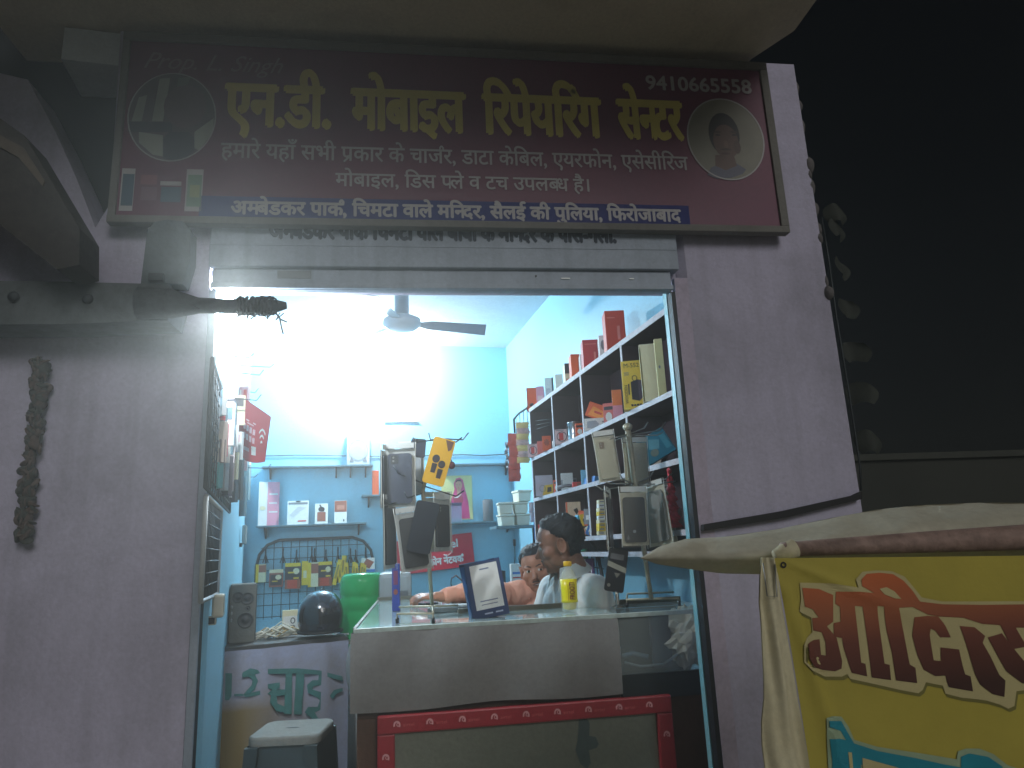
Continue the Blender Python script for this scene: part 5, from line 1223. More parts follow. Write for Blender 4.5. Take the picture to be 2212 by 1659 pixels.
# stand A (left)
t = thing('case_stand', 'wire display stand hung with phone cases on the left half of the counter', 'stand', onC(905, 1338))
f0, f1, f2 = onC(858, 1347), onC(936, 1347), onC(925, 1325)
up_ = Vector((0, 0, .035))
pole = [onC(934, 1326) + Vector((0, 0, .02)), Y(925, 1190, yA), Y(913, 1060, yA), Y(918, 1040, yA), Y(962, 948, yA)]
m = MB(); m.tube([f0, f0 + up_, f1 + up_, f1], .0045, STANDM, 8); m.tube([onC(862, 1330) + up_, onC(990, 1327) + up_], .0045, STANDM, 8); m.tube([f1 + up_, pole[0] + Vector((0, 0, .015))], .0045, STANDM, 8); m.build('wire_feet', t, world=True)
m = MB(); 
for f_ in (f0, f1): m.lathe([(.007, 0), (.007, .02)], BLACK, 10, c=f_)
m.build('foot_caps', t, world=True)
m = MB(); m.tube(pole, .0085, STANDM, 10); m.build('pole', t, world=True)
for pts in ([(962, 948, 0), (1000, 950, .02), (1012, 935, .02)], [(962, 948, 0), (900, 955, -.04), (892, 945, -.04)], [(962, 948, 0), (985, 955, -.06), (998, 945, -.06)], [(916, 1045, 0), (860, 1022, -.05), (850, 1005, -.05)], [(916, 1050, 0), (985, 1072, -.03), (1002, 1060, -.03)], [(914, 1065, 0), (840, 1090, -.04), (832, 1078, -.04)], [(914, 1065, 0), (880, 1075, -.06), (873, 1062, -.06)], [(962, 948, 0), (930, 950, .06), (926, 935, .06)]):
    m = MB(); m.tube([Y(a_, b_, yA + c0) for a_, b_, c0 in pts], .003, WIRE, 6); m.build('hook', t, world=True)
case('slate blue phone case in a clear bag at the upper left of the left stand', 863, 980, 108, yA - .03, 0, -.15, CASEN, POLY, wr=.5)
case('edge-on phone case in a clear bag at the far left of the left stand', 838, 985, 106, yA + .0, 0, 1.1, CASEB, POLY, wr=.42)
case('pale bagged phone case in the middle of the upper row, left stand', 889, 975, 88, yA + .05, 0, -.3, M('case_grey', (150, 155, 160), .3), POLY, wr=.5)
def small_top(t, w, h): pass
case('small black phone case with two lens holes high on the left stand', 905, 948, 40, yA + .0, rad(6), .1, CASEN, None, wr=.8)
def cartoon(t, w, h):
    m = MB(); K = M('dark_picture', (52, 40, 44), .5)
    for u, v, r_ in ((-.15, -.46, .17), (.16, -.55, .16)):
        m = MB(); m.disc(u * w, v * h, r_ * w, r_ * w * 1.1, -.0056, K, 14); m.poly([(u * w - .12 * w, -.0058, v * h - .1 * h), (u * w + .12 * w, -.0058, v * h - .1 * h), (u * w + .1 * w, -.0058, v * h - .3 * h), (u * w - .1 * w, -.0058, v * h - .3 * h)], K); m.build('printed_figure', t)
    m = MB(); m.poly([(.05 * w, -.0057, -.02 * h), (.42 * w, -.0057, -.03 * h), (.40 * w, -.0057, -.2 * h), (.28 * w, -.0057, -.25 * h)], M('case_brown_print', (110, 70, 50), .5))
    m.build('printed_patch', t)
case('bright yellow phone case with dark figures hanging tilted at the top of the left stand', 962, 948, 102, yA - .06, rad(17), -.05, M('case_yellow', (232, 176, 36), .4, var=.05), None, cam=False, wr=.47, extra=cartoon)
m = MB(); c0 = Y(976, 1005, yA - .06); m.ball(c0, (.014, .006, .016), M('heart_charm', (96, 44, 54), .4), 12, 8); m.tube([c0 + Vector((0, 0, .015)), c0 + Vector((-.012, 0, .05))], .002, BLACK, 5); one(m, 'key_charm', 'dark red heart charm hanging beside the yellow phone case', 'charm')
case('glossy black phone case in a shining bag at the front of the left stand', 887, 1118, 108, yA - .07, rad(-7), .12, CASEB, POLY, wr=.5, cam=False, extra=lambda t, w, h: [MB().text('Fashion Case', -w * .45, w * .5, .012, .026, -.018, M('header_print', (130, 130, 125), .5), latin=True).build('header_lettering', t)])
case('matt black phone case hanging bare and tilted in the middle of the left stand', 926, 1084, 112, yA - .1, rad(13), -.1, M('case_matt', (34, 38, 46), .6), None, wr=.46, cam=False)
case('clear bag with a black edged phone case at the right of the left stand', 955, 1090, 92, yA + .02, 0, .9, CASEB, POLY, wr=.5)
case('black phone case seen edge on low at the left of the left stand', 842, 1092, 128, yA + .01, rad(-2), 1.2, CASEB, POLY, wr=.4, cam=False)
case('clear phone case in a bag behind the matt black one on the left stand', 945, 1085, 100, yA + .06, 0, .3, CASEC, POLY, wr=.5)
# stand B (right)
yB = .40
t = thing('case_stand', 'cream display stand hung with dusty bagged phone cases at the right end of the counter', 'stand', onC(1400, 1305))
g0, g1, g2, g3 = onC(1355, 1313), onC(1468, 1309), onC(1362, 1300), onC(1464, 1296)
m = MB(); m.tube([g0, g0 + up_ * .9, g1 + up_ * .9, g1], .0045, STANDM, 8); m.tube([g2 + up_ * .9 + Vector((0, .04, 0)), g3 + up_ * .9 + Vector((0, .04, 0))], .0045, STANDM, 8); m.tube([g0 + up_ * .9, g2 + up_ * .9 + Vector((0, .04, 0))], .0045, STANDM, 8); m.build('wire_feet', t, world=True)
m = MB()
for f_ in (g0, g1): m.lathe([(.007, 0), (.007, .02)], BLACK, 10, c=f_)
m.build('foot_caps', t, world=True)
top = Y(1356, 925, yB)
m = MB(); m.tube([Y(1407, 1294, yB + .06), Y(1398, 1235, yB + .05), Y(1372, 1055, yB), top], [.009, .009, .0125, .0125], STANDM, 10); m.lathe([(.014, -.01), (.02, .0), (.02, .012), (.008, .022)], STANDM, 14, c=top); m.build('pole', t, world=True)
for pts in ([(1356, 938, 0), (1392, 925, 0), (1400, 912, 0)], [(1358, 940, 0), (1425, 930, .03), (1438, 912, .03)], [(1356, 940, 0), (1320, 955, 0)], [(1356, 938, 0), (1318, 948, -.03)], [(1358, 942, 0), (1420, 940, -.02), (1432, 934, -.02)],
            [(1372, 1048, 0), (1300, 1058, -.04), (1287, 1048, -.04)], [(1372, 1045, 0), (1320, 1045, .03), (1305, 1040, .03)], [(1374, 1048, 0), (1438, 1035, 0), (1452, 1022, 0)], [(1374, 1045, 0), (1405, 1030, .03), (1412, 1018, .03)], [(1372, 1048, 0), (1345, 1035, -.06), (1338, 1020, -.06)], [(1374, 1050, 0), (1460, 1040, -.05)]):
    m = MB(); m.tube([Y(a_, b_, yB + c0) for a_, b_, c0 in pts], .003, CHROME, 6); m.build('hook', t, world=True)
GRS = M('case_graphite', (34, 40, 48), .45, var=.1)
case('cream phone case with a metal camera ring at the upper left of the right stand', 1305, 952, 82, yB - .02, rad(-5), -.12, CASEC, POLY2, wr=.45, lens=M('ring_bronze', (128, 110, 96), .3, metal=.6))
case('clear phone case in a dusty bag behind the pole of the right stand', 1372, 966, 74, yB + .03, 0, .05, CASEC, POLY2, wr=.6, cam=False)
def dots(t, w, h): m = MB(); m.disc(-.06 * w, -.76 * h, .075 * w, .075 * w, -.0058, M('case_dot', (150, 160, 166), .4), 14); m.poly([(-.36 * w, -.0058, -.82 * h), (-.30 * w, -.0058, -.92 * h), (-.38 * w, -.0058, -.95 * h), (-.43 * w, -.0058, -.92 * h)], M('case_drop', (110, 112, 116), .4)); m.build('case_marks', t)
case('big graphite phone case with a pale dot at the front of the right stand', 1368, 1074, 98, yB - .07, rad(1), 0, GRS, POLY2, wr=.5, cam=False, extra=dots)
case('edge-on phone case at the lower left of the right stand', 1313, 1076, 106, yB + .0, rad(3), 1.15, CASEB, POLY2, wr=.5, cam=False)
case('slim grey bagged phone case at the right of the lower row of the right stand', 1408, 1062, 110, yB + .0, rad(-6), -1.1, M('case_smoke', (120, 120, 116), .4), POLY2, wr=.55, cam=False)
case('clear phone case in a bag at the outer right of the right stand', 1420, 1066, 100, yB + .05, rad(-4), -.9, CASEC, POLY2, wr=.5, cam=False)
def art(t, w, h):
    m = MB(); m.poly([(-.5 * w, -.0058, -.3 * h), (.5 * w, -.0058, -.42 * h), (.5 * w, -.0058, -.54 * h), (-.5 * w, -.0058, -.42 * h)], M('case_art_pale', (150, 150, 136), .4)); m.poly([(-.1 * w, -.0058, -.56 * h), (.22 * w, -.0058, -.56 * h), (.06 * w, -.0058, -.68 * h)], M('case_art_pale2', (120, 120, 110), .4)); m.disc(-.3 * w, -.86 * h, .09 * w, .09 * w, -.0058, CHROME, 12); m.rect(-.4 * w, .3 * w, -.25 * h, -.12 * h, -.0057, M('case_art_grey', (96, 98, 100), .4)); m.build('case_artwork', t)
case('black phone case with a printed picture hanging lowest on the right stand', 1337, 1186, 94, yB - .03, rad(12), -.1, CASEB, None, wr=.46, cam=False, extra=art)
# spare steel stand post next to the bottle
b_ = onC(1335, 1313); t = thing('stand_post', 'short steel post with a round foot on the counter right of the bottle', 'post', b_)
MB().lathe([(.03, 0), (.028, .004), (.012, .01), (.0085, .014), (.0085, .15), (.006, .155)], M('post_steel', (140, 138, 128), .25, metal=.8), 18).build('post', t)
# tall blue box behind the left stand
L0 = onC(856, 1320); package('accessory_box', 'tall narrow blue box with red print standing at the left of the counter', 'box', L0, (.035, .035, Y(856, 1218, L0.y).z - CZ), M('royal_blue_card', (52, 66, 140), .45, var=.15, scale=40), -.1, None, [('r', .2, .8, .55, .85, M('plum_print', (120, 60, 90), .5)), ('d', .5, .4, .3, .06, M('rust_print', (150, 80, 60), .5))])
# printer at the back of the wing
pA = Z(822, 1296, CZ); 
c0 = Vector((pA.x + .12, WY + .17, CZ + .019))
t = thing('printer', 'grey office printer behind the rim of the counter wing', 'printer', (Y(852, 1270, WY + .1).x, WY + .2, .80), .05)
hP = Y(852, 1236, WY + .1).z - .80; wP = Y(886, 1260, WY + .1).x - Y(815, 1260, WY + .1).x
PRM = M('printer_grey', (150, 156, 158), .45, var=.06)
m = MB(); m.box((0, 0, hP / 2), (wP, .3, hP), PRM, bev=.03); ph_ = m.build('housing', t)
m = MB()
for k in range(14): m.bx(-wP * .1 + k * wP * .035, -wP * .1 + k * wP * .035 + .004, -.1525, -.1505, hP * .35, hP * .72, M('printer_vent', (96, 104, 110), .5))
m.build('vent_slats', ph_)
t2 = thing('printer_stand', 'low cabinet carrying the printer behind the counter wing', 'cabinet', (t.location.x, t.location.y, FLOOR), .05)
MB().box((0, 0, (.80 - FLOOR - .001) / 2), (wP * 1.1, .34, .80 - FLOOR - .001), CARC, bev=.004).build('body', t2)
MB().bx(-wP * .4, wP * .4, -.1745, -.1705, .1, .55, WOODD).build('door', t2)
# black set on the back shelf behind the payment stand
p = RB(1035, 1290, 3.3); 
t = thing('radio_set', 'small black set with a pale box beside it beyond the payment stand', 'radio', RW(p.x + .05, 3.35, FLOOR), RY)
zz_ = RB(1035, 1235, 3.3).z - FLOOR
MB().box((0, 0, zz_ - .12), (.34, .16, .24), M('set_black', (36, 40, 48), .4), bev=.01).build('body', t)
MB().box((0, 0, (zz_ - .24) / 2), (.5, .3, zz_ - .2401), CARC, bev=.004).build('cabinet', t)
p = RB(1118, 1255, 3.2); package('accessory_box', 'white box with a red stripe beyond the shoulder of the man in peach', 'box', RW(p.x, 3.2, RB(1118, 1262, 3.2).z), (.11, .05, .16), WHITE, RY, None, [('r', .1, .9, .5, .6, BLUEC), ('r', .1, .7, .3, .36, RED)])
p = RW(RB(1118, 1262, 3.2).x, 3.2, 0); m = MB(); m.box((0, 0, (RB(1118, 1262, 3.2).z - FLOOR - .001) / 2), (.3, .2, RB(1118, 1262, 3.2).z - FLOOR - .001), CARC, bev=.004); t2 = thing('low_cabinet', 'brown cabinet under the white box with a red stripe', 'cabinet', (p.x, p.y, FLOOR), RY); m.build('body', t2); MB().bx(-.12, .12, -.1045, -.1005, .1, .5, WOODD).build('door', t2)
m = MB(); m.tube([on(975, 1250, 3.3), on(985, 1243, 3.3), on(1000, 1256, 3.3), on(1012, 1264, 3.3)], .007, M('iron_handle', (90, 60, 62), .4), 6); m.tube([on(975, 1250, 3.3), on(974, 1262, 3.3), on(982, 1275, 3.3)], .004, BLACK, 6)
one(m, 'soldering_iron', 'soldering iron with a curled black lead beyond the outstretched arm', 'tool')
# slab and phone under the outstretched hand
L0 = onC(958, 1322); t = thing('card_tray', 'shallow dark tray with a pale card lying on the counter by the left stand', 'tray', L0, -.05)
MB().box((.06, .02, .011), (.26, .12, .022), M('tray_slate', (96, 102, 102), .4, var=.1), bev=.004).build('tray', t); MB().box((.05, .02, .0245), (.2, .09, .004), M('tray_card', (176, 180, 176), .4), bev=.001).build('card', t)
# ------------------------------------------------------------------ people
SKIN = M('skin_brown', (160, 112, 90), .4, var=.08, scale=30); SKIN2 = M('skin_brown_warm', (176, 120, 94), .42, var=.08, scale=30)
LIP = M('lip', (112, 66, 60), .5); EYEW = M('eye_white', (205, 200, 192), .3, var=0); EYED = M('eye_dark', (24, 18, 16), .2, var=0)
HAIRM = M('black_hair', (20, 19, 22), .45, var=.35, scale=120, bump=.8, bscale=220); HAIRG = M('greying_stubble', (120, 112, 106), .8, var=.3, scale=150)
def head_shapes(mb, T, s=1.0, mat_=None):
    """head with chin, jaw, brow, nose, lips and ears; looks along local +y, z up, origin between the ears"""
    m_ = mat_
    def B(c, r, R=None): mb.ball((c[0] * s, c[1] * s, c[2] * s), (r[0] * s, r[1] * s, r[2] * s), m_, 22, 14, T, R)
    def TU(pts, rs, n=10): mb.tube([Vector(p) * s for p in pts], [r * s for r in rs], m_, n, T)
    B((0, -.008, .035), (.076, .098, .082)); B((0, .022, -.02), (.066, .072, .085)); B((0, .036, -.068), (.05, .05, .045)); B((0, .064, -.093), (.024, .022, .02))
    for x in (-1, 1):
        B((x * .045, .05, -.022), (.026, .03, .026)); B((x * .03, .074, .022), (.024, .014, .009)); B((x * .05, .015, -.06), (.02, .04, .03)); B((x * .031, .071, .004), (.0145, .0135, .0105))
        TU([(x * .012, .094, -.034), (x * .013, .088, -.036)], [.0085, .007]); B((x * .022, .07, -.055), (.02, .02, .022))
        # ears
        ring = [(x * (.078 + .010 * math.sin(a) ** 2 * .6 + .006), -.012 - .019 * math.cos(a), -.005 + .031 * math.sin(a)) for a in [2 * math.pi * k / 12 for k in range(13)]]
        TU(ring, [.0046] * 13, 8); B((x * .077, -.012, -.008), (.0045, .016, .026)); B((x * .078, -.0, -.036), (.005, .008, .01)); B((x * .079, .006, -.008), (.005, .004, .007))
    TU([(0, .079, .018), (0, .092, -.004), (0, .106, -.026)], [.008, .0095, .0125]); B((0, .107, -.028), (.0125, .012, .0105))
    B((0, .085, -.057), (.022, .011, .0065)); B((0, .083, -.069), (.019, .0105, .0065))
    TU([(0, -.03, -.06), (0, -.04, -.11), (0, -.05, -.165)], [.05, .05, .052], 18)
def paint(o, T, s, regions, mats):
    """give the faces in some regions of the head another skin; regions in head axes"""
    inv = T.inverted(); me = o.data
    for m_ in mats: me.materials.append(m_) if m_.name not in [k.name for k in me.materials if k] else None
    idx = {m_.name: i for i, m_ in enumerate(me.materials)}
    for p in me.polygons:
        c = inv @ Vector(p.center) / s
        for fn, m_ in regions:
            if fn(c): p.material_index = idx[m_.name]
def ell(c, r): return lambda p: sum(((p[k] - c[k]) / r[k]) ** 2 for k in range(3)) < 1
def hair_shell(name, T, s, parent, keep, grow=.006, lift=.0, wr=.0016, mat_=None):
    """hair as a shell of the skull, cut to a hairline"""
    mb = MB()
    m_ = mat_ or HAIRM
    def pt(a, b):
        th = 2 * math.pi * a; ph = -math.pi / 2 + math.pi * b
        d = Vector((math.cos(ph) * math.cos(th), math.cos(ph) * math.sin(th), math.sin(ph)))
        v = Vector((0, -.008, .035)) + Vector((d.x * .076, d.y * .098, d.z * .082))
        if v.z < .03: v = v.lerp(Vector((v.x * .86, v.y * .86 - .012, v.z * 1.35 - .006)), min(1, (.03 - v.z) / .07))
        g = grow * min(1.0, max(.15, keep(v) / .03))
        k = 1 + .35 * noise.noise(v * 60) + .5 * noise.noise(v * 160)
        return v, d * (g * k + lift), keep(v)
    nu, nv = 64, 48
    P = [[pt(i / nu, j / nv) for i in range(nu)] for j in range(nv + 1)]
    vs, fs = [], []
    idx = {}
    def vid(i, j, outer):
        k = (i % nu, j, outer)
        if k not in idx:
            v, off, _ = P[j][i % nu]; idx[k] = len(vs); vs.append((v + (off if outer else off * 0 - off.normalized() * .006)) * s)
        return idx[k]
    for j in range(nv):
        for i in range(nu):
            if min(P[j][i][2], P[j][(i + 1) % nu][2], P[j + 1][i][2], P[j + 1][(i + 1) % nu][2]) > 0:
                fs.append((vid(i, j, 1), vid(i + 1, j, 1), vid(i + 1, j + 1, 1), vid(i, j + 1, 1)))
                fs.append((vid(i, j, 0), vid(i, j + 1, 0), vid(i + 1, j + 1, 0), vid(i + 1, j, 0)))
    mb._new(vs, fs, m_, True, T)
    rr = random.Random(2)
    return mb.build(name, parent, world=True)

# --- the man in white, seen from behind his left shoulder, facing left
y1 = .80
hc = Y(1208, 1176, y1); s1 = 1.06
fd = Vector((-1, .24, -.24)).normalized(); zx = Vector((-.1, 0, 1)); xx = fd.cross(zx).normalized(); zz_ = xx.cross(fd)
T1 = Matrix(((xx.x, fd.x, zz_.x, hc.x), (xx.y, fd.y, zz_.y, hc.y), (xx.z, fd.z, zz_.z, hc.z), (0, 0, 0, 1)))
man = thing('person', 'thick haired man in a white collared shirt, in profile facing left behind the counter', 'person', (hc.x + .07, y1 + .1, FLOOR))
nk = hc + Vector((.045, .01, -.125))
chest = nk + Vector((.05, .02, -.27)); hip = Vector((hc.x + .10, y1 + .12, FLOOR + .46))
shL, shR = nk + Vector((.085, -.135, -.085)), nk + Vector((-.05, .16, -.085))
elL, elR = shL + Vector((.04, .03, -.29)), shR + Vector((-.1, .03, -.28))
wrL, wrR = elL + Vector((-.2, .12, -.03)), elR + Vector((-.16, .02, .0))
kn = [Vector((hip.x - .38, hip.y - .09, FLOOR + .5)), Vector((hip.x - .36, hip.y + .14, FLOOR + .5))]
def torso(mb, mat_, g, neck, sh, ch, hp, T=None):
    up_ = neck + Vector((0, 0, -.03))
    ax = (sh[1] - sh[0]).normalized(); fwd = Vector((-ax.y, ax.x, 0))
    rz = Matrix(((ax.x, fwd.x, 0), (ax.y, fwd.y, 0), (0, 0, 1)))
    mid = (sh[0] + sh[1]) / 2
    mb.ball(Vector((mid.x, mid.y, ch.z + .08)), (.185 + g, .112 + g, .17 + g), mat_, 24, 16, None, rz)
    mb.ball(Vector((ch.x, ch.y, ch.z - .05)), (.165 + g, .115 + g, .17 + g), mat_, 24, 16, None, rz)
    mb.ball(hp + Vector((0, 0, .14)), (.165 + g, .125 + g, .17 + g), mat_, 24, 16, None, rz)
    mb.tube([sh[0], mid + Vector((0, .01, .018)), sh[1]], [.06 + g, .058 + g, .06 + g], mat_, 16)
mb = MB(); head_shapes(mb, T1, s1, SKIN)
torso(mb, SKIN, -.006, nk, (shL, shR), chest, hip)
mb.tube([nk + Vector((0, 0, .03)), (shL + shR) / 2], [.06, .075], SKIN, 14)
def limb(mb, pts, rs, mat_): mb.tube([p for p in pts], rs, mat_, 14); [mb.ball(p, (r,) * 3, mat_, 12, 8) for p, r in zip(pts, rs)]
def hand(mb, wrist, d, nrm, mat_, curl=.5, side=1):
    """palm, five bent fingers; d points from the wrist to the knuckles, nrm out of the back of the hand"""
    d = d.normalized(); sidev = d.cross(nrm).normalized(); nrm = sidev.cross(d).normalized()
    R = Matrix((sidev, d, nrm)).transposed()
    mb.ball(wrist + d * .045, (.04, .052, .015), mat_, 16, 10, None, R); mb.tube([wrist - d * .03, wrist, wrist + d * .03], [.026, .025, .024], mat_, 12)
    for k, (off, L_) in enumerate(((-.029, .068), (-.0095, .078), (.0105, .072), (.029, .056))):
        p = wrist + d * .088 + sidev * off * side; pts = [wrist + d * .06 + sidev * off * side * .8, p]; a_ = 0.0
        for q_ in range(3):
            a_ += curl * (.55 + .12 * k); p = p + (d * math.cos(a_) - nrm * math.sin(a_) + sidev * off * .8 * side) .normalized() * L_ * (.45, .32, .25)[q_]; pts.append(p)
        mb.tube(pts, [.0095, .0095, .0088, .008, .0066], mat_, 10)
    b = wrist + d * .02 - sidev * .026 * side
    mb.tube([b, b + (d * .7 - sidev * .75 * side - nrm * .25) * .035, b + (d * 1.25 - sidev * .85 * side - nrm * .7) * .045, b + (d * 1.9 - sidev * .7 * side - nrm * 1.1) * .045], [.014, .0125, .0105, .008], mat_, 10)
limb(mb, [shL, elL, wrL], [.05, .043, .028], SKIN); limb(mb, [shR, elR, wrR], [.05, .043, .028], SKIN)
hand(mb, wrL, Vector((-1, .3, -.15)), Vector((0, 0, 1)), SKIN, .4, 1); hand(mb, wrR, Vector((-1, -.1, -.15)), Vector((0, 0, 1)), SKIN, .4, -1)
for k in kn: limb(mb, [hip + Vector((0, (k.y - hip.y) * .8, .04)), k, Vector((k.x + .02, k.y, FLOOR + .07))], [.085, .06, .042], SKIN); mb.ball((k.x - .06, k.y, FLOOR + .035), (.13, .045, .034), SKIN, 14, 8)
bd = fuse(mb, 'body', .0052, [SKIN], 3, man)
paint(bd, T1, s1, [(ell((0, .09, -.0625), (.02, .02, .010)), LIP), (ell((.031, .085, .004), (.013, .014, .007)), EYEW), (ell((-.031, .085, .004), (.013, .014, .007)), EYEW), (ell((.031, .085, .004), (.006, .014, .007)), EYED), (ell((-.031, .085, .004), (.006, .014, .007)), EYED)], [LIP, EYEW, EYED])
def keep1(v):   # receding forehead, hair down to the nape
    line = .075 + .25 * (v.y - .045) * (1 if v.y > .045 else 0)
    if v.y > .02: return min(v.z - (.062 + (v.y - .02) * .62), .05) if abs(v.x) < .07 or True else 0
    if v.y > -.03: return v.z - .004 - max(0, (v.y + .03)) * .9
    return v.z + .085 + min(0, (v.y + .06)) * .2
hair_shell('hair', T1, s1, man, keep1, .016)
mb = MB()
for x in (-1, 1): mb.tube([T1 @ (Vector((x * a_, b_, c_)) * s1) for a_, b_, c_ in ((.012, .0885, .024), (.03, .086, .031), (.05, .07, .026))], [.003, .004, .002], HAIRM, 6)
mb.build('eyebrows', man, world=True)
mb = MB(); mb.ball((0, .089 * s1, -.049 * s1), (.026 * s1, .009 * s1, .006 * s1), HAIRG, 14, 8, T1); mb.build('moustache', man, world=True)
WSH = M('white_shirt', (230, 230, 226), .85, var=.05, scale=20, bump=.15, bscale=120)
mb = MB(); torso(mb, WSH, .012, nk, (shL, shR), chest, hip)
mb.tube([nk + Vector((.0, 0, -.02)), (shL + shR) / 2 + Vector((0, 0, -.02))], [.07, .1], WSH, 18)
limb(mb, [shL, shL.lerp(elL, .5), elL, elL.lerp(wrL, .25)], [.07, .068, .062, .056], WSH); limb(mb, [shR, shR.lerp(elR, .5), elR, elR.lerp(wrR, .25)], [.07, .068, .062, .056], WSH)
sh_ = fuse(mb, 'shirt', .007, [WSH], 4, man, wrinkle=.010, wscale=13)
def cut_open(o, fn):
    bm = bmesh.new(); bm.from_mesh(o.data); bmesh.ops.delete(bm, geom=[f for f in bm.faces if fn(f.calc_center_median())], context='FACES'); bm.to_mesh(o.data); bm.free()
# collar: a folded band round the neck with two points
def collar(man, shirt, neck_axis0, neck_axis1, front, r0, mat_, open_=.7):
    ax = (neck_axis1 - neck_axis0).normalized(); fr = (front - ax * front.dot(ax)).normalized(); sd = ax.cross(fr)
    mb = MB()
    def f(a, b):
        t_ = open_ * .5 + (2 * math.pi - open_) * a; rr_ = r0 * (1 + .42 * b + .03 * math.sin(3 * t_))
        v = neck_axis1 + ax * (.016 - .058 * b) + (fr * math.cos(t_) + sd * math.sin(t_)) * rr_
        tip = max(0, 1 - min(a, 1 - a) * 7); v += (-ax * .03 + fr * .03) * tip * b; return v
    mb.grid(f, 40, 6, mat_); mb.grid(lambda a, b: f(a, b) - ((f(a, b) - neck_axis1) - ax * (f(a, b) - neck_axis1).dot(ax)).normalized() * .005, 40, 6, mat_)
    return mb.build('collar', shirt, world=True)
c1_ = nk + Vector((-.012, -.006, .026))
collar(man, sh_, c1_ - Vector((-.3, -.15, 1)) * .1, c1_, Vector((-.9, -.45, 0)), .07 * s1, WSH, .9)
TRO = M('dark_trousers', (44, 46, 58), .85)
mb = MB(); mb.ball(hip + Vector((0, 0, .04)), (.175, .175, .13), TRO)
for k in kn: limb(mb, [hip + Vector((0, (k.y - hip.y) * .8, .03)), k, Vector((k.x + .02, k.y, FLOOR + .12))], [.1, .078, .062], TRO)
fuse(mb, 'trousers', .01, [TRO], 3, man, wrinkle=.004)

# --- the man in peach, facing the street, arm stretched out to the left over the counter wing
y2 = 1.42
hc2 = Y(1159, 1229, y2); s2 = 1.05
fd = Vector((-.30, -1, -.12)).normalized(); zx = Vector((-.13, .05, 1)); xx = fd.cross(zx).normalized(); zz_ = xx.cross(fd)
T2 = Matrix(((xx.x, fd.x, zz_.x, hc2.x), (xx.y, fd.y, zz_.y, hc2.y), (xx.z, fd.z, zz_.z, hc2.z), (0, 0, 0, 1)))
man2 = thing('person', 'smiling man with a moustache in a peach shirt, one arm stretched out over the counter', 'person', (hc2.x - .02, y2 + .08, FLOOR))
nk2 = hc2 + Vector((.035, .065, -.115))
shA = Y(1104, 1262, y2 + .02) + Vector((0, 0, -.06)); shB = Vector((nk2.x + .20, y2 + .06, shA.z))
elA, wrA = Y(1022, 1296, 1.30), Y(950, 1293, 1.22)
elA.z = max(elA.z, CZ + .052); wrA.z = max(wrA.z, CZ + .042)
elB, wrB = Vector((shB.x + .02, y2 + .02, shB.z - .28)), Vector((shB.x - .1, y2 - .2, .9))
chest2 = Vector(((shA.x + shB.x) / 2, y2 + .06, nk2.z - .27)); hip2 = Vector((chest2.x, y2 + .14, FLOOR + .42))
kn2 = [Vector((hip2.x - .12, hip2.y - .4, FLOOR + .47)), Vector((hip2.x + .12, hip2.y - .4, FLOOR + .47))]
mb = MB(); head_shapes(mb, T2, s2, SKIN2)
torso(mb, SKIN2, -.006, nk2, (shA, shB), chest2, hip2); mb.tube([nk2 + Vector((0, 0, .03)), (shA + shB) / 2 + Vector((0, .02, 0))], [.056, .07], SKIN2, 14)
limb(mb, [shA, elA, wrA], [.048, .04, .027], SKIN2); limb(mb, [shB, elB, wrB], [.048, .042, .027], SKIN2)
kd = Y(893, 1302, 1.20) - wrA
hand(mb, wrA, Vector((kd.x, kd.y, 0.012)), Vector((0, -.25, 1)), SKIN2, .62, -1); hand(mb, wrB, Vector((-.4, -.8, -.1)), Vector((0, 0, 1)), SKIN2, .4, 1)
for k in kn2: limb(mb, [hip2 + Vector(((k.x - hip2.x) * .8, 0, .04)), k, Vector((k.x, k.y + .03, FLOOR + .07))], [.085, .06, .042], SKIN2); mb.ball((k.x, k.y - .05, FLOOR + .035), (.045, .13, .034), SKIN2, 14, 8)
bd = fuse(mb, 'body', .0052, [SKIN2], 3, man2)
paint(bd, T2, s2, [(ell((0, .09, -.064), (.021, .02, .0075)), LIP)] + [(ell((x * .031, .082, .005), (.0125, .018, .0052)), EYEW) for x in (-1, 1)] + [(ell((x * .031 - .002, .085, .005), (.0062, .018, .0056)), EYED) for x in (-1, 1)] + [(ell((0, .092, -.064), (.014, .02, .0022)), M('teeth', (214, 206, 196), .4))], [LIP, EYEW, EYED, M('teeth', (214, 206, 196), .4)])
def keep2(v):
    if v.y > .03: return v.z - (.068 + (v.y - .03) * .25)
    if v.y > -.03: return v.z - .002 - max(0, v.y + .03) * 1.0
    return v.z + .075
hair_shell('hair', T2, s2, man2, keep2, .013)
mb = MB()
for x in (-1, 1): mb.tube([T2 @ (Vector((x * a_, b_, c_)) * s2) for a_, b_, c_ in ((.012, .0885, .024), (.03, .087, .031), (.05, .071, .026))], [.002, .003, .0014], HAIRM, 6)
mb.build('eyebrows', man2, world=True)
mb = MB()
for x in (-1, 1): mb.tube([T2 @ (Vector((x * a_, b_, c_)) * s2) for a_, b_, c_ in ((.001, .0975, -.048), (.014, .094, -.0485), (.026, .083, -.054))], [.0022, .0032, .0014], HAIRM, 8)
mb.build('moustache', man2, world=True)
PSH = M('peach_shirt', (226, 158, 132), .85, var=.05, scale=20, bump=.15, bscale=120)
mb = MB(); torso(mb, PSH, .011, nk2, (shA, shB), chest2, hip2)
limb(mb, [shA, shA.lerp(elA, .5), elA, elA.lerp(wrA, .82)], [.064, .058, .052, .04], PSH); limb(mb, [shB, shB.lerp(elB, .5), elB, elB.lerp(wrB, .8)], [.064, .06, .055, .042], PSH)
mb.tube([nk2 + Vector((0, 0, -.03)), (shA + shB) / 2], [.066, .1], PSH, 18)
sh_ = fuse(mb, 'shirt', .007, [PSH], 4, man2, wrinkle=.010, wscale=14)
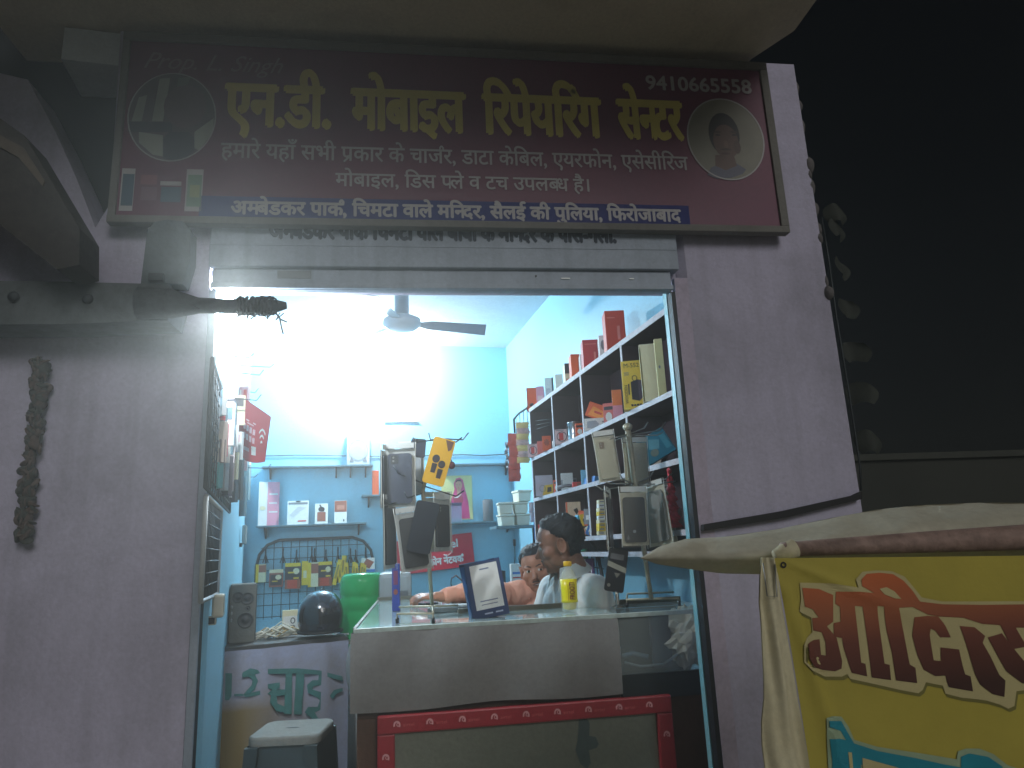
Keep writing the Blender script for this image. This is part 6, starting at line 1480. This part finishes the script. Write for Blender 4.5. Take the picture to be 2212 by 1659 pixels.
c2_ = Vector((nk2.x - .012, nk2.y - .03, shA.z + .078))
cut_open(sh_, lambda c: c.y < c2_.y - .01 and -.26 < c.z - c2_.z < .05 and abs(c.x - c2_.x - .02) < .056 * max(0, 1 - max(0, c2_.z - c.z) / .24))
collar(man2, sh_, c2_ - Vector((0, -.3, 1)) * .1, c2_, Vector((-.25, -1, 0)), .07 * s2, PSH, 1.0)
mb = MB(); mb.ball(hip2 + Vector((0, 0, .04)), (.175, .175, .13), TRO)
for k in kn2: limb(mb, [hip2 + Vector(((k.x - hip2.x) * .8, 0, .03)), k, Vector((k.x, k.y + .03, FLOOR + .12))], [.1, .078, .062], TRO)
fuse(mb, 'trousers', .01, [TRO], 3, man2, wrinkle=.004)
# stools under the two men
for i, (h_, lab) in enumerate(((hip, 'low stool under the man in the white shirt'), (hip2, 'low stool under the man in the peach shirt'))):
    t = thing('low_stool', lab, 'stool', (h_.x, h_.y, FLOOR)); hh = h_.z - FLOOR - .09
    MB().lathe([(.15, hh - .03), (.155, hh - .015), (.15, hh)], STM, 24).build('seat', t)
    for k in range(4): MB().tube([(.11 * math.cos(k * 1.57 + .78), .11 * math.sin(k * 1.57 + .78), hh - .031), (.16 * math.cos(k * 1.57 + .78), .16 * math.sin(k * 1.57 + .78), 0)], .014, STM, 8).build('leg', t)
# phone under his fingers
p = Z(905, 1306, CZ); one(MB().box((0, 0, .0055), (.075, .15, .009), BLACK, bev=.003).box((0, 0, .0105), (.068, .14, .0008), M('phone_glass', (120, 126, 128), .1, var=0)), 'mobile_phone', 'mobile phone lying on the counter glass under the fingers of the man in peach', 'phone', (p.x + .03, p.y - .02, CZ + .0012), .5)
# ------------------------------------------------------------------ foreground: timber at the left
def outline(mb, pts, y, th, mat_): mb.prism([(v.x, v.z) for v in [Y(px, py, y) for px, py in pts]], y, y + th, mat_)
t = thing('timber_beam', 'heavy grey timber beam across the left wall with a thin pole lashed on', 'beam', Y(180, 650, -.1))
m = MB(); outline(m, [(-260, 606), (90, 607), (366, 614), (376, 640), (362, 692), (140, 700), (-260, 702)], -.16, .15, WOODB); m.build('beam', t, world=True)
for px in (30, 190, 330):
    c0 = Y(px, 640 + px * .03, -.165); MB().lathe([(.016, -.004), (.018, .004), (.012, .010), (.001, .011)], WIRE, 10, T=Matrix.Translation(c0) @ Matrix.Rotation(rad(90), 4, 'X')).build('bolt', t, world=True)
m = MB(); pp = [Y(300, 655, -.18), Y(372, 656, -.18), Y(430, 660, -.17), Y(520, 662, -.17), Y(600, 661, -.17), Y(619, 660, -.17)]; m.tube(pp, [.054, .05, .027, .024, .021, .012], M('weathered_pole', (74, 80, 82), .8, var=.3, scale=40, bump=.5), 12); m.build('pole', t, world=True)
m = MB(); rr = random.Random(8); ROPE = M('old_rope', (70, 72, 74), .9, var=.3)
for k in range(11):
    c0 = Y(520 + 7 * k + rr.uniform(-2, 2), 661, -.17); r_ = .027 + rr.uniform(0, .004)
    m.tube([c0 + Vector((rr.uniform(-.004, .004), r_ * math.cos(a_), r_ * math.sin(a_))) for a_ in [2 * math.pi * q_ / 12 for q_ in range(13)]], .0042, ROPE, 6)
for k in range(13):
    c0 = Y(515 + 7.5 * k, 676 - rr.uniform(0, 4), -.18); m.tube([c0, c0 + Vector((rr.uniform(-.03, .01), -.01, -.02 * rr.random() - .012)), c0 + Vector((rr.uniform(-.04, .02), -.01, -.012 + rr.uniform(-.02, .01)))], .0022, ROPE, 5)
for pts in ([(570, 655), (582, 640), (596, 646), (600, 656)], [(592, 672), (604, 686), (608, 706), (612, 722)], [(606, 690), (620, 696)], [(368, 636), (400, 652), (430, 668)]):
    m.tube([Y(*p, -.2) for p in pts], .0032, ROPE, 5)
m.build('rope_lashing', t, world=True)
t = thing('dark_slab', 'broad dark wooden brace slanting down to the left wall above the level beam', 'brace', Y(90, 440, -.3))  # flat solid for the broad dark shape slanting over the wall
m = MB(); outline(m, [(-150, 150), (52, 292), (172, 494), (171, 572), (122, 582), (0, 486), (-150, 360)], -.3, .14, WOODD); m.build('slanting_slab', t, world=True)
m = MB(); outline(m, [(-100, 238), (50, 318), (96, 390), (92, 402), (40, 340), (-100, 262)], -.306, .0055, M('pale_batten', (96, 88, 78), .7, var=.3)); m.build('batten', t, world=True)
t = thing('dark_block', 'short round-topped grey post standing on the timber beam left of the shutter', 'post', Y(360, 560, -.05))  # flat solid for the dark round-topped shape above the beam
m = MB(); outline(m, [(304, 612), (318, 498), (332, 480), (360, 474), (395, 478), (412, 496), (410, 560), (394, 613)], -.08, .07, M('dark_block_grey', (82, 90, 94), .8, var=.25, scale=20, bump=.3)); m.build('post', t, world=True)  # flat outline of the dark round-topped shape
m = MB(); m.box(Y(338, 600, -.09), (.05, .02, .03), WIRE, bev=.003); m.build('bracket', t, world=True)
# garlands
def garland(name, label, pts, y, mats, n, seed, r_):
    rr = random.Random(seed); m = MB(); P = [Y(*p, y) for p in pts]
    for k in range(n):
        u = (k + .5) / n * (len(P) - 1); i = min(int(u), len(P) - 2); c0 = P[i].lerp(P[i + 1], u - i)
        for q_ in range(5):
            a_ = rr.uniform(0, 6.28); d = Vector((math.cos(a_), -abs(math.sin(a_)) * .6, rr.uniform(-.6, .6))) * r_ * rr.uniform(.5, 1.1)
            R = Matrix.Rotation(rr.uniform(0, 3), 3, 'X') @ Matrix.Rotation(rr.uniform(0, 3), 3, 'Z'); m.ball(c0 + d * .6, (r_ * .62, r_ * .16, r_ * .5), rr.choice(mats), 7, 5, None, R)
    m.tube([p + Vector((0, .01, 0)) for p in P], .004, WIRE, 6)
    return one(m, name, label, 'garland')
garland('dried_garland', 'dried brown flower garland hanging on the mauve wall at the far left', [(88, 780), (92, 815), (78, 890), (74, 960), (62, 1040), (58, 1100), (50, 1165)], -.03, [M('withered_petal', (92, 78, 70), .9, var=.3, scale=40), M('withered_leaf', (70, 72, 66), .9, var=.3, scale=40)], 34, 3, .034)
m = MB(); rr = random.Random(6); P = [(1775, 470), (1790, 560), (1806, 680), (1826, 800), (1842, 900), (1858, 1010), (1860, 1060)]
LF = M('dry_leaf', (46, 50, 44), .8, var=.3, scale=30)
for i, (px, py) in enumerate([(1790, 450), (1795, 480), (1808, 560), (1822, 645), (1838, 740), (1848, 830), (1860, 935)]):
    c0 = Y(px, py, .02); w_, h_ = .075, .085
    m.grid(lambda a, b: c0 + Vector((w_ * (a - .35) * (.5 + math.sin(math.pi * min(1, .15 + b * .8))) * .9, -.03 * math.sin(3 * a + i) - .02 * b, -h_ * b + .01 * math.sin(4 * a))), 6, 6, LF)
m.tube([Y(*p, .01) for p in P], .004, WIRE, 6)
one(m, 'leaf_garland', 'string of dry pale leaves hanging down the outer edge of the right pier', 'garland')
# canopy shadow on the pier, added as a solid dark strip
m = MB(); outline(m, [(1520, 1147), (1700, 1118), (1862, 1078), (1862, 1062), (1845, 1070), (1690, 1104), (1520, 1133)], -.03, .026, M('shadow_black', (34, 32, 34), .8)); one(m, 'canopy_shadow_strip', 'black batten nailed aslant across the right pier above the grey canopy', 'batten')  # solid strip standing in for the canopy's shadow, no real batten

# ------------------------------------------------------------------ foreground stall: canopy, pole, banner
yF = -1.02
CAN = stained('grey_tarpaulin', (184, 180, 162), (150, 146, 130), .6, 5, rough=.85, bump=.55, bscale=16)
t = thing('stall_canopy', 'grey tarpaulin stall canopy with a pointed end in front of the right pier', 'canopy', Y(1800, 1180, yF))
up_pts = [(1383, 1206), (1425, 1180), (1480, 1164), (1560, 1160), (1680, 1143), (1800, 1118), (1900, 1100), (2000, 1090), (2120, 1086), (2260, 1086), (2420, 1092), (2600, 1104)]
lo_pts = [(1383, 1206), (1420, 1219), (1500, 1231), (1560, 1239), (1680, 1241), (1800, 1226), (1900, 1222), (2000, 1218), (2120, 1214), (2260, 1208), (2420, 1200), (2600, 1196)]
m = MB()
def can(a, b):
    u = a * (len(up_pts) - 1); i = min(int(u), len(up_pts) - 2); f_ = u - i
    p = [up_pts[i][k] + (up_pts[i + 1][k] - up_pts[i][k]) * f_ for k in (0, 1)]; q_ = [lo_pts[i][k] + (lo_pts[i + 1][k] - lo_pts[i][k]) * f_ for k in (0, 1)]
    v = Y(p[0] + (q_[0] - p[0]) * b, p[1] + (q_[1] - p[1]) * b, yF); th = min(1, a * 3)
    v.y -= .10 * th * math.sin(math.pi * b) ** .8 + th * (.006 * math.sin(a * 46 + b * 5) + .004 * math.sin(a * 90 - b * 9) + .007 * math.sin(b * 11 + a * 6)); return v
def canb(a, b): v = can(a, b); f0 = can(a, b); v.y = yF + .12 * min(1, a * 3) * math.sin(math.pi * b) ** .8; return v
m.grid(can, 50, 14, CAN); m.grid(canb, 50, 8, CAN); m.build('tarpaulin', t, world=True)
t = thing('banner_pole', 'reddish wooden pole carrying the yellow banner under the grey canopy', 'pole', Y(1900, 1180, yF - .06))
yP = yF - .13
m = MB(); m.tube([Y(1690, 1187, yP), Y(1900, 1176, yP), Y(2100, 1166, yP), Y(2300, 1156, yP), Y(2600, 1142, yP)], [.014, .019, .024, .028, .03], M('red_wood', (146, 122, 112), .7, var=.35, scale=30, bump=.4), 14); m.build('pole', t, world=True)
m = MB(); a_, b_ = Y(1673, 1200, yP), Y(1716, 1184, yP); m.tube([a_, (a_ + b_) / 2, b_], [.010, .0165, .0185], M('cream_rag', (196, 188, 158), .85, var=.1, bump=.4, bscale=60), 12); m.build('rag_wrap', t, world=True)
yB2 = yF - .16
t = thing('cloth_banner', 'yellow cloth banner with large orange and maroon Hindi letters hanging at the lower right', 'banner', Y(1950, 1400, yB2))
def c6(x, y): return ((1880 + x / 2.962) / 1.1573, (1360 + y / 2.962) / 1.1573)
YB = M('banner_yellow', (176, 162, 66), .75, var=.10, scale=4, bump=.25, bscale=14)
def bump_y(v):   # folds running down from the tied corner, no stretch where the letters sit flat
    cpt = Y(*c6(170, 105), yB2); dx, dz = v.x - cpt.x, cpt.z - v.z
    ang = math.atan2(dz, dx + 1e-6); r_ = math.hypot(dx, dz)
    f_ = .010 * math.exp(-((ang - .42) / .07) ** 2) * min(1, r_ / .04) * math.exp(-r_ / .22) + .008 * math.exp(-((ang - 1.37) / .05) ** 2) * min(1, r_ / .05) + .006 * math.sin(dx * 9 + dz * 3) + .003 * math.sin(dx * 21 - dz * 5)
    return yB2 - f_
def ban(a, b):
    lx = 165 + (430 - 165) * b ** .9; tpx, bpx = c6(lx, 105 + 1600 * b), c6(2700, 80 + 1900 * b)
    v = Y(tpx[0] + (bpx[0] - tpx[0]) * a, tpx[1] + (bpx[1] - tpx[1]) * a, yB2); v.y = bump_y(v); return v
m = MB(); m.grid(ban, 70, 60, YB); cl_ = m.build('cloth', t, world=True)
def decal(name, polys, mat_, dy):
    m = MB()
    for pts in polys:
        vs = [Y(*c6(*p), yB2) for p in pts]
        m._new(vs, tessellate_polygon([[Vector((v.x, v.z, 0)) for v in vs]]), mat_)
    for _ in range(5):
        es = [e for e in m.bm.edges if e.calc_length() > .016]
        if not es: break
        bmesh.ops.subdivide_edges(m.bm, edges=es, cuts=1, use_grid_fill=True); bmesh.ops.triangulate(m.bm, faces=[f for f in m.bm.faces if len(f.verts) > 3])
    for v in m.bm.verts: v.co.y = bump_y(v.co) - dy
    return m.build(name, cl_, world=True)
OUTL = [(340, 285), (560, 290), (760, 320), (750, 260), (800, 205), (900, 195), (1020, 200), (1120, 240), (1190, 320), (1250, 395), (1400, 425), (1700, 425), (2100, 425), (2500, 425), (2500, 1090), (2060, 1080), (1960, 1090), (1945, 1200), (1900, 1220), (1840, 1190), (1740, 1160), (1660, 1150), (1560, 1140), (1440, 1110), (1420, 1050), (1290, 1025), (1265, 1080), (1230, 1105), (1100, 1080), (840, 1020), (700, 990), (680, 955), (640, 975), (520, 975), (420, 930), (370, 870), (360, 740), (390, 690), (430, 650), (420, 540), (340, 500), (350, 400)]
SHADW = [(x + 16, y + 26) for x, y in OUTL]
decal('letter_drop_shade', [SHADW], M('olive_print', (122, 116, 58), .7, var=.05), .0012)
decal('letter_outline', [OUTL], M('banner_cream', (190, 178, 128), .7, var=.05), .0024)
# letters change from orange at the top to maroon at the foot, as printed
LG = M('letter_print', (190, 110, 60), .7, var=0)
nt = LG.node_tree; b__ = nt.nodes['Principled BSDF']; tc = [n for n in nt.nodes if n.type == 'TEX_COORD'][0]
zt_, zb_ = Y(*c6(800, 230), yB2).z, Y(*c6(1400, 1050), yB2).z
se = nt.nodes.new('ShaderNodeSeparateXYZ'); mr = nt.nodes.new('ShaderNodeMapRange'); mr.inputs[1].default_value = zb_; mr.inputs[2].default_value = zt_
rp = nt.nodes.new('ShaderNodeValToRGB'); rp.color_ramp.elements[0].color = (*lin((66, 38, 30)), 1); rp.color_ramp.elements[1].color = (*lin((196, 102, 54)), 1)
e_ = rp.color_ramp.elements.new(.42); e_.color = (*lin((112, 62, 48)), 1); e_ = rp.color_ramp.elements.new(.7); e_.color = (*lin((160, 92, 58)), 1)
nt.links.new(tc.outputs['Object'], se.inputs[0]); nt.links.new(se.outputs[2], mr.inputs[0]); nt.links.new(mr.outputs[0], rp.inputs[0]); nt.links.new(rp.outputs[0], b__.inputs['Base Color'])
LET = [[(355, 322), (470, 330), (575, 375), (575, 570), (530, 605), (600, 690), (640, 860), (635, 915), (590, 935), (500, 925), (430, 900), (395, 840), (388, 735), (440, 705), (478, 700), (490, 815), (525, 820), (520, 720), (495, 650), (435, 635), (425, 545), (470, 540), (430, 480), (375, 460)],
       [(595, 350), (760, 350), (880, 360), (790, 310), (790, 260), (830, 220), (930, 212), (1030, 222), (1110, 270), (1180, 345), (1235, 425), (1400, 445), (1700, 450), (2500, 445), (2500, 640), (2060, 620), (1960, 620), (2040, 760), (1930, 780), (1840, 600), (1700, 590), (1560, 545), (1380, 535), (1290, 520), (1180, 465), (1070, 470), (1110, 640), (1160, 890), (1205, 915), (1218, 1028), (1050, 1005), (1020, 800), (980, 640), (955, 460), (905, 455), (925, 620), (960, 880), (1000, 890), (1010, 1002), (860, 980), (835, 760), (795, 460), (735, 455), (755, 640), (780, 870), (812, 880), (825, 972), (710, 945), (650, 760), (640, 690), (580, 680), (578, 580), (628, 570), (625, 460), (590, 440)],
       [(1190, 540), (1290, 530), (1370, 535), (1420, 600), (1465, 690), (1390, 690), (1350, 640), (1315, 625), (1310, 670), (1345, 860), (1400, 868), (1395, 765), (1530, 780), (1560, 900), (1580, 965), (1620, 980), (1640, 1092), (1460, 1060), (1435, 975), (1360, 978), (1270, 930), (1220, 820), (1180, 680)],
       [(1530, 605), (1640, 615), (1720, 680), (1700, 730), (1760, 830), (1830, 970), (1875, 1010), (1868, 1132), (1780, 1110), (1690, 1040), (1650, 960), (1600, 800)],
       [(1740, 690), (1850, 660), (1960, 800), (2060, 920), (2200, 1000), (2200, 1060), (2000, 1030), (1880, 940), (1810, 820)]]
decal('letters', LET, LG, .0036)
decal('letter_eyelet', [[(925, 330), (980, 318), (1040, 350), (1090, 405), (1040, 400), (960, 370)]], M('banner_cream', (190, 178, 128), .7), .0046)
CY2 = M('cyan_print', (30, 134, 152), .7, var=.06)
decal('lower_outline', [[(520, 1275), (560, 1262), (640, 1270), (690, 1340), (735, 1440), (900, 1490), (1200, 1540), (1530, 1600), (1540, 1540), (1600, 1520), (1700, 1520), (1800, 1560), (1900, 1640), (2100, 1700), (2100, 1800), (560, 1800), (545, 1600), (530, 1420)]], M('banner_pale_cyan', (150, 170, 140), .7), .0024)
decal('lower_letters', [[(535, 1295), (635, 1300), (680, 1380), (730, 1465), (900, 1520), (1200, 1580), (1430, 1635), (1560, 1660), (1560, 1580), (1620, 1555), (1760, 1580), (1860, 1650), (1900, 1800), (1560, 1800), (780, 1620), (780, 1800), (580, 1800), (570, 1600), (545, 1430), (610, 1425), (670, 1440), (625, 1370), (540, 1340)]], CY2, .0036)
decal('lower_letter_gaps', [[(680, 1525), (710, 1530), (715, 1645), (685, 1640)], [(790, 1570), (1060, 1645), (1000, 1790), (800, 1790)]], M('banner_cream', (190, 178, 128), .7), .0046)
m = MB(); c0 = Y(*c6(250, 155), yB2 - .012); m.ring(0, 0, .006, .006, .003, 0, BLACK, 14, T=Matrix.Translation((c0.x, bump_y(c0) - .002, c0.z))); m.build('eyelet', cl_, world=True)
# cream border cloth
t = thing('border_cloth', 'long cream cloth strip pinned beside the left edge of the yellow banner', 'cloth', Y(*c6(200, 800), yB2 - .01))
CRM = stained('cream_cloth', (206, 198, 166), (170, 156, 112), .5, 5, rough=.85, bump=.2, bscale=30)
L_ = [(75, 100), (60, 250), (55, 430), (72, 600), (85, 800), (100, 1000), (105, 1150), (90, 1330), (95, 1500), (120, 1700), (120, 1900)]; R_2 = [(175, 100), (212, 260), (235, 430), (262, 600), (295, 800), (325, 1000), (345, 1150), (375, 1330), (405, 1500), (440, 1700), (460, 1900)]
def crm(a, b):
    u = b * 10; i = min(int(u), 9); f_ = u - i
    l = [L_[i][k] + (L_[i + 1][k] - L_[i][k]) * f_ for k in (0, 1)]; r_ = [R_2[i][k] + (R_2[i + 1][k] - R_2[i][k]) * f_ for k in (0, 1)]
    px = c6(l[0] + (r_[0] - l[0]) * a, l[1] + (r_[1] - l[1]) * a); v = Y(*px, yB2 - .014); v.y += .006 * math.sin(a * 7 + b * 2) + .003 * math.sin(a * 15 - b * 6); return v
m = MB(); m.grid(crm, 22, 60, CRM); m.grid(lambda a, b: crm(a, b) + Vector((0, .004, 0)), 10, 30, CRM); m.build('cloth', t, world=True)
m = MB(); m.tube([Y(*c6(*p), yB2 - .024) for p in [(82, 140), (112, 385), (185, 390), (170, 150)]], .0012, CHROME, 6); m.build('pin', t, world=True)

# ------------------------------------------------------------------ haze volume added for the glow and veil round the lamps
HZ = bpy.data.materials.new('glow_haze'); HZ.use_nodes = True
hn = HZ.node_tree; hn.nodes.remove(hn.nodes['Principled BSDF']); pv = hn.nodes.new('ShaderNodeVolumePrincipled')
pv.inputs['Color'].default_value = (.94, 1, .98, 1); pv.inputs['Density'].default_value = HAZE; pv.inputs['Anisotropy'].default_value = .74
hn.links.new(pv.outputs[0], hn.nodes['Material Output'].inputs['Volume'])
if HAZE > 0:
    hz = MB().bx(-18.5, 18.5, -18.5, 18.5, -1.05, 4.2, HZ).build('added_glow_haze'); hz['kind'] = 'stuff'
    hz.data.materials.clear(); hz.data.materials.append(HZ)
